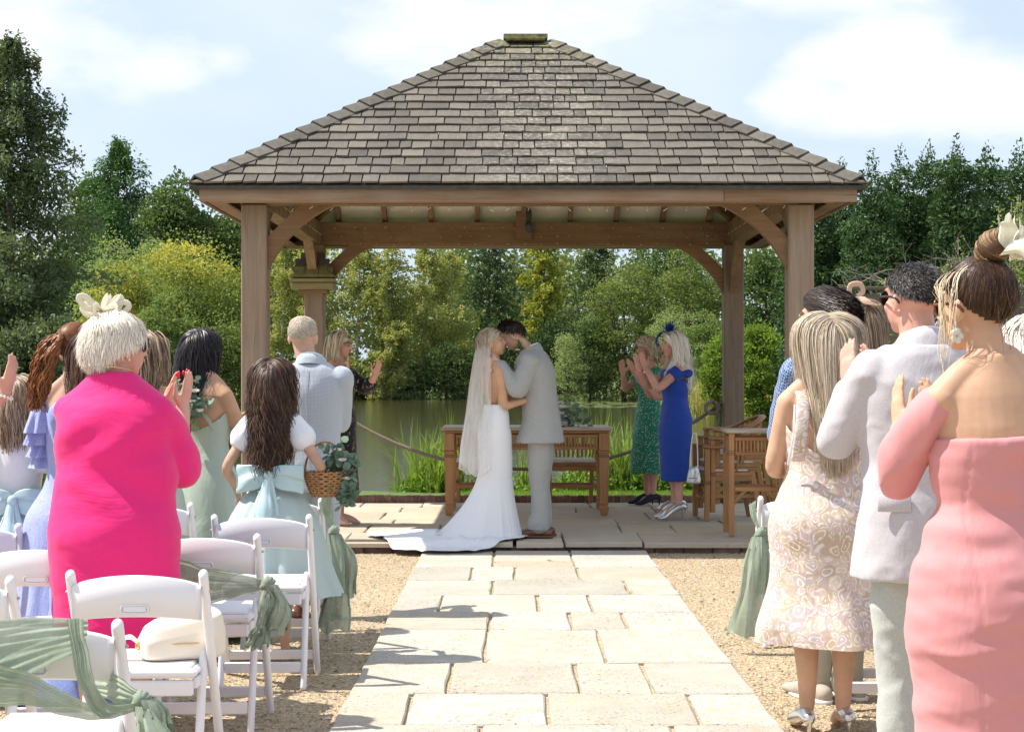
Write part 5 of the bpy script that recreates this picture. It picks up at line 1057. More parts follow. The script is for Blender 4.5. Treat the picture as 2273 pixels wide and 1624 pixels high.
        nb = np.array((0, -.012*s.k, (1.43 if s.sex == 'f' else 1.44)*s.k+s.heel)); nr = (.050 if s.sex == 'f' else .061)*(.75+.25*s.b)*(.85 if s.child else 1)
        tube(mb, [nb, nb*.45+H((0, -.02, -.05))*.55, H((0, -.015, -.02))], [nr*1.15, nr, nr*.98], 18, n=8)
    def body(s, core=.74, coretop=1.5, legs=True, feet=True, extra=None, arms=True):
        mb = MB(); T = s.T.copy(); 
        if coretop is not None: T[:, 3:5] *= np.where(T[:, 2:3] < coretop*s.k+s.heel, core, 1.0)
        eloft(mb, T, 32, n=26); s.headmesh(mb); k = s.k
        for side in s.arm:
            P, R = s.armpts(side); tube(mb, P, R*(1.0), 14); s.hand(mb, side); S_ = s.arm[side][0]; kb = k*(.6+.4*s.b)*(.85 if s.child else 1)
            tube(mb, [(np.sign(S_[0])*.035*kb, -.018*k, 1.485*k+s.heel), (np.sign(S_[0])*.09*kb, -.016*k, 1.437*k+s.heel), S_+np.array((0, 0, .004))], np.array([.036, .040, .044])*kb, 14, n=8)
            S = s.arm[side][0]; ball(mb, S+np.array((-np.sign(S[0])*.022, 0, -.004)), np.array([.054, .048, .046])*k*(.5+.5*s.b)*(1.15 if s.sex == 'm' else 1)*(.85 if s.child else 1))
        if legs:
            for sg in (-1, 1):
                x = sg*.082*k*(.6+.4*s.b); h = s.heel; lf = (.7+.3*s.b)*(.82 if s.child else .84 if s.sex == 'm' else 1)
                tube(mb, [(x, 0, .86*k+h), (x, .005, .66*k+h), (x*.96, .008, .48*k+h), (x*.94, -.016, .34*k+h), (x*.9, -.018, .20*k+h*.9), (x*.9, -.015, .085*k+h*.85)], np.array([.085, .070, .052, .052, .040, .031])*k*lf, 18, n=22)
                if feet: tube(mb, [(x*.9, -.04, .035+h), (x*.95, .03, .045+h*.6), (x*1.05, .10, .026+h*.12), (x*1.1, .165, .018)], np.array([.030, .033, .036, .024])*k, 12, n=10, flat=[.95, .9, .62, .5], up=(0, 0, 1))
        if extra: extra(mb)
        yy = s.root.location.y; me = voxel(mb, max(s.vs*1.06, .0062 if yy < 5 else .0074 if yy < 7.5 else .0084 if yy < 12 else .0088), 3 if yy > 12 else 4, 'body'); s.bodyo = s.add('body', me, s.skin); return s.bodyo
    def face(s, closed=False, lips=LIPS, brow=None, glasses=None):
        H = s.HP; R = s.Rh; h = s.hs
        for x in (-1, 1):
            if not closed:
                mb = MB(); ball(mb, H((x*.031, .0725, .010)), np.array([.0135, .012, .0075])*h, R); ey = s.add('eye', mb, EYEW); mb = MB(); ball(mb, H((x*.031, .0805, .010)), np.array([.0055, .0055, .0058])*h, R, 10, 8); s.add('iris', mb, IRIS, ey)
            mb = MB(); tube(mb, [H((x*.017, .083, .014 if not closed else .008)), H((x*.031, .0865, .019 if not closed else .006)), H((x*.045, .077, .013 if not closed else .008))], .0019, 6, n=7); s.add('eyelash', mb, IRIS)
            mb = MB(); tube(mb, [H((x*.014, .091, .033)), H((x*.032, .090, .040)), H((x*.050, .075, .034))], [.0028, .003, .0015], 6, n=8); s.add('eyebrow', mb, brow or IRIS)
        mb = MB(); tube(mb, [H((-.022, .083, -.052)), H((-.008, .0945, -.048)), H((0, .095, -.050)), H((.008, .0945, -.048)), H((.022, .083, -.052))], [.002, .0045, .004, .0045, .002], 8, n=13); tube(mb, [H((-.018, .084, -.056)), H((0, .0935, -.059)), H((.018, .084, -.056))], [.002, .0052, .002], 8, n=9); s.add('lips', mb, lips)
    def specs(s, matf, matl, r=.023, thick=.0022, name='glasses', wide=1.0):
        H = s.HP; mb = MB(); ln = MB()
        for x in (-1, 1):
            P = [H((x*.034+r*wide*math.cos(a), .094-.012*abs(x*.034+r*wide*math.cos(a))/.06, .008+r*.82*math.sin(a))) for a in np.linspace(0, 2*PI, 19)]; tube(mb, P, thick, 6, capr=False)
            ln.add(P[:-1], [list(range(18))]); tube(mb, [H((x*(.034+r*wide), .082, .012)), H((x*.083, .04, .012)), H((x*.086, -.008, .008)), H((x*.083, -.022, -.008))], thick*1.15, 6, n=10)
        tube(mb, [H((-.012, .097, .012)), H((.012, .097, .012))], thick, 6); g = s.add(name, mb, matf); s.add('lens', ln, matl, g, smooth=False); return g
    def sleeve(s, mb, side, infl, upto=2.0, seg=18, extra=None):
        P, R = s.armpts(side, infl, upto, 24); 
        if extra is not None: R = R+np.interp(np.linspace(0, 1, len(R)), np.linspace(0, 1, len(extra)), extra)
        tube(mb, P, R, seg); S = s.arm[side][0]; ball(mb, S+np.array((-np.sign(S[0])*.022, 0, -.006)), R[0]*1.0)
    def torso(s, infl=.015, z0=.8, z1=1.5, inflz=None):
        T = s.T[(s.T[:, 2] >= z0*s.k+s.heel-.001) & (s.T[:, 2] <= z1*s.k+s.heel)].copy(); T[:, 3:5] += infl; return T
    def vox(s, name, mb, mat, size=.009, smooth=3, wr=.004, wf=9, seed=1, zs=1.8, cut=None, parent=None):
        me = voxel(mb, size, smooth, name); v = getv(me); n_ = getn(me)
        if wr:
            q = v*np.array([1, 1, zs]); w1 = 1-np.abs(sn(q, wf, seed))*2.2; w2 = sn(q+.3, wf*2.4, seed+5); v = v+n_*(wr*w1+wr*.45*w2)[:, None]; setv(me, v)
        return s.add(name, me, mat, parent)
# ---- hair
def hairgen(P, n, L, mat, style='down', vol=.012, K=16, r=.0030, curl=0.0, curlf=40., seed=1, target=None, flow=(0, -.6, -1), hl=(.50, -.15, -.55), lenvar=.15, cap=True, width=None, name='hair', wid=(.078, .098, .090), part=0.0, back=None, collide=True, tone=(0.0, 1.0), face=.072, jitter=.06, taper=.35):
    fd_ = min(1.0, max(.30, 5.6/P.root.location.y)); K = max(3, int(round(K*(.62 if L > .3 else .8)))) if not curl else max(6, int(K*.8)); n, r = (int(n*1.75*fd_), r*.70/fd_**.55) if n > 300 else (n, r); R_ = np.random.default_rng(seed); h = P.hs; C = np.array((0, -.012, .032)); E = np.array(wid)
    def hairline(d):
        y = d[:, 1]; return np.where(y > 0, hl[1]+(hl[0]-hl[1])*np.clip(y, 0, 1)**1.4, hl[1]+(hl[2]-hl[1])*np.clip(-y, 0, 1)**.8)
    d = R_.normal(size=(n*5, 3)); d /= np.linalg.norm(d, axis=1)[:, None]; d = d[d[:, 2] > hairline(d)][:n]; n = len(d)
    lay = R_.random(n)*vol; ph = R_.uniform(0, 6.28, n); cf = curlf*R_.uniform(.8, 1.25, n); ln = L*(1+R_.uniform(-lenvar, lenvar*.4, n)); ds = ln/(K-1)
    p = C+d*E; pts = [p.copy()]; fl = np.array(flow, float); dirp = None; jit = R_.normal(size=(n, 3))*jitter
    for i in range(K-1):
        q = (p-C)/E; nn = q/E; nn /= np.linalg.norm(nn, axis=1)[:, None]+1e-9
        if target is not None: f = np.array(target)-p; f /= np.linalg.norm(f, axis=1)[:, None]+1e-9
        else:
            f = np.repeat(fl[None], n, 0).copy(); g_ = np.clip((np.linalg.norm(q, axis=1)-1.12)*4, 0, 1)[:, None]*(style == 'down'); f = f*(1-g_)+np.array((0, -.02, -1.))*g_; f = f+jit; topm = np.clip((q[:, 2]-.45)*2.5, 0, 1)
            f[:, 0] += np.sign(p[:, 0]-part+R_.normal(size=n)*.004)*topm*1.2*(1 if style != 'back' else .15)
        r_ = np.linalg.norm(q, axis=1); near = np.clip((1.25-r_)*5, 0, 1)[:, None]
        ft = f-nn*np.minimum(0, (f*nn).sum(1))[:, None]*near; ft += nn*(.25*(i < 2))*(vol > .008)
        ft /= np.linalg.norm(ft, axis=1)[:, None]+1e-9; dirp = ft if dirp is None else nrm2(dirp*.45+ft*.55); p = p+dirp*ds[:, None]
        q = (p-C)/(E+lay[:, None]*(1.0)); r_ = np.linalg.norm(q, axis=1); ins = r_ < 1; p[ins] = C+(p[ins]-C)/r_[ins, None]
        if face and target is None:
            yl = back if back is not None else .030; m2 = (p[:, 2] < .045) & (p[:, 1] > yl); p[:, 1] = np.where(m2, p[:, 1]*.35+yl*.65, p[:, 1]); m = (p[:, 1] > .0) & (p[:, 2] < .045); sgn = np.sign(p[:, 0]+1e-6); p[:, 0] = np.where(m & (np.abs(p[:, 0]) < face), sgn*(face+lay*.5), p[:, 0])
        if target is not None:
            dist = np.linalg.norm(p-np.array(target), axis=1); p = np.where((dist < .012)[:, None], pts[-1], p)
        pts.append(p.copy())
    A = np.stack(pts, 1)*h; A = A@P.Rh.T+P.ho
    if collide:
        T = P.T[np.argsort(P.T[:, 2])]; z = A[..., 2]; cx, cy, rx, ry = [np.interp(z, T[:, 2], T[:, q]) for q in (0, 1, 3, 4)]; ly = lay[:, None]*1.2+.010
        rx = rx+ly; ry = ry+ly; top = z < T[-1, 2]; dx = A[..., 0]-cx; dy = A[..., 1]-cy; e = np.sqrt((dx/rx)**2+(dy/ry)**2)+1e-6; m = top & (e < 1)
        A[..., 1] = np.where(m, cy+np.where(dy > .02*0+.03, 1, -1)*ry*np.sqrt(np.clip(1-(np.clip(dx/rx, -.97, .97))**2, 0, 1)), A[..., 1])
        A[:, 1:, :2] = A[:, 1:, :2]*.5+A[:, :-1, :2]*.25+np.concatenate([A[:, 2:, :2], A[:, -1:, :2]], 1)*.25
    if width is not None: w0, w1 = width; t = np.linspace(0, 1, K)[None]; c0 = P.ho[0]; A[..., 0] = c0+(A[..., 0]-c0)*(1+(w1-1)*np.clip((t-.25)*w0, 0, 1))
    if curl:
        s_ = np.linspace(0, 1, K)[None]*ln[:, None]; g = R_.integers(0, max(3, n//14), n); gp = R_.uniform(0, 6.28, n//14+3)[g]; amp = curl*np.clip((s_/L-.08)*2.2, 0, 1); a = s_*cf.mean()*(1+.12*np.sin(gp))[:, None]+gp[:, None]
        A[..., 0] += np.cos(a)*amp; A[..., 1] += np.sin(a)*amp*.8; A[..., 2] += np.sin(a*1.0+1)*amp*.25
    A = P.w_(A.reshape(-1, 3)).reshape(A.shape)
    T_ = np.gradient(A, axis=1); T_ /= np.linalg.norm(T_, axis=2)[..., None]+1e-9; N_ = np.cross(T_, np.array((.3, 1, .15))); N_ /= np.linalg.norm(N_, axis=2)[..., None]+1e-9; B_ = np.cross(T_, N_)
    O_ = A-P.w_(P.ho[None])[0]; O_[..., 2] *= .35; S_ = np.cross(T_, O_); S_ /= np.linalg.norm(S_, axis=2)[..., None]+1e-9; S_ = S_+N_*R_.uniform(-.5, .5, (n, 1, 1)); S_ /= np.linalg.norm(S_, axis=2)[..., None]+1e-9
    rr = (r*1.25*R_.uniform(.7, 1.3, n))[:, None]*(1-(1-taper)*np.linspace(0, 1, K)[None]**2)
    v = np.stack([A-S_*rr[..., None], A+S_*rr[..., None]], 2); f = grid_faces(K, 2, False)
    f = (f[None]+(np.arange(n)*K*2)[:, None, None]).reshape(-1, 4); tn = np.repeat(np.clip(R_.uniform(tone[0], tone[1], n), 0, 1), K-1); mb = MB(); mb.add(v.reshape(-1, 3), f, tone=tn)
    if cap:
        S = MB(); ball(S, (0, 0, 0), 1, None, 36, 28); bv = S.v[0].astype(float); k2 = bv[:, 2] > hairline(bv)-.06; ff = [q[np.all(k2[q], 1)] for q in S.f]; cv = (C+bv*(E+vol*.25)*1.0)*h@P.Rh.T+P.ho
        mb.add(P.w_(cv), *ff, tone=(tone[0]+tone[1])*.3)
    o = mb.build(name, mat, P.root, smooth=True); o['kind'] = 'stuff'; return o
def nrm2(a): return a/(np.linalg.norm(a, axis=1)[:, None]+1e-9)
def clap(P, z=1.25, y=.31, x=.045, up=.8, out=.0, open_=.0, pole=(.38, -.3, -1)):
    k = P.k
    for sd, sg in (('L', -1), ('R', 1)): P.setarm(sd, (sg*(x+open_), y*k, z*k+P.heel+(.02 if sg > 0 else 0)), pole, fdir=(-sg*.12+sg*open_*1.5, .45, up), palm=(-sg, .15, 0), curl=.12)
def shoe(P, mat, heel=0.0, L=.27, wd=.045, name='shoe', high=.075, sole=None, dy=0.0, sides=(-1, 1), legx=.082, laces=False):
    for sg in sides:
        x = sg*legx*P.k*1.0*(.6+.4*P.b); mb = MB()
        tube(mb, [(x, -.075+dy, .040+heel), (x, -.03+dy, .050+heel*.9), (x*1.05, .05+dy, .045+heel*.45), (x*1.08, .12+dy, .032), (x*1.1, L-.095+dy, .024)], np.array([.034, .040, .043, .044, .032])*wd/.045, 16, n=16, flat=[1, 1.0, .95, .68, .55], up=(0, 0, 1))
        if high: tube(mb, [(x, -.035+dy, .05+heel), (x, -.02+dy, high+heel)], [.040, .038], 14, n=5)
        me = voxel(mb, .0075, 2, name); v = getv(me); v[:, 2] = np.maximum(v[:, 2], .004+np.interp(v[:, 1]-dy, [-.1, .0, .1, .2], [heel, heel*.8, heel*.05, 0])); setv(me, v); o = P.add(name, me, mat)
        mb = MB(); eloft(mb, [(x*1.04, .035+dy, .0, .043*wd/.045, L*.5), (x*1.04, .035+dy, .018, .046*wd/.045, L*.515)], 28, sq=2.6); 
        if heel < .02: P.add('sole', mb, sole or BANDM, o)
        else: mb = MB(); tube(mb, [(x, -.085+dy, .03+heel), (x, -.082+dy, .0)], [.013, .005], 8, n=5); P.add('heel', mb, mat, o)
        if laces: 
            mb = MB()
            for q in range(4): tube(mb, [(x*1.05-.014, .03+q*.017+dy, .093-q*.011), (x*1.05, .034+q*.017+dy, .098-q*.011), (x*1.05+.014, .03+q*.017+dy, .093-q*.011)], .0018, 5)
            P.add('laces', mb, BANDM, o)
def clothmat(name, c, rough=.8, var=.05, weave=.25, sc_=900, sheen=.15, fold=.35, foldsc=7, trans=0.0, stretch=(1, 1, .45), spec=.25, c2=None):
    m, n, b, o = newmat(name); b.inputs['Roughness'].default_value = rough; b.inputs['Specular IOR Level'].default_value = spec; b.inputs['Sheen Weight'].default_value = sheen; v = coords(n, rnd=False)
    cc = mixc(n, noiseN(n, v, 40, 4, .7), [x*(1-var) for x in c], [min(1, x*(1+var)) for x in c]) if c2 is None else mixc(n, ramp(n, noiseN(n, v, 260, 3, .7), ((.4, 0), (.62, 1))), c, c2); n.links.new(cc, b.inputs['Base Color'])
    f1 = noiseN(n, coords(n, stretch, rnd=False), foldsc, 5, .55, .8); b1 = NN(n, 'ShaderNodeBump', {'Height': f1, 'Strength': fold, 'Distance': .02}); b2 = NN(n, 'ShaderNodeBump', {'Height': noiseN(n, v, sc_*.5, 2), 'Strength': weave, 'Distance': .0006, 'Normal': b1.outputs[0]}); n.links.new(b2.outputs[0], b.inputs['Normal'])
    if trans: tr = NN(n, 'ShaderNodeBsdfTranslucent'); n.links.new(cc, tr.inputs[0]); ms = NN(n, 'ShaderNodeMixShader', {0: trans}); n.links.new(b.outputs[0], ms.inputs[1]); n.links.new(tr.outputs[0], ms.inputs[2]); n.links.new(ms.outputs[0], o.inputs[0])
    return m, n, b, cc
def recolor(m, n, b, c): n.links.new(c, b.inputs['Base Color'])
# ---------------------------------------------------------------- cloths
PINKM, n, b, c = clothmat('hot_pink_crepe', (.78, .020, .185), .75, .04, .3, fold=.6, foldsc=3.5, stretch=(.7, .7, 1.8))
LILM, n, b, c = clothmat('periwinkle_chiffon', (.30, .36, .70), .7, .05, .3, fold=.6, foldsc=9, trans=.15, c2=(.52, .56, .82))
CORM, n, b, c = clothmat('cornflower_glitter', (.17, .24, .58), .6, .05, .3, fold=.4, c2=(.34, .42, .74))
SAGM, n, b, c = clothmat('sage_satin', (.42, .49, .41), .45, .03, .15, fold=.6, foldsc=8, sheen=.1, spec=.4)
AQUM, n, b, c = clothmat('aqua_tulle', (.50, .60, .58), .7, .03, .2, fold=.5, foldsc=10, trans=.15); AQSM, n, b, c = clothmat('aqua_satin_bow', (.45, .60, .61), .38, .03, .1, fold=.3, spec=.5)
WHC, n, b, c = clothmat('white_cotton', (.80, .80, .80), .7, .02, .2, fold=.5, foldsc=9); BRW, n, b, c = clothmat('bridal_crepe', (.80, .80, .82), .55, .01, .1, fold=.25, foldsc=4, sheen=.1)
RBLU, n, b, c = clothmat('royal_blue_crepe', (.014, .055, .34), .7, .08, .3, fold=.4, foldsc=6); SALM, n, b, c = clothmat('salmon_crepe', (.62, .265, .27), .7, .02, .2, fold=.55, foldsc=4)
GRYM, n, b, c = clothmat('grey_linen', (.31, .31, .30), .85, .06, .6, fold=.5, foldsc=6, c2=(.42, .42, .405)); LINM, n, b, c = clothmat('pale_linen', (.47, .44, .46), .85, .04, .5, fold=.5, foldsc=5, c2=(.55, .52, .54)); TRGM, n, b, c = clothmat('sage_grey_trouser', (.40, .42, .38), .85, .05, .5, fold=.6, foldsc=6, c2=(.50, .52, .48))
SHW, n, b, c = clothmat('shirt_white', (.78, .78, .80), .7, .02, .1, fold=.2)
def checks(name, c1, c2, c3, sz, fine=True):
    m, n, b, c = clothmat(name, c1, .85, .04, .4, fold=.4, foldsc=6); v = NN(n, 'ShaderNodeTexCoord').outputs['Object']; sp = NN(n, 'ShaderNodeSeparateXYZ', {0: v})
    zz_ = NN(n, 'ShaderNodeMath', {0: sp.outputs[2], 1: NN(n, 'ShaderNodeMath', {0: sp.outputs[1], 1: .7}, operation='MULTIPLY').outputs[0]}, operation='SUBTRACT').outputs[0]; ang = NN(n, 'ShaderNodeMath', {0: sp.outputs[0], 1: NN(n, 'ShaderNodeMath', {0: sp.outputs[1], 1: .8}, operation='MULTIPLY').outputs[0]}, operation='ADD')
    def st(x, off=0.0):
        q = NN(n, 'ShaderNodeMath', {0: x, 1: 1/sz}, operation='MULTIPLY'); q = NN(n, 'ShaderNodeMath', {0: q.outputs[0]}, operation='FRACT'); return NN(n, 'ShaderNodeMath', {0: q.outputs[0], 1: .5 if fine else .14}, operation='LESS_THAN').outputs[0]
    a = st(ang.outputs[0]); d = st(zz_); s = NN(n, 'ShaderNodeMath', {0: a, 1: d}, operation='ADD'); s2 = NN(n, 'ShaderNodeMath', {0: s.outputs[0], 1: .5}, operation='MULTIPLY')
    recolor(m, n, b, ramp(n, s2.outputs[0], ((0, c1), (.5, c2), (1, c3)))); return m

NAVM, n, b, c = clothmat('navy_check', (.05, .10, .26), .85, .04, .4, fold=.4, foldsc=6); v = coords(n, rnd=False, rot=(.3, .2, .1)); ck = NN(n, 'ShaderNodeTexChecker', {'Vector': v, 'Color1': (.03, .075, .22, 1), 'Color2': (.28, .36, .52, 1), 'Scale': 105.0}); recolor(NAVM, n, b, ck.outputs[0]); SUTM = checks('pale_blue_check', (.43, .46, .50), (.37, .41, .47), (.31, .36, .45), .022, False)
def blackfloral():
    m, n, b, c = clothmat('black_floral', (.012, .010, .012), .7, .05, .2, fold=.5, foldsc=7); v = coords(n, rnd=False, scale=(1, 1, .6)); w_ = NN(n, 'ShaderNodeVectorMath', {0: v, 1: NN(n, 'ShaderNodeTexNoise', {'Vector': v, 'Scale': 30.0}).outputs['Color']}, operation='ADD')
    f = NN(n, 'ShaderNodeTexVoronoi', {'Vector': v, 'Scale': 38.0}); g = noiseN(n, v, 90, 3, .6); a = NN(n, 'ShaderNodeMath', {0: f.outputs['Distance'], 1: g}, operation='ADD'); mk = ramp(n, a.outputs[0], ((.72, 1), (.80, 0))); cc = mixc(n, ramp(n, f.outputs['Color'], ((.3, 0), (.6, 1))), (.50, .36, .30), (.30, .18, .15)); recolor(m, n, b, mixc(n, mk, (.012, .010, .012), cc)); return m
BFLM = blackfloral()
def greendots():
    m, n, b, c = clothmat('green_ditsy', (.02, .2, .13), .7, .05, .2, fold=.5, foldsc=8); f = NN(n, 'ShaderNodeTexVoronoi', {'Vector': coords(n, rnd=False), 'Scale': 58.0}); recolor(m, n, b, mixc(n, ramp(n, f.outputs['Distance'], ((.24, 1), (.31, 0))), (.018, .20, .125), (.55, .60, .50))); return m
GDOT = greendots()
def paisley():
    m, n, b, c = clothmat('paisley_silk', (.6, .5, .4), .55, .05, .15, fold=.6, foldsc=7, spec=.35); v = coords(n, rnd=False, scale=(1, .8, 1)); nz_ = NN(n, 'ShaderNodeTexNoise', {'Vector': v, 'Scale': 9.0, 'Detail': 2.0})
    w_ = NN(n, 'ShaderNodeVectorMath', {0: v, 1: NN(n, 'ShaderNodeVectorMath', {0: nz_.outputs['Color'], 3: .12}, operation='SCALE').outputs[0]}, operation='ADD').outputs[0]
    vo = NN(n, 'ShaderNodeTexVoronoi', {'Vector': w_, 'Scale': 21.0}); s = NN(n, 'ShaderNodeMath', {0: vo.outputs['Distance'], 1: 20.0}, operation='MULTIPLY'); s = NN(n, 'ShaderNodeMath', {0: s.outputs[0]}, operation='SINE'); s1 = ramp(n, s.outputs[0], ((.35, 0), (.5, 1)))
    vo2 = NN(n, 'ShaderNodeTexVoronoi', {'Vector': w_, 'Scale': 75.0}); dots = ramp(n, vo2.outputs['Distance'], ((.25, 1), (.34, 0)))
    base = ramp(n, vo.outputs['Color'], ((.0, (.47, .33, .20)), (.3, (.66, .56, .46)), (.5, (.62, .46, .44)), (.7, (.52, .44, .48)), (1, (.52, .38, .23)))); c = mixc(n, s1, base, (.74, .67, .58)); c = mixc(n, NN(n, 'ShaderNodeMath', {0: dots, 1: .5}, operation='MULTIPLY').outputs[0], c, (.48, .36, .25))
    ln = NN(n, 'ShaderNodeTexVoronoi', {'Vector': w_, 'Scale': 21.0}, feature='DISTANCE_TO_EDGE'); c = mixc(n, ramp(n, ln.outputs['Distance'], ((.02, .8), (.06, 0))), c, (.50, .37, .25)); recolor(m, n, b, c); return m
PAIS = paisley()
def lace(name, c1, c2, sc_=26, thr=.5):
    m, n, b, o = newmat(name); v = coords(n, rnd=False); f = noiseN(n, v, sc_, 4, .6, 1.2); k = ramp(n, f, ((thr-.02, 0), (thr+.02, 1))); n.links.new(mixc(n, k, c1, c2), b.inputs['Base Color']); b.inputs['Roughness'].default_value = .7; bump(n, b, k, .8, .004); return m
LACE = lace('lace_bodice', (.64, .44, .34), (.82, .80, .76), 30, .50)
BRSH = simple('brown_leather_shoe', (.14, .055, .028), .3, .3, 12, .1, 90, .001, coat=.3); NVSH = simple('navy_suede', (.012, .014, .03), .8); SVSH = simple('silver_shoe', (.7, .7, .7), .25, metal=.9); NUDE = simple('nude_shoe', (.55, .36, .28), .4); ESP = simple('espadrille_rope', (.45, .34, .22), .9); SUE = simple('stone_suede', (.42, .36, .29), .9, .1, 20); SOLEW = simple('white_sole', (.75, .73, .70), .6)
GLSD = simple('dark_lens', (.015, .013, .013), .05, spec=.8); FRB = simple('black_frame', (.015, .012, .012), .25); TORT = simple('tortoise_frame', (.16, .05, .015), .2, .6, 120); PEARL = simple('pearl', (.8, .76, .70), .2)
m_, n, b, o = newmat('clear_lens'); tr = NN(n, 'ShaderNodeBsdfTransparent'); ms = NN(n, 'ShaderNodeMixShader', {0: .15}); n.links.new(tr.outputs[0], ms.inputs[1]); n.links.new(b.outputs[0], ms.inputs[2]); b.inputs['Roughness'].default_value = .05; n.links.new(ms.outputs[0], o.inputs[0]); GLSC = m_
H_WHT = hairmat('hair_platinum', (.72, .63, .52), (.85, .78, .68), (.93, .89, .83)); H_BLD = hairmat('hair_blonde', (.38, .27, .15), (.58, .47, .31), (.74, .66, .50)); H_ASH = hairmat('hair_ash_blonde', (.25, .18, .12), (.46, .36, .25), (.66, .57, .44)); H_BLK = hairmat('hair_black', (.006, .005, .006), (.014, .011, .012), (.035, .025, .025), .3)
H_BRN = hairmat('hair_dark_brown', (.018, .010, .007), (.055, .028, .017), (.17, .085, .045)); H_DBR = hairmat('hair_brunette', (.012, .008, .006), (.028, .017, .012), (.07, .045, .03), .3); H_AUB = hairmat('hair_auburn', (.10, .035, .012), (.24, .09, .03), (.38, .16, .055)); H_CAR = hairmat('hair_caramel', (.045, .022, .013), (.15, .08, .04), (.50, .33, .17)); H_GRY = hairmat('hair_salt_pepper', (.012, .010, .010), (.05, .042, .04), (.24, .22, .21)); H_SND = hairmat('hair_sandy', (.30, .22, .15), (.46, .37, .28), (.62, .53, .43)); H_MID = hairmat('hair_light_brown', (.10, .06, .035), (.22, .14, .085), (.42, .31, .21))
def gown(P, top, skirt, mat, infl=.010, fold=None, seg=128, n=80, name='dress', cutz=.92, sq=2.0):
    T = P.torso(infl, cutz, top)[::-1]; R = np.vstack([T, np.array(skirt, float)]) if skirt is not None else T; mb = MB(); eloft(mb, R, seg, cap=(False, False), n=n, fold=fold, sq=sq); return P.add(name, mb, mat)
def fz(P, seed, a, ztop, zbot, zall_top, pw=1.4, fr=(6, 20)):
    """folds that start at ztop and grow to zbot (u runs over the whole gown)"""
    r = folds(seed, 0, 1, 1, fr); z0 = (zall_top-ztop)/(zall_top-zbot)
    return lambda th, u: 1+(r(th, np.ones_like(u))-1)*a*np.clip((u-z0)/(1-z0), 0, 1)**pw
def strap(P, pts, w_, mat, name='strap', up=None, th=.25): mb = MB(); tube(mb, spline(pts, 20), w_, 8, flat=th, up=up if up is not None else (0, -1, .3)); return P.add(name, mb, mat)
def sheath(P, top, rings, mat, wr=.004, sleeves=None, infl=.012, name='dress', seed=1, cutz=.90, size=.010, wf=7):
    mb = MB(); T = P.torso(infl, cutz, top)[::-1]; R = np.vstack([T, np.array(rings, float)]); eloft(mb, R, 40, n=60)
    if sleeves: sleeves(mb)
    return P.vox(name, mb, mat, size, 4, wr, wf, seed)
def backline(P, x, z0, z1, off, hem=None, hemw=0):
    T = P.T[np.argsort(P.T[:, 2])]; z = np.linspace(z0, z1, 30)*P.k+P.heel; cy, rx, ry = [np.interp(z, T[:, 2], T[:, q]) for q in (1, 3, 4)]; ry = ry+off
    if hem: w1 = np.clip((.90*P.k+P.heel-z)/(.9*P.k+P.heel-hem*P.k), 0, 1); ry = ry+w1*.012
    return np.stack([np.full(30, float(x)), cy-ry*np.sqrt(1-np.clip(x/rx, -.9, .9)**2), z], -1)
def jacket(P, mat, hem=.76, infl=.026, collar=True, wr=.0028, shirt=SHW, seed=1, hemw=.03, sl=1.93, slinf=.017, size=.0105):
    k = P.k; mb = MB(); T = P.torso(infl, .80, 1.485); T[-1, 3:5] -= .008; T = np.vstack([[(0, .01, hem*k, P.T[1, 3]+hemw+.008, P.T[1, 4]+hemw+.01)], T]); eloft(mb, T, 40, n=40, sq=2.25)
    for sd in P.arm: P.sleeve(mb, sd, slinf, sl, extra=[.006, .002, .004, .0, -.002, .0])
    o = P.vox('jacket', mb, mat, size, 3, wr, 8, seed)
    z = 1.490*k+P.heel; nk = .068*(.7+.3*P.b)
    if collar:
        mb = MB(); v = []; A = np.linspace(0, 2*PI, 41)[:-1]
        R = [(nk+.036, nk+.028, -.050), (nk+.028, nk+.020, -.022), (nk+.016, nk+.008, .006), (nk+.007, nk+.001, .008), (nk+.006, nk, -.03)]
        for (rx, ry, dz) in R: v.append(np.stack([rx*np.cos(A), -.014*k+ry*np.sin(A), z+dz+.004-.030*np.sin(A)], -1))
        mb.add(np.vstack(v), grid_faces(5, 40)[:, ::-1]); P.add('collar', mb, mat, o)
        mb = MB(); v = []
        for (rx, ry, dz) in [(nk+.004, nk-.001, -.02), (nk+.004, nk-.002, .020), (nk-.001, nk-.006, .022), (nk-.003, nk-.008, -.02)]: v.append(np.stack([rx*np.cos(A), -.014*k+ry*np.sin(A), z+dz-.028*np.sin(A)], -1))
        mb.add(np.vstack(v), grid_faces(4, 40)[:, ::-1]); P.add('shirt_collar', mb, shirt)
    mb = MB(); tube(mb, backline(P, 0.0, 1.44, hem+.02, infl+.006, hem, hemw), .0022, 5); P.add('back_seam', mb, mat, o)
    for sd in P.arm:
        S, E, W_ = P.arm[sd][:3]; d = nrm(W_-E); mb = MB(); tube(mb, [W_-d*.035, W_-d*.005], [.034*k, .033*k], 14, capr=False); P.add('cuff', mb, shirt)
        # two sleeve buttons
    return o
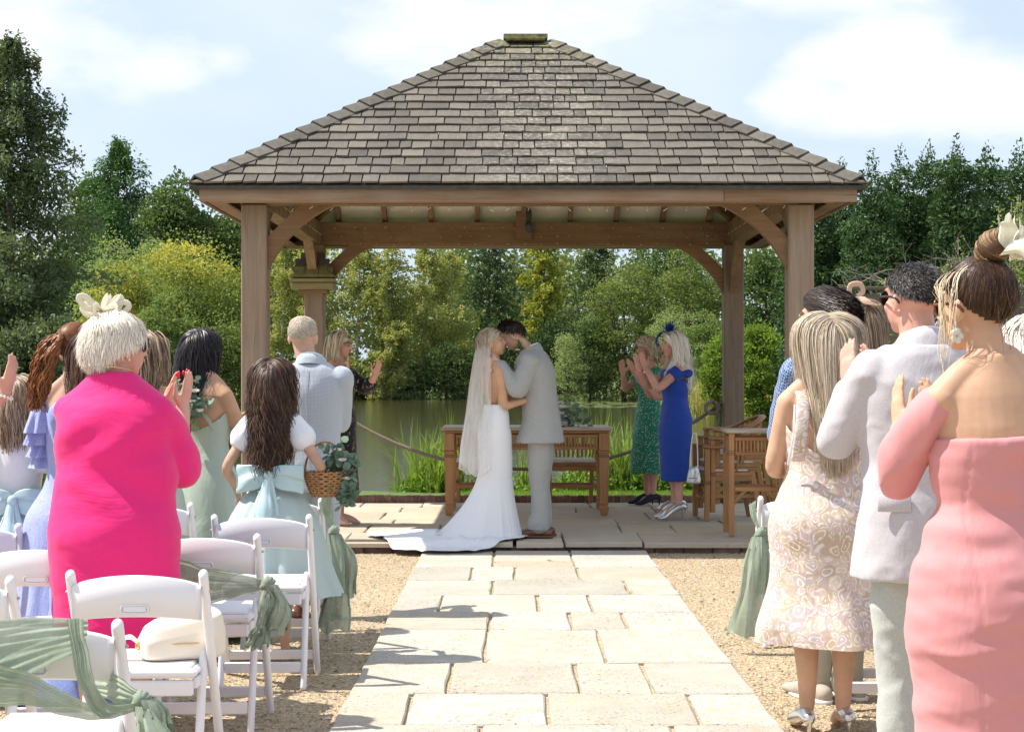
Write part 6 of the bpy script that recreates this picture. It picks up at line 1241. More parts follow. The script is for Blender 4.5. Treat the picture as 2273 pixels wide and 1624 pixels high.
def trousers(P, mat, bottom=.035, seed=2, wr=.004, r0=.062, legx=.082, size=.010):
    k = P.k; mb = MB(); eloft(mb, [(0, 0, .78*k, .16*k, .125*k), (0, 0, .90*k, .176*P.b*k, .132*k), (0, 0, 1.0*k, .16*P.b*k, .12*k)], 30, n=8)
    for sg in (-1, 1):
        x = sg*legx*k; tube(mb, [(x, 0, .85*k), (x, .0, .62*k), (x*1.0, .01, .44*k), (x*.98, -.005, .2*k), (x*.98, .005, bottom+r0*.9)], np.array([.098, .086, .072, .066, r0+.004])*k, 22, n=20); tube(mb, [(x*.98, .01, bottom+.09), (x*.98, .012, bottom+.02)], [r0*k, (r0+.004)*k], 22, capr=False, n=4)
    return P.vox('trousers', mb, mat, size, 3, wr, 8, seed, zs=1.2)
def tuft(mb, c, d, L, w_, mi=0, tone=.5, curl_=.3): 
    d = nrm(d); s = nrm(np.cross(d, (.2, .3, 1))); q = nrm(np.cross(s, d)); P_ = [c+d*L*t+q*L*curl_*t*t for t in np.linspace(0, 1, 7)]; ribbon(mb, P_, w_*np.sin(np.linspace(.25, 1, 7)*PI)**.7+.001, s, tone=tone)

# ================================================================ LEFT GUESTS
# woman in bright pink
P = Person('woman in a bright pink kaftan dress with short platinum hair and cream fascinator, clapping', -1.455, 5.95, 0, 1.635, -10, 'f', SK_PINK, b=1.38, hyaw=-40, hpitch=4, vs=.006)
P.setarm('L', (.06, .30, 1.285), (.25, -.3, -1), (.30, .25, 1), (1, .3, 0), .12); P.setarm('R', (.150, .27, 1.28), (.12, -.35, -1), (.22, .1, 1), (-1, .2, 0), .12)
P.body(coretop=1.38)
mb = MB(); eloft(mb, [(.0, 0, .37, .226, .152), (0, 0, .48, .232, .160), (0, -.005, .70, .243, .178), (0, -.012, .84, .247, .192), (-.0, -.005, .96, .232, .175), (0, 0, 1.08, .222, .165), (0, 0, 1.2, .225, .168), (0, 0, 1.29, .222, .152), (0, -.006, 1.335, .192, .112), (0, -.012, 1.375, .138, .086), (0, -.012, 1.41, .096, .074), (0, -.012, 1.425, .082, .07)], 44, n=60)
for sd in 'LR': P.sleeve(mb, sd, .030, 1.06, extra=[-.012, .004, .016, .026])
me = voxel(mb, .0105, 4, 'dress'); v = getv(me); nn = getn(me); z = v[:, 2]
drag = .010*np.sin((z*1.0+v[:, 0]*.55)*34+2*sn(v, 3, 2))*np.exp(-((z-1.0)/.14)**2)*np.clip(v[:, 0]*3+.6, 0, 1)+.007*np.sin((z-v[:, 0]*.8)*30)*np.exp(-((z-1.18)/.1)**2)+.004*sn(v*np.array([1, 1, 2]), 10, 3); v = v+nn*drag[:, None]; setv(me, v); P.add('dress', me, PINKM)
hairgen(P, 8500, .070, H_WHT, vol=.026, K=7, r=.0012, jitter=.14, hl=(.48, -.02, -.80), flow=(-.55, -.45, -.75), seed=3, collide=False, face=.0, wid=(.078, .099, .091), taper=.3, name='hair')
P.specs(FRB, GLSD, .026, .003, 'sunglasses'); mb = MB(); tube(mb, [P.HP((.082, 0, -.036)), P.HP((.083, 0, -.040))], .004, 8); P.add('earring', mb, PEARL)
mb = MB(); tube(mb, [(.075*math.cos(a), -.012+.070*math.sin(a), 1.425-.02*math.sin(a)) for a in np.linspace(0, 2*PI, 40)], .0022, 5, capr=False); P.add('necklace', mb, GOLD)
RED = simple('red_nail', (.65, .01, .02), .2)
mb = MB()
for sd in 'LR':
    S, E, Wp, fd, pn, cu, sp_ = P.arm[sd]; sdv = np.cross(fd, pn); sdv = sdv if sdv@np.array((0, -.35, 1.)) > 0 else -sdv
    for off, L in ((.027, .150), (.009, .160), (-.010, .152)): mb = MB(); ball(mb, Wp+(fd*L+sdv*off*1.25-pn*.004+pn*.018*.9)*P.k, (.0062, .0062, .010), None, 8, 6); P.add('nail', mb, RED)
fs = thing('fascinator', 'cream fascinator of loops, petals and quills on the platinum hair', 'fascinator', tuple(np.array((-1.455, 5.95, 0))+rotz(math.radians(-10))@P.HP((-.04, -.03, .132)))); CRF = simple('cream_sinamay', (.80, .75, .62), .7, .05, 30, trans=.3)
for i in range(7):
    mb = MB(); a = i*.9; d = np.array([math.cos(a), math.sin(a)*.6, .35+.3*math.sin(i*2)]); c0 = d*.02; tube(mb, [c0, c0+d*.05+np.array((0, 0, .02)), c0+d*.075, c0+d*.05-np.array((0, 0, .02)), c0], .011, 8, n=20, flat=.18, up=np.cross(d, (0, 0, 1)), capr=False); mb.build('loop', CRF, fs, smooth=True)
for i, (dx, dz, L) in enumerate(((-.7, 1.1, .10), (-.9, .35, .11), (.9, .6, .09), (.1, 1, .07), (.5, .9, .07))): mb = MB(); tuft(mb, np.array((0, 0, .01)), np.array((dx, -.1, dz)), L, .012 if i < 2 else .028, curl_=.25 if i else -.3); mb.build('quill', CRF, fs)
for i in range(9): mb = MB(); a = i*.7; tuft(mb, np.array((.02, -.01, .0)), np.array((math.cos(a), math.sin(a)*.5, .75)), .05, .03, curl_=-.4); mb.build('petal', CRF, fs)
# woman with auburn ponytail, periwinkle ruffled dress
P = Person('woman with a wavy auburn ponytail in a periwinkle dress with ruffled sleeves', -1.87, 6.95, 0, 1.64, -6, 'f', SK_FAIR, b=.86, hyaw=-14, hpitch=0, vs=.008)
clap(P, 1.28); P.body(coretop=1.3, legs=False)
gown(P, 1.36, [(0, 0, .80, .215, .17), (0, 0, .5, .24, .21), (-.02, 0, .1, .30, .27)], LILM, .016, fz(P, 3, .10, 1.05, .1, 1.4)); 
for j, (t0, r) in enumerate(((.10, .07), (.34, .075), (.58, .08), (.80, .085))):
    for sd in 'LR':
        S, E = P.arm[sd][:2]; p = S+(E-S)*t0; fo = folds(j+5, .16, .16, 1, (5, 14)); mb = MB(); eloft(mb, [(p[0], p[1], p[2]+.05, .058, .056), (p[0]+np.sign(p[0])*.01, p[1], p[2]-.02, r*.8, .085), (p[0]+np.sign(p[0])*.02, p[1], p[2]-.09, r, .105)], 64, cap=(False, False), n=14, fold=lambda th, u: 1+(fo(th, u)-1)*u); P.add('ruffle', mb, LILM)
hairgen(P, 2200, .17, H_AUB, vol=.008, K=14, r=.002, target=(0, -.10, .06), hl=(.5, -.2, -.6), seed=4, tone=(.0, .6)); mb = MB(); tube(mb, [P.HP((0, -.105, .06)), P.HP((-.01, -.135, .062))], .017, 10); P.add('hair_tie', mb, H_DBR)
def ponytail(P, mat, base, L, seed, side=-.04, n=260, curl=.010, cw=.035, back=.0):
    R_ = np.random.default_rng(seed); K = 20; t = np.linspace(0, 1, K)[None]; a = R_.uniform(0, 2*PI, n)[:, None]; rr = cw*np.sqrt(R_.random(n))[:, None]*(.35+.9*np.sin(t*PI*.85)**.7+.1); b0 = P.HP(base)
    x = b0[0]+side*t+np.cos(a)*rr; y = b0[1]-.06*np.sin(t*PI*.5)-back*t+np.sin(a)*rr*.7; z = b0[2]+.03*np.sin(t*4)-L*t**1.15*R_.uniform(.8, 1.03, n)[:, None]; g = R_.integers(0, 12, n); x = x+np.sin(t*22+g[:, None])*curl*t**.5; y = y+np.cos(t*20+g[:, None])*curl*t**.5
    A = np.stack([x, y, z], -1); mb = MB(); T_ = np.gradient(A, axis=1); T_ /= np.linalg.norm(T_, axis=2)[..., None]; N_ = np.cross(T_, np.array((.3, 1, .1))); N_ /= np.linalg.norm(N_, axis=2)[..., None]; B_ = np.cross(T_, N_); th = np.arange(3)/3*2*PI; r0 = .0035*(1-.6*t**3)
    v = A[:, :, None]+(N_*r0[..., None])[:, :, None]*np.cos(th)[None, None, :, None]+(B_*r0[..., None])[:, :, None]*np.sin(th)[None, None, :, None]; f = grid_faces(K, 3); f = (f[None]+(np.arange(n)*K*3)[:, None, None]).reshape(-1, 4); mb.add(P.w_(v.reshape(-1, 3)), f, tone=np.repeat(R_.random(n), (K-1)*3)); o = mb.build('ponytail', mat, P.root, smooth=True); o['kind'] = 'stuff'; return o
ponytail(P, H_AUB, (-.01, -.12, .075), .30, 5, side=-.075)
# woman with long brown hair behind the pink dress
P = Person('woman with long brown hair in a glittery cornflower dress behind the bright pink dress', -1.66, 6.55, 0, 1.60, -4, 'f', SK_WARM, b=1.15, hyaw=-6, vs=.008)
clap(P, 1.25); P.body(coretop=1.3, legs=False); sheath(P, 1.40, [(0, 0, .78, .20, .15), (0, 0, .5, .205, .16), (-.03, 0, .12, .235, .20)], CORM, sleeves=lambda mb: [P.sleeve(mb, sd, .02, .9) for sd in 'LR'])
hairgen(P, 1500, .46, H_BRN, vol=.020, K=20, r=.0026, width=(1.5, .75), curl=.007, curlf=32, seed=6, tone=(.1, .9), flow=(-.25, -.35, -1))
# bridesmaid hidden behind the pink dress
P = Person('bridesmaid in sage with a bare shoulder, mostly hidden behind the bright pink dress', -1.85, 8.2, 0, 1.64, -20, 'f', SK_WARM, b=1.0, hyaw=-14, vs=.008)
clap(P, 1.2); P.body(coretop=1.18, legs=False); gown(P, 1.24, [(0, 0, .80, .20, .16), (0, 0, .45, .24, .21), (0, 0, .04, .30, .28)], SAGM, .010, fz(P, 8, .09, 1.0, .04, 1.3)); hairgen(P, 600, .30, H_MID, vol=.016, K=14, r=.0035, curl=.005, seed=7)
# dark haired bridesmaid
P = Person('black haired bridesmaid in a sage halter dress showing her shoulder tattoo, facing right', -1.665, 8.8, 0, 1.67, -28, 'f', SK_WARM, b=1.05, hyaw=-22, hpitch=-2, hoff=(-.045, .02, 0), vs=.0065)
P.setarm('L', (-.02, .26, 1.12), (.6, -.2, -1), (.5, .6, .3), (1, 0, 0), .5); P.setarm('R', (.05, .27, 1.10), (.75, -.35, -1), (-.6, .5, .3), (-1, 0, 0), .5); P.body(coretop=1.12, legs=False)
def lowback(P, top_f, top_b, skirt, mat, infl, fold, seg=128, n=70, name='dress'):
    """gown whose top edge is lower at the back than at the front"""
    T = P.torso(infl, .92, top_f)[::-1]; R = np.vstack([T, np.array(skirt, float)]); mb = MB(); eloft(mb, R, seg, cap=(False, False), n=n, fold=fold); v = mb.v[-1]; th = np.arctan2(v[:, 1], v[:, 0]); bk = np.clip(-np.sin(th), 0, 1)**.8; zt = top_f*P.k+P.heel; zb = zt-(top_f-top_b)*bk*P.k
    Tt = P.torso(infl, .6, 1.5); Tt = Tt[np.argsort(Tt[:, 2])]; over = v[:, 2] > zb; z2 = np.where(over, zb-(v[:, 2]-zb)*.02, v[:, 2]); ang = np.arctan2(v[:, 1]-np.interp(v[:, 2], Tt[:, 2], Tt[:, 1]), v[:, 0]); rx = np.interp(z2, Tt[:, 2], Tt[:, 3]); ry = np.interp(z2, Tt[:, 2], Tt[:, 4]); j = np.tile(np.arange(seg), len(v)//seg); t2 = j/seg*2*PI
    v[over, 0] = (rx*np.cos(t2))[over]; v[over, 1] = (ry*np.sin(t2)+np.interp(z2, Tt[:, 2], Tt[:, 1]))[over]; v[:, 2] = z2; mb.v[-1] = v; return P.add(name, mb, mat)
lowback(P, 1.30, 1.17, [(0, 0, .82, .20, .155), (0, 0, .45, .25, .21), (0, 0, .04, .32, .29)], SAGM, .010, fz(P, 12, .10, 1.02, .04, 1.32))
strap(P, [(-.095, -.118, 1.13), (-.01, -.118, 1.25), (.05, -.082, 1.34), (.068, -.02, 1.425), (.06, .05, 1.40)], .011, SAGM); strap(P, [(.125, -.085, 1.13), (.09, -.115, 1.20), (.02, -.122, 1.24)], .010, SAGM); strap(P, [(-.125, -.06, 1.15), (-.11, -.085, 1.28), (-.075, -.05, 1.40)], .010, SAGM)
hairgen(P, 3600, .31, H_BLK, vol=.010, K=16, r=.0020, width=(1.2, .8), curl=.006, curlf=28, seed=9, tone=(.0, 1)); hairgen(P, 120, .30, H_BLK, vol=.010, K=16, r=.0026, curl=.012, curlf=26, seed=10, cap=False, hl=(.55, .45, .95), flow=(.5, .35, -.9), name='front_lock', face=.074)
mb = MB(); 
for i in range(15): x = .075+.0062*i; zt = 1.305-.0006*i+.0015*math.sin(i*2.2); y_ = -.120+.0028*i*.9; tube(mb, spline([(x, y_, zt), (x+.003, y_-.0005, zt+.010*(.5+.5*math.sin(i*1.9)**2)), (x+.004, y_-.0005, zt-.002), (x+.0065, y_, zt)], 7), .0009, 4, capr=False)
P.add('tattoo', mb, simple('tattoo_ink', (.04, .04, .05), .7)); mb = MB(); tube(mb, [P.HP((.083, 0, -.035)), P.HP((.084, 0, -.05))], .003, 6); P.add('earring', mb, PEARL)
bq = thing('bouquet', 'white and green bouquet held by the black haired bridesmaid', 'bouquet', tuple(W(417, 895, 8.62)))
for i in range(8): mb = MB(); a = i*2.4; r = .018+.022*math.sqrt(i); bloom(mb, (math.cos(a)*r*1.1, -.02+.2*r*math.sin(a), math.sin(a)*r*1.3), .035, 20+i); mb.build('flower', PETW, bq)
mb = MB(); foliage(mb, (0, 0, 0), (.10, .06, .13), 34, .042, 5); mb.build('leaves', EUC, bq); mb = MB(); tube(mb, [(0, .03, -.02), (-.01, .04, -.16)], .018, 10); mb.build('stems', L_GRN, bq)
# flower girl with bow
P = Person('young flower girl with long brown ringlets, white bodice and big pale blue bow', -1.175, 7.98, 0, 1.50, -3, 'f', SK_GIRL, b=.92, hyaw=-10, vs=.007, child=True)
P.setarm('L', (-.20, .10, .84), (.4, -.6, -.4), (.1, .3, -1), (1, 0, 0), .3); P.setarm('R', (.235, .14, .93), (.5, -.6, -.6), (.1, .6, -.5), (-1, 0, 0), .9); P.body(coretop=1.0)
mb = MB(); T = P.torso(.013, 1.05, 1.44); eloft(mb, T, 36, n=26)
for sd in 'LR': P.sleeve(mb, sd, .020, .46, extra=[.004, .01, .016])
P.vox('bodice', mb, WHC, .008, 3, .002, 9, 3)
kk = P.k; gown(P, 1.12, [(0, 0, .93*kk, .165, .135), (0, 0, .8*kk, .225, .20), (.01, 0, .55*kk, .275, .25), (.02, 0, .40*kk, .315, .28)], AQUM, .016, fz(P, 15, .085, 1.05*kk, .4*kk, 1.12*kk, .7, (9, 24)), seg=180, n=50, name='skirt', cutz=1.0)
SAT = thing  # bow pieces below
def bow(P, z, y, w_, mat, tails_, sc_=1.0, th=.07):
    root = P.root; rr = []
    o0 = None
    mb = MB(); 
    for z_ in (z-.025*sc_, z+.025*sc_): pass
    T = P.T; kx = .150*P.k*.9+.02; ky = .115*P.k*.9+.015; eloft(mb, [(0, 0, z-.035*sc_, kx, ky), (0, 0, z, kx*.985, ky*.985), (0, 0, z+.035*sc_, kx, ky)], 60, cap=(False, False), n=8); bb = P.add('sash', mb, mat)
    for sg in (-1, 1):
        nu, nv = 26, 20; u = np.linspace(0, 1, nu)[:, None]; v = np.linspace(0, 2*PI, nv)[None]; hgt = (.012+.058*np.sin(u*PI*.55)**.8)*sc_*1.15; x = sg*(u*w_)+0*v; zz = z+hgt*np.sin(v)-.018*u*sc_+.012*np.sin(u*4+v); yy = y-.012-.030*np.sin(u*PI*.62)*(.6+.4*np.cos(v))-.006*np.sin(3*v+u*5)*u+.055*u**2
        mb = MB(); mb.add(np.stack([x, yy+0*x, zz], -1).reshape(-1, 3), grid_faces(nu, nv)); P.add('bow_loop', mb, mat, bb)
    for (dx, L, w2) in tails_: mb = MB(); tail(mb, [(dx*.3, y-.02, z-.01), (dx, y-.045, z-L*.3), (dx*1.1, y-.085, z-L*.7), (dx*1.1, y-.11, z-L)], .035, w2, 4+int(L*100), (1, 0, 0), .004, 30, 16); P.add('bow_tail', mb, mat, bb)
    mb = MB(); ball(mb, (0, y-.022, z), (.022*sc_, .016, .026*sc_)); P.add('bow_knot', mb, mat, bb)
bow(P, 1.03*kk+.045, -.105, .165, AQSM, ((-.01, .24, .10), (.03, .56, .11)), 1.0)
hairgen(P, 3800, .47, H_BRN, vol=.013, K=28, r=.0019, width=(1.2, .82), curl=.013, curlf=38, seed=12, tone=(.0, .85), lenvar=.25, taper=.5); mb = MB(); tube(mb, [P.HP((.088*math.sin(a), -.012-.102*math.cos(a), .075-.012*math.cos(a*2))) for a in np.linspace(-1.3, 1.3, 16)], .009, 8, flat=.7); P.add('hair_twist', mb, H_BRN); P.specs(simple('pink_frame', (.55, .25, .35), .3), GLSC, .021, .002)
bk = thing('basket', 'small wicker basket with eucalyptus and white flowers held by the girl with the blue bow', 'basket', tuple(W(722, 1100, 7.98))); WK = simple('wicker', (.42, .21, .08), .6, .3, 40)
mb = MB()
for i in range(11): z = i*.0115; r = .052+.030*math.sin(i/10*1.5); tube(mb, [(r*1.25*math.cos(a), r*math.sin(a)*.9, z+.003*math.sin(a*14+i*PI)) for a in np.linspace(0, 2*PI, 57)], .0052, 5, capr=False)
for i in range(20): a = i/20*2*PI; tube(mb, [((.052+.03*math.sin(t*1.5))*1.25*math.cos(a), (.052+.03*math.sin(t*1.5))*math.sin(a)*.9, t*.12) for t in np.linspace(0, 1, 6)], .004, 5)
tag(mb.build('wicker_body', WK, bk, smooth=True), kind='stuff'); mb = MB(); eloft(mb, [(0, 0, .002, .062, .045), (0, 0, .012, .066, .048)], 24); mb.build('basket_floor', WK, bk)
mb = MB(); 
for q in (0, 1): tube(mb, [(.10*math.cos(a), .008*math.sin(a*6+q*PI), .115+.15*math.sin(a)) for a in np.linspace(0, PI, 26)], .005, 6)
mb.build('handle', WK, bk, smooth=True); mb = MB(); foliage(mb, (.07, -.02, .15), (.07, .04, .11), 24, .048, 8); foliage(mb, (.10, -.03, .05), (.04, .03, .09), 16, .045, 9); mb.build('leaves', EUC, bk)
for i, p in enumerate(((.085, -.04, .17), (.11, -.03, .08), (.06, -.04, .22))): mb = MB(); bloom(mb, p, .032, 40+i); mb.build('flower', PETW, bk)
# man in pale blue check suit
P = Person('man with cropped sandy hair in a pale blue checked suit, seen from behind', -1.165, 9.45, 0, 1.765, -6, 'm', SK_FAIR, b=.98, hyaw=-2, hoff=(-.06, 0, 0), vs=.007)
clap(P, 1.22, .30, pole=(.22, -.3, -1)); P.body(coretop=1.42); jacket(P, SUTM, .74, .020, seed=4); trousers(P, SUTM, .05); shoe(P, BRSH, laces=True, L=.30); hairgen(P, 3600, .016, H_SND, vol=.003, K=3, r=.0014, jitter=.12, hl=(.55, -.02, -.40), seed=13, collide=False, face=0, flow=(0, .3, -.3), tone=(.2, 1), wid=(.079, .098, .090))
# clapping woman in glasses and black floral dress (celebrant)
P = Person('blonde woman in glasses and a black floral dress clapping by the rear left post', -1.545, 14.4, .094, 1.70, -112, 'f', SK_PINK, b=1.18, heel=.02, hyaw=8, vs=.0075)
P.setarm('L', (-.02, .27, 1.33), (.6, .3, -1), (.1, .12, 1), (.7, .5, 0), .12); P.setarm('R', (.085, .29, 1.31), (.9, .0, -1), (-.55, .15, 1), (-.3, .9, 0), .12)
P.setarm('L', (.02, .38, 1.32), (.5, .2, -1), (.25, .45, .9), (1, 0, 0), .12); P.setarm('R', (.19, .20, 1.34), (.9, .2, -1), (.12, .05, 1), (-.5, .8, .1), .12); P.body(coretop=1.42); sheath(P, 1.43, [(0, 0, .78, .19, .15), (0, 0, .55, .20, .16), (0, 0, .28, .215, .18)], BFLM, sleeves=lambda mb: [P.sleeve(mb, sd, .02, 1.5) for sd in 'LR'], infl=.014); P.face(lips=LIPR, brow=H_ASH); P.specs(TORT, GLSC, .024, .0025)
hairgen(P, 1800, .20, H_BLD, vol=.022, K=12, r=.0027, seed=14, tone=(.1, 1), part=.02, collide=False, face=.074); shoe(P, NUDE, .02, L=.24, wd=.036, high=0)
# far left clapper and left flower girl
P = Person('bare arm and clapping hand with a pearl bracelet, reaching in at the left edge', -2.53, 6.2, 0, 1.66, 0, 'f', SK_FAIR, b=1.15, vs=.0065)
P.setarm('L', (.30, .30, 1.36), (.3, -.3, -1), (-.15, .3, 1), (1, 0, 0), .15); P.setarm('R', (.56, .10, 1.345), (.85, -.1, -1), (.25, .12, 1), (-.8, .3, 0), .18); P.body(coretop=1.3); gown(P, 1.34, [(0, 0, .8, .21, .17), (0, 0, .4, .24, .2)], LILM, .012, fz(P, 3, .08, 1.0, .4, 1.4)); hairgen(P, 600, .3, H_BLD, vol=.02, K=12, r=.0035, seed=17)
mb = MB(); S, E, Wp, fd, *_ = P.arm['R']; u_ = nrm(np.cross(fd, (0, 1, 0))); v_ = np.cross(fd, u_)
for i in range(16): a = i/16*2*PI; ball(mb, Wp-fd*.015+(u_*math.cos(a)+v_*math.sin(a))*.032, .0065, None, 8, 6)
P.add('bracelet', mb, PEARL)
P = Person('flower girl at the left edge in white bodice and pale aqua skirt', -2.19, 7.2, 0, 1.42, 4, 'f', SK_GIRL, b=.92, hyaw=-8, vs=.007, child=True); kk = P.k
P.setarm('L', (-.2, .1, .8), (.4, -.6, -.4), (.1, .3, -1), (1, 0, 0), .3); P.setarm('R', (.20, .05, .72), (.4, -.4, -.3), (.05, .2, -1), (-1, 0, 0), .3); P.body(coretop=1.0); mb = MB(); T = P.torso(.013, 1.05, 1.44); eloft(mb, T, 36, n=26)
for sd in 'LR': P.sleeve(mb, sd, .018, .46, extra=[.004, .01, .016])
P.vox('bodice', mb, WHC, .008, 3, .002, 9, 3); gown(P, 1.12, [(0, 0, .93*kk, .16, .13), (0, 0, .8*kk, .21, .19), (.01, 0, .55*kk, .26, .24), (.02, 0, .36*kk, .31, .28)], AQUM, .016, fz(P, 16, .08, 1.05*kk, .4*kk, 1.12*kk, .7, (9, 24)), seg=160, n=50, name='skirt', cutz=1.0)
bow(P, 1.03*kk+.03, -.10, .16, AQSM, ((-.01, .24, .10), (.03, .5, .11)), 1.0); hairgen(P, 800, .24, H_MID, vol=.012, K=16, r=.003, curl=.006, seed=18, width=(1.2, .8))
# ================================================================ THE COUPLE
def leanf(a, z0=.9, p=1.35, side=0.0):
    def f(v):
        v = v.copy(); t = np.clip((v[:, 2]-z0)/.8, 0, 2)**p; v[:, 1] += a*t; v[:, 0] += side*t; v[:, 2] -= abs(a)*.12*t; return v
    return f
P = Person('groom in a pale grey linen suit leaning down to kiss the bride', .238, 13.34, .094, 1.83, 80, 'm', SK_FAIR, b=1.06, hyaw=4, hpitch=-14, hroll=0, hoff=(0, .095, -.035), warp=leanf(.15, 1.0), vs=.0065, name='person'); G = P
P.setarm('L', (-.235, .235, 1.43), (.20, -.20, -1), (.12, 1, .18), (1, .0, .1), .25); P.setarm('R', (.10, .27, 1.40), (.5, -.2, -1), (-.2, 1, .3), (-1, 0, 0), .3); P.body(coretop=1.44); jacket(P, GRYM, .74, .024, seed=6, wr=.004, hemw=.055); trousers(P, GRYM, .045, r0=.082, wr=.006); shoe(P, BRSH, L=.30, laces=True); P.face(closed=True, brow=H_DBR)
hairgen(P, 1500, .045, H_DBR, vol=.020, K=6, r=.0026, hl=(.52, -.02, -.42), seed=21, collide=False, face=0, flow=(0, .5, -.2), wid=(.079, .099, .092), tone=(.1, 1))
bt = thing('buttonhole', 'white rose buttonhole on the groom lapel', 'flower', tuple(W(1149, 778, 13.26))); mb = MB(); bloom(mb, (0, 0, 0), .026, 3); mb.build('flower', PETW, bt); mb = MB(); foliage(mb, (.01, .02, .02), (.03, .03, .06), 14, .022, 3); mb.build('leaves', L_GRN, bt)
# bride
P = Person('bride in a long white fitted dress with train and veil, kissing the groom', -.135, 13.25, .094, 1.655, -72, 'f', SK_WARM, b=.93, heel=.055, hyaw=-16, hpitch=14, hoff=(0, -.055, .0), vs=.0065); B = P
P.setarm('L', (-.07, .27, 1.16), (.3, -.3, -1), (.3, 1, .2), (1, 0, 0), .4); P.setarm('R', (.10, .25, 1.125), (.25, -.45, -1), (-.05, 1, .1), (-.8, 0, .3), .3); P.body(coretop=1.12, legs=False); P.face(closed=True, brow=H_ASH)
k = P.k; h = P.heel
gown(P, 1.10, [(0, -.008, .84*k+h, .166, .134), (0, -.004, .72*k+h, .156, .136), (0, 0, .60*k+h, .146, .138), (0, 0, .46*k+h, .140, .136)], BRW, .009, None, 96, 50, cutz=.9)
mb = MB(); T = P.torso(.009, 1.08, 1.34)[::-1]; eloft(mb, T, 80, cap=(False, False), n=30, arc=(PI*-.06, PI*1.06)); P.add('bodice', mb, LACE)
mb = MB(); T = P.torso(.008, 1.0, 1.13)[::-1]; eloft(mb, T, 80, cap=(False, False), n=14); P.add('lace_waist', mb, LACE)
for sg in (-1, 1): strap(P, [(sg*.118, -.078, 1.10*k+h), (sg*.112, -.102, 1.22*k+h), (sg*.098, -.088, 1.33*k+h), (sg*.088, -.03, 1.425*k+h), (sg*.085, .06, 1.37*k+h)], .012, LACE)
mb = MB()
for i in range(24): ball(mb, (0, -.128-.012*math.sin(i*.2)-(.004*i if i > 12 else 0)*.2, .98*k+h-i*.022), .0062, None, 8, 6)
P.add('buttons', mb, PETW); P.root.children[-1]['kind'] = 'stuff'
# skirt and train as one draped surface in world axes (un-rotated parent)
Cx, Cy = -.135, 13.25; th = np.linspace(0, 2*PI, 241)[:-1]; dg = np.degrees(th)
AR = [(0, .27, .22), (30, .27, .22), (60, .28, .22), (90, .30, .22), (115, .36, .25), (135, .50, .32), (150, .80, .40), (163, 1.06, .46), (175, 1.07, .50), (188, .98, .50), (200, .92, .48), (213, .93, .46), (228, .84, .42), (240, .74, .38), (252, .64, .34), (265, .50, .30), (280, .36, .26), (300, .28, .23), (330, .26, .22), (360, .27, .22)]
AR = np.array(AR, float); Rt = np.interp(dg, AR[:, 0], AR[:, 1]); Rg = np.interp(dg, AR[:, 0], AR[:, 2]); ker = np.array([1, 2, 3, 2, 1])/9.
Rt = sum(np.roll(Rt, i-2)*ker[i] for i in range(5)); rg_ = np.random.default_rng(4)
nu1, nu2 = 34, 26; V = []; ztop = .50*k+h+.094+.06
fold_ = sum(a*np.sin(f*th+p) for a, f, p in ((.6, 5, 0.3), (.7, 9, 1.), (.5, 14, 2.), (.35, 21, 4.), (.2, 33, 1.)))
grd = lambda y: np.where(y < 12.90, .036, .096)
for i in range(nu1):
    u = i/(nu1-1); r = .134+(Rg-.134)*u**1.75; z = ztop*(1-u)+.105*u; r = r*(1+.045*fold_*u**1.2*.6); x = Cx+r*np.cos(th)*(1+0*u); y = Cy+r*np.sin(th)*.98; V.append(np.stack([x, y, np.full_like(x, z)+.0], -1))
for i in range(1, nu2):
    u = i/(nu2-1); r = Rg*(1+.027*fold_)+(Rt-Rg)*u; r = r*(1+.012*fold_*u); x = Cx+r*np.cos(th); y = Cy+r*np.sin(th)*.98
    gz_ = .040+.064/(1+np.exp(-(y-12.835)*70)); lift = np.abs(.022*fold_+.01*np.sin(7*th+3*u))*np.clip((Rt-Rg)*3, 0, 1)*(1-.55*u)+.008*(1-u); V.append(np.stack([x, y, gz_+.006+lift], -1))
V = np.concatenate(V); mb = MB(); mb.add(V, grid_faces(nu1+nu2-1, 240)[:, ::-1]); me = mb.mesh('skirt'); me.polygons.foreach_set('use_smooth', np.ones(len(me.polygons), bool))
Mi = np.linalg.inv(np.array(Matrix.Translation((-.135, 13.25, .094))@Matrix.Rotation(math.radians(-72), 4, 'Z'))); vv = getv(me); setv(me, np.column_stack([vv, np.ones(len(vv))])@Mi.T[:, :3]); link('skirt', me, BRW, B.root)
# lace motifs running over the hips
hairgen(P, 1200, .20, H_ASH, vol=.018, K=14, r=.003, seed=22, tone=(.1, 1), hl=(.45, -.2, -.7), target=(0, -.09, -.03)); hairgen(P, 400, .16, H_ASH, vol=.012, K=14, r=.0026, seed=23, cap=False, hl=(1.5, .2, -.5), curl=.006, name='loose_hair')
m_, n, b, o = newmat('veil_tulle'); tr = NN(n, 'ShaderNodeBsdfTransparent'); tl = NN(n, 'ShaderNodeBsdfTranslucent'); tl.inputs[0].default_value = (.92, .91, .89, 1); b.inputs['Base Color'].default_value = (.90, .89, .87, 1); b.inputs['Roughness'].default_value = .7
ms = NN(n, 'ShaderNodeMixShader', {0: .5}); n.links.new(b.outputs[0], ms.inputs[1]); n.links.new(tl.outputs[0], ms.inputs[2]); v = coords(n, (1, 1, .02), rnd=False); f = ramp(n, noiseN(n, v, 45, 3, .6), ((.35, .45), (.65, .68))); ms2 = NN(n, 'ShaderNodeMixShader'); n.links.new(f, ms2.inputs[0]); n.links.new(tr.outputs[0], ms2.inputs[1]); n.links.new(ms.outputs[0], ms2.inputs[2]); n.links.new(ms2.outputs[0], o.inputs[0]); VEIL = m_
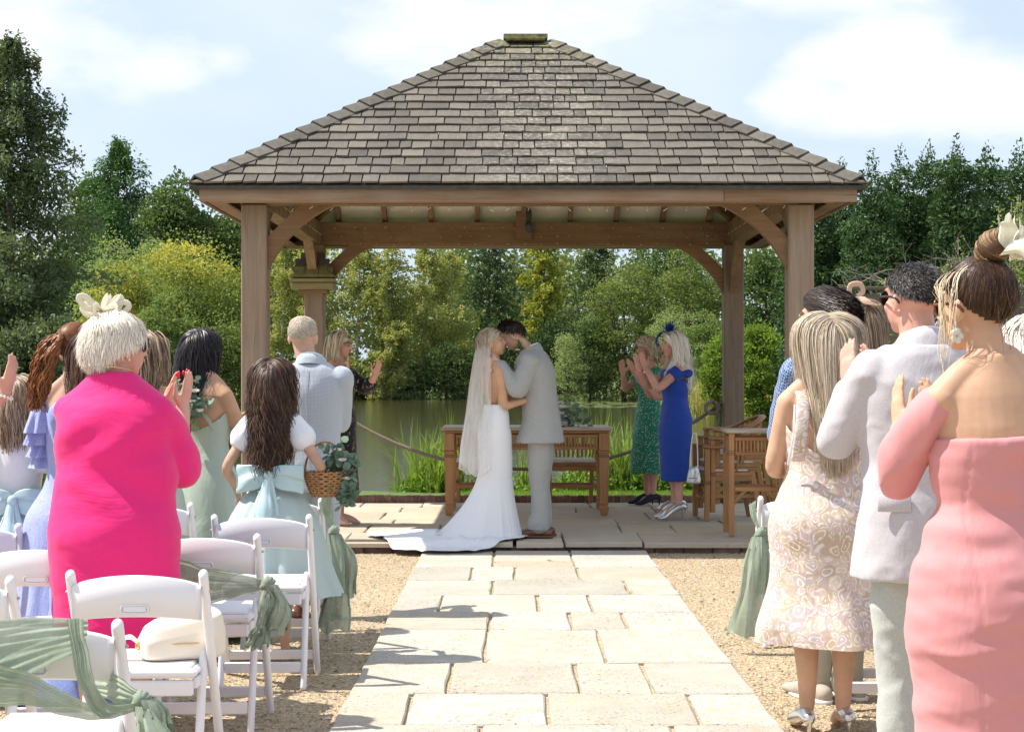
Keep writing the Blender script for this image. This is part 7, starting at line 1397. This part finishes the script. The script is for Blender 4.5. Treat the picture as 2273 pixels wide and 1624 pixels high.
mb = MB(); zt = B.ho[2]+.075; rs = [(0, -.055, zt+.02, .030, .028), (0, -.075, zt-.02, .060, .060), (0, -.075, zt-.12, .085, .090), (0, -.08, 1.30, .115, .125), (0, -.09, 1.0, .135, .155), (0, -.10, .75, .155, .185), (0, -.10, .56, .165, .20)]
ff = folds(31, .03, .13, .8, (8, 26), 9); eloft(mb, rs, 150, cap=(False, False), n=60, fold=ff, arc=(PI*.98, PI*2.02)); v = mb.v[-1]; e = (v[:, 2] < .60); v[:, 2] += np.where(v[:, 2] < 1.1, .05*np.sin(np.arctan2(v[:, 1]+.1, v[:, 0])*3), 0)*np.clip((1.1-v[:, 2])*2, 0, 1); P.add('veil', mb, VEIL)
vl = B.root.children[-1]; mb2 = MB(); tube(mb2, v.reshape(60, 150, 3)[-1], .0028, 5, capr=False); P.add('veil_edge', mb2, PETW, None); B.root.children[-1].parent = [c for c in B.root.children if c.name.startswith('veil')][0]
mb = MB(); tube(mb, [P.HP((.05*math.sin(a), -.075-.02*math.cos(a), .075)) for a in np.linspace(-1.2, 1.2, 8)], .006, 6); P.add('comb', mb, PEARL)
# ================================================================ RIGHT OF THE COUPLE
P = Person('curly blonde woman in a green ditsy midi dress, clapping by the signing table', 1.40, 16.62, .094, 1.67, 112, 'f', SK_PINK, b=1.0, heel=.045, hyaw=6, vs=.0075)
P.setarm('L', (-.20, .27, 1.36), (.7, .2, -1), (-.15, .55, .8), (.6, .4, 0), .12); P.setarm('R', (-.02, .30, 1.34), (.5, .2, -1), (-.2, .25, 1), (-.9, .3, 0), .12); P.body(coretop=1.40); sheath(P, 1.42, [(0, 0, .78, .185, .15), (0, 0, .55, .19, .17), (0, 0, .33, .205, .185)], GDOT, sleeves=lambda mb: [P.sleeve(mb, sd, .022, .5) for sd in 'LR'], wr=.006, seed=4); P.face(brow=H_ASH)
hairgen(P, 2200, .15, H_BLD, vol=.034, K=14, r=.0026, jitter=.2, curl=.011, curlf=75, seed=24, tone=(.2, 1), collide=False, face=.066, hl=(.5, -.3, -.8)); shoe(P, NVSH, .045, L=.275, wd=.038, high=0, sole=ESP)
P = Person('woman in royal blue off shoulder dress with long blonde hair, clapping', 1.50, 14.9, .094, 1.645, 98, 'f', SK_PINK, b=1.1, heel=.085, hyaw=6, hpitch=-2, vs=.007); BL = P
P.setarm('L', (-.06, .29, 1.39), (.5, .05, -1), (.02, .35, 1), (.95, .2, 0), .1); P.setarm('R', (.0, .33, 1.37), (.6, .2, -1), (-.1, .35, 1), (-.95, .2, 0), .1); P.body(coretop=1.28); P.face(brow=H_ASH)
sheath(P, 1.335, [(0, 0, .86, .192, .150), (0, 0, .70, .180, .145), (0, 0, .50, .165, .135), (0, 0, .36, .158, .130)], RBLU, wr=.004, infl=.013, size=.009)
mb = MB()
for sd in 'LR':
    S, E = P.arm[sd][:2]; c = S+(E-S)*.16; tube(mb, [c-(E-S)*.10, c+(E-S)*.22], [.066, .068], 18, capr=False, n=6)
T = P.T; eloft(mb, [(0, 0, 1.315*P.k+P.heel, .185, .128), (0, 0, 1.345*P.k+P.heel, .192, .13), (0, 0, 1.375*P.k+P.heel, .185, .118)], 44, n=12); P.vox('bardot_neckline', mb, RBLU, .007, 3, .003, 12, 7)
mb = MB(); S = P.arm['L'][0]; 
for sg in (-1, 1): ball(mb, S+np.array((-.035, sg*.045-.02, -.03)), (.025, .045, .038), rotx(sg*.4))
ball(mb, S+np.array((-.04, -.02, -.03)), (.022, .018, .022)); P.add('shoulder_bow', mb, RBLU)
hairgen(P, 2000, .46, H_WHT, vol=.024, K=22, r=.0028, curl=.008, curlf=22, seed=25, tone=(.15, .9), hl=(.45, -.25, -.7), part=.02, face=.070)
shoe(P, SVSH, .085, L=.265, wd=.034, high=0)
for sg in (-1, 1): mb = MB(); tube(mb, [(sg*.074+.036*math.cos(a), -.02+.036*math.sin(a), .165) for a in np.linspace(0, 2*PI, 18)], .005, 6, capr=False); P.add('ankle_strap', mb, SVSH)
mb = MB(); tube(mb, [(.058*math.cos(a), -.01+.056*math.sin(a), 1.445*P.k+P.heel-.012*math.sin(a)) for a in np.linspace(0, 2*PI, 30)], .004, 5, capr=False); P.add('necklace', mb, PEARL)
for sd in 'L': S, E, Wp, fd, *_ = P.arm[sd]; u_ = nrm(np.cross(fd, (0, 1, .1))); v_ = np.cross(fd, u_); mb = MB(); tube(mb, [Wp-fd*.03+(u_*math.cos(a)+v_*math.sin(a))*.031 for a in np.linspace(0, 2*PI, 22)], .006, 6, capr=False); P.add('bracelet', mb, PEARL)
BLF = simple('royal_blue_feather', (.012, .03, .22), .6)
fa = thing('fascinator', 'spiky royal blue feather fascinator on the blonde woman in blue', 'fascinator', tuple(np.array((1.50, 14.9, .094))+rotz(math.radians(98))@P.HP((-.01, .035, .115))))
for i in range(70): mb = MB(); d = nrm(rng.normal(size=3)*np.array((.9, 1.2, .5))+np.array((0, .2, .75))); tuft(mb, d*.01, d, rng.uniform(.05, .13), .013, curl_=rng.uniform(-.4, .4)); mb.build('feather', BLF, fa)
mb = MB(); tube(mb, [(.09*math.cos(a), .07*math.sin(a), -.02+.02*math.sin(a*2)) for a in np.linspace(0, 2*PI, 20)], .012, 8, flat=.2, up=(0, 0, 1), capr=False); mb.build('disc', BLF, fa, smooth=True); mb = MB(); tube(mb, spline([(-.06, .02, .0), (-.10, .03, -.04), (-.115, .02, -.09), (-.09, .01, -.12)], 14), .009, 8, flat=.3, up=(0, 1, 0)); mb.build('loop', BLF, fa, smooth=True)
P = Person('woman in pale pink hidden between the green and the blue dress', 1.575, 15.75, .094, 1.57, 102, 'f', SK_PINK, b=1.05, heel=.05, vs=.008)
clap(P, 1.35, .36); P.body(coretop=1.42); sheath(P, 1.42, [(0, 0, .78, .17, .14), (0, 0, .5, .17, .14), (0, 0, .42, .17, .14)], simple('dusty_pink', (.55, .38, .38), .8), sleeves=lambda mb: [P.sleeve(mb, sd, .02, .9) for sd in 'LR']); P.face(); hairgen(P, 600, .14, H_MID, vol=.02, K=10, r=.0035, seed=26, collide=False); shoe(P, SVSH, .05, L=.235, wd=.034, high=0)
# ================================================================ RIGHT GUESTS
P = Person('man with slick dark hair in a navy checked jacket', 1.40, 7.1, 0, 1.80, 22, 'm', SK_FAIR, b=1.08, hyaw=16, hoff=(-.03, 0, -.01), vs=.0065)
clap(P, 1.20, .30, pole=(.45, -.3, -1)); P.body(coretop=1.42); jacket(P, NAVM, .72, .03, seed=9, wr=.005); trousers(P, simple('stone_trouser', (.42, .38, .30), .85, .05, 20, .3, 120, .002), .04); shoe(P, SUE, sole=SOLEW, L=.30, wd=.05)
hairgen(P, 3600, .10, H_DBR, style='back', vol=.012, K=9, r=.0017, hl=(.62, -.02, -.52), seed=31, collide=False, face=0, flow=(0, -1, -.35), wid=(.080, .100, .095)); P.specs(simple('thin_silver_frame', (.4, .38, .35), .3, metal=.8), GLSC, .024, .0018)
P = Person('woman with long straight ash blonde hair in a sleeveless paisley dress', 1.235, 6.42, 0, 1.625, 4, 'f', SK_TAN, b=1.14, heel=.035, hyaw=4, hoff=(.02, 0, 0), vs=.006); PA = P
P.setarm('L', (-.08, .24, 1.02), (.6, -.5, -1), (.4, .8, .4), (1, 0, 0), .3); P.setarm('R', (.08, .24, 1.03), (.6, -.5, -1), (-.4, .8, .4), (-1, 0, 0), .3); P.body(coretop=1.05)
hg = folds(44, 0, 1, 1, (5, 12), 7); z0_ = 1.16*P.k+P.heel
lowback(P, 1.34, 1.14, [(0, -.01, .84, .222, .175), (.0, -.005, .70, .215, .175), (.01, 0, .58, .232, .19), (.03, 0, .44, .285, .24), (.05, 0, .37, .30, .26)], PAIS, .014, lambda th, u: 1+(hg(th, np.ones_like(u))-1)*.10*np.clip((u-.62)/.38, 0, 1)**1.6+.004*np.sin(th*7+u*22), seg=160, n=76)
mb = MB(); T = P.torso(.016, 1.10, 1.42)
for sg in (-1, 1):
    A = np.array([(sg*.120, -.095, 1.13*P.k+P.heel), (sg*.115, -.118, 1.22*P.k+P.heel), (sg*.105, -.108, 1.31*P.k+P.heel), (sg*.095, -.065, 1.40*P.k+P.heel), (sg*.092, .0, 1.425*P.k+P.heel), (sg*.09, .07, 1.36*P.k+P.heel)])*np.array([1.1, 1.12, 1]); strap(P, A, .027, PAIS, th=.22)
mb = MB(); tube(mb, [(-.165, -.085, 1.11*P.k+P.heel), (-.150, -.118, 1.24*P.k+P.heel), (-.138, -.09, 1.36*P.k+P.heel)], .005, 8, n=12, flat=.4, up=(0, 1, 0)); P.add('bra_strap', mb, WHC)
hairgen(P, 5200, .50, H_ASH, vol=.014, K=22, r=.0015, jitter=.035, width=(1.6, .62), seed=32, tone=(.0, 1), lenvar=.12, wid=(.081, .1, .093), hl=(.5, -.2, -.6), part=.0, flow=(.03, -.35, -1)); shoe(P, SVSH, .035, L=.24, wd=.036, high=0)
P = Person('woman with long fair brown hair and beige headpiece behind the navy checked jacket', 1.87, 8.7, 0, 1.765, 12, 'f', SK_FAIR, b=1.0, heel=.06, hyaw=8, vs=.008)
clap(P, 1.25); P.body(coretop=1.4); sheath(P, 1.42, [(0, 0, .78, .19, .15), (0, 0, .45, .19, .16)], simple('beige_dress', (.5, .4, .3), .8), sleeves=lambda mb: [P.sleeve(mb, sd, .02, .9) for sd in 'LR']); hairgen(P, 1800, .40, H_MID, vol=.014, K=18, r=.0022, width=(1.6, .7), seed=33, tone=(.1, 1))
hp = thing('headpiece', 'beige felt headpiece with a curled loop on the fair brown hair', 'headpiece', tuple(np.array((1.87, 8.7, 0))+P.HP((-.02, -.02, .125)))); BGE = simple('beige_felt', (.55, .38, .27), .8)
mb = MB(); tube(mb, [(.0, .0, 0), (-.04, 0, .03), (-.035, 0, .075), (.015, 0, .08), (.03, 0, .04), (.0, 0, .015)], .014, 8, n=26, flat=.15, up=(0, 1, 0)); mb.build('loop', BGE, hp, smooth=True); mb = MB(); eloft(mb, [(.01, 0, -.035, .085, .08), (.0, 0, -.01, .072, .07), (0, 0, .012, .04, .04)], 24, n=10); mb.build('crown', BGE, hp, smooth=True); mb = MB(); tube(mb, [(.0, -.07, -.02), (.06, -.085, -.035), (.13, -.07, -.03)], .014, 8, n=14, flat=.15, up=(0, 0, 1)); mb.build('brim', BGE, hp, smooth=True)
# man in light linen jacket
P = Person('man with greying cropped hair and sunglasses in a light linen jacket, clapping', 1.40, 5.58, 0, 1.80, 16, 'm', SK_PINK, b=1.06, hyaw=18, hpitch=2, hoff=(-.015, 0, 0), vs=.0058)
P.setarm('L', (-.13, .25, 1.37), (.55, -.35, -1), (.10, .35, .9), (.9, .3, 0), .15); P.setarm('R', (.02, .28, 1.36), (.5, -.2, -1), (-.2, .5, .9), (-.9, .3, 0), .15); P.body(coretop=1.42); jacket(P, LINM, .70, .034, seed=12, wr=.0035, hemw=.045, size=.0095); trousers(P, TRGM, .04, wr=.006, size=.009); shoe(P, SUE, L=.30)
hairgen(P, 5000, .022, H_GRY, vol=.006, K=4, r=.0013, jitter=.5, hl=(.60, -.05, -.40), seed=34, collide=False, face=0, flow=(0, -.6, -.6), tone=(0, 1), wid=(.080, .100, .093)); P.specs(FRB, GLSD, .028, .0034, 'sunglasses')
mb = MB(); z = 1.0; mb.box((-.165, -.125, .985), (.11, .012, .055), R=rotz(-.45), bev=.004); P.add('pocket_flap', mb, LINM)
# woman in salmon pink
P = Person('woman in a salmon pink off shoulder dress with a high bun and cream bow', 1.27, 4.30, 0, 1.685, 14, 'f', SK_TAN, b=1.12, heel=.03, hyaw=26, hpitch=0, hoff=(-.035, 0, .0), vs=.0055); SA = P
P.setarm('L', (-.10, .32, 1.26), (.55, -.5, -1), (.1, .3, 1), (1, 0, 0), .12); P.setarm('R', (.02, .33, 1.25), (.6, -.4, -1), (-.1, .3, 1), (-1, 0, 0), .12); P.body(coretop=1.18)
mb = MB(); T = P.torso(.014, .92, 1.27)[::-1]; R = np.vstack([T, [(0, -.005, .86, .222, .182), (0, 0, .70, .222, .180), (.0, 0, .50, .205, .165), (0, 0, .30, .195, .16), (0, 0, .12, .20, .165)]]); eloft(mb, R, 48, n=70); me = voxel(mb, .0095, 3, 'dress'); v = getv(me); nn = getn(me); z = v[:, 2]; sgx = v[:, 0]
v = v+nn*(.005*np.sin(z*52+3*sn(v, 4, 3))*np.exp(-((z-1.02)/.09)**2)+.007*np.sin((z+sgx*.9)*24+1)*np.exp(-((z-.72)/.16)**2)*np.clip(.4-sgx*3, 0, 1)+.007*sn(v*np.array([1, 1, 2.2]), 7, 5)+.004*(1-np.abs(sn(v*np.array([.6, 1, 2.6]), 6, 9))*2.5)-.0025*np.exp(-((np.abs(sgx-.01*np.sin(z*5))-.11)/.003)**2)*(nn[:, 1] < -.3))[:, None]; setv(me, v); P.add('dress', me, SALM)
mb = MB(); T = P.torso(.018, 1.20, 1.285); eloft(mb, T, 64, cap=(False, False), n=10); P.add('neckline_band', mb, SALM)
for sd, sg in (('L', -1), ('R', 1)):
    S, E = P.arm[sd][:2]; d = E-S; mb = MB(); tube(mb, [S+d*.10, S+d*.35+np.array((sg*.012, -.005, 0)), S+d*.7+np.array((sg*.018, -.01, 0)), S+d*1.02+np.array((sg*.0, -.02, -.02))], [.056, .068, .074, .050], 22, n=14, flat=[.95, .85, .8, .6], up=(0, 1, 0))
    P.vox('puff_sleeve', mb, SALM, .0085, 3, .009, 9, 8, zs=.6)
mb = MB(); zz = np.linspace(1.25, .84, 40)*P.k+P.heel; TT = P.T[np.argsort(P.T[:, 2])]; yy = np.interp(zz, TT[:, 2], TT[:, 1]-TT[:, 4]*.965)-.0195; tube(mb, np.stack([.055+.006*np.sin(zz*26), yy+.002, zz], -1), .0034, 6); P.add('zip', mb, simple('zip_rose', (.42, .20, .20), .5))
hairgen(P, 5200, .24, H_BRN, vol=.008, K=15, r=.0014, seed=35, target=(0, -.045, .125), hl=(.55, -.25, -.93), tone=(.0, .85), wid=(.079, .1, .093), collide=False, face=0)
# bun: wound strands
mb = MB(); R_ = np.random.default_rng(8); c = P.HP((0, -.055, .155))
for i in range(750):
    rr = .034*R_.uniform(.1, 1.15); ph = R_.uniform(0, 2*PI); tl_ = R_.uniform(-.5, .5); t = np.linspace(0, R_.uniform(2.2, 5.0), 16); q_ = rr/.0392; A = np.stack([(.003+rr*1.1)*np.cos(t+ph), (.002+rr*.95)*np.sin(t+ph), (.046*np.sqrt(max(0, 1.02-q_*q_)))*np.sign(tl_)+.012*np.sin(t+ph+tl_)], -1); A = A@(roty(.35+.25*tl_)@rotx(.55)).T+c; tube(mb, A, .0021, 3, capr=False, tone=float(R_.uniform(.1, 1)))
ball(mb, c, (.046, .040, .038), None, 20, 14, tone=.2); o = P.add('bun', mb, H_CAR); o['kind'] = 'stuff'
hairgen(P, 90, .26, H_BLD, vol=.012, K=16, r=.0009, jitter=.02, seed=36, cap=False, hl=(.60, .45, 2), curl=.008, curlf=20, collide=False, name='loose_lock', face=.078, flow=(-.35, .2, -1)); hairgen(P, 20, .16, H_BRN, vol=.01, K=12, r=.0010, seed=37, cap=False, hl=(3, 3, -.75), curl=.008, curlf=24, collide=False, name='nape_wisps', face=0, flow=(.1, -.1, -1))
P.specs(TORT, GLSD, .028, .0036, 'sunglasses')
for sg in (-1, 1): mb = MB(); e = P.HP((sg*.083, .0, -.055)); tube(mb, [P.HP((sg*.083, 0, -.034)), e], .002, 6); ball(mb, e, .005); [ball(mb, e+np.array((.012*math.cos(a), -.006, -.018+.012*math.sin(a))), (.009, .004, .009), None, 10, 8) for a in np.arange(5)*1.256]; P.add('earring', mb, PETW)
hbw = thing('hair_bow', 'large cream bow pinned at the bun of the woman in salmon pink', 'hair bow', (1.315, 4.235, 1.765)); CRB, n, b, c_ = clothmat('cream_bow_satin', (.80, .76, .62), .6, .02, .15, fold=.3, trans=.2)
for (A, w0, w1, nm) in (([(0, 0, -.05), (-.018, -.01, .0), (-.030, -.02, .055)], .03, .052, 'bow_tail'), ([(.01, 0, -.05), (.018, -.015, .0), (.026, -.02, .040)], .03, .05, 'bow_loop'), ([(-.03, -.01, -.02), (.02, -.03, -.02), (.075, -.04, -.06), (.10, -.04, -.12)], .05, .085, 'bow_loop'), ([(.0, -.015, -.01), (.05, -.03, -.0), (.11, -.04, -.04)], .04, .07, 'bow_tail')):
    mb = MB(); tail(mb, A, w0, w1, 3, nrm(np.cross(np.array(A[-1])-np.array(A[0]), (0, 1, .0))), .004, 24, 14); mb.build(nm, CRB, hbw, smooth=True)
# two more heads glimpsed at the right
P = Person('dark haired man glimpsed between the linen jacket and the high bun', 1.90, 6.95, 0, 1.69, 12, 'm', SK_FAIR, vs=.009); clap(P, 1.2); P.body(coretop=1.42); jacket(P, LINM, .75); hairgen(P, 900, .06, H_GRY, vol=.018, K=6, r=.0028, seed=41, collide=False, face=0)
P = Person('silver haired woman in pale pink at the very right edge', 1.93, 6.0, 0, 1.63, 14, 'f', SK_PINK, vs=.009, b=1.1); clap(P, 1.2); P.body(coretop=1.42); sheath(P, 1.42, [(0, 0, .78, .19, .15), (0, 0, .45, .19, .16)], simple('pale_pink_dress', (.62, .50, .50), .8), sleeves=lambda mb: [P.sleeve(mb, sd, .02, 1.5) for sd in 'LR']); hairgen(P, 700, .09, H_WHT, vol=.024, K=8, r=.003, seed=42, collide=False, face=0)
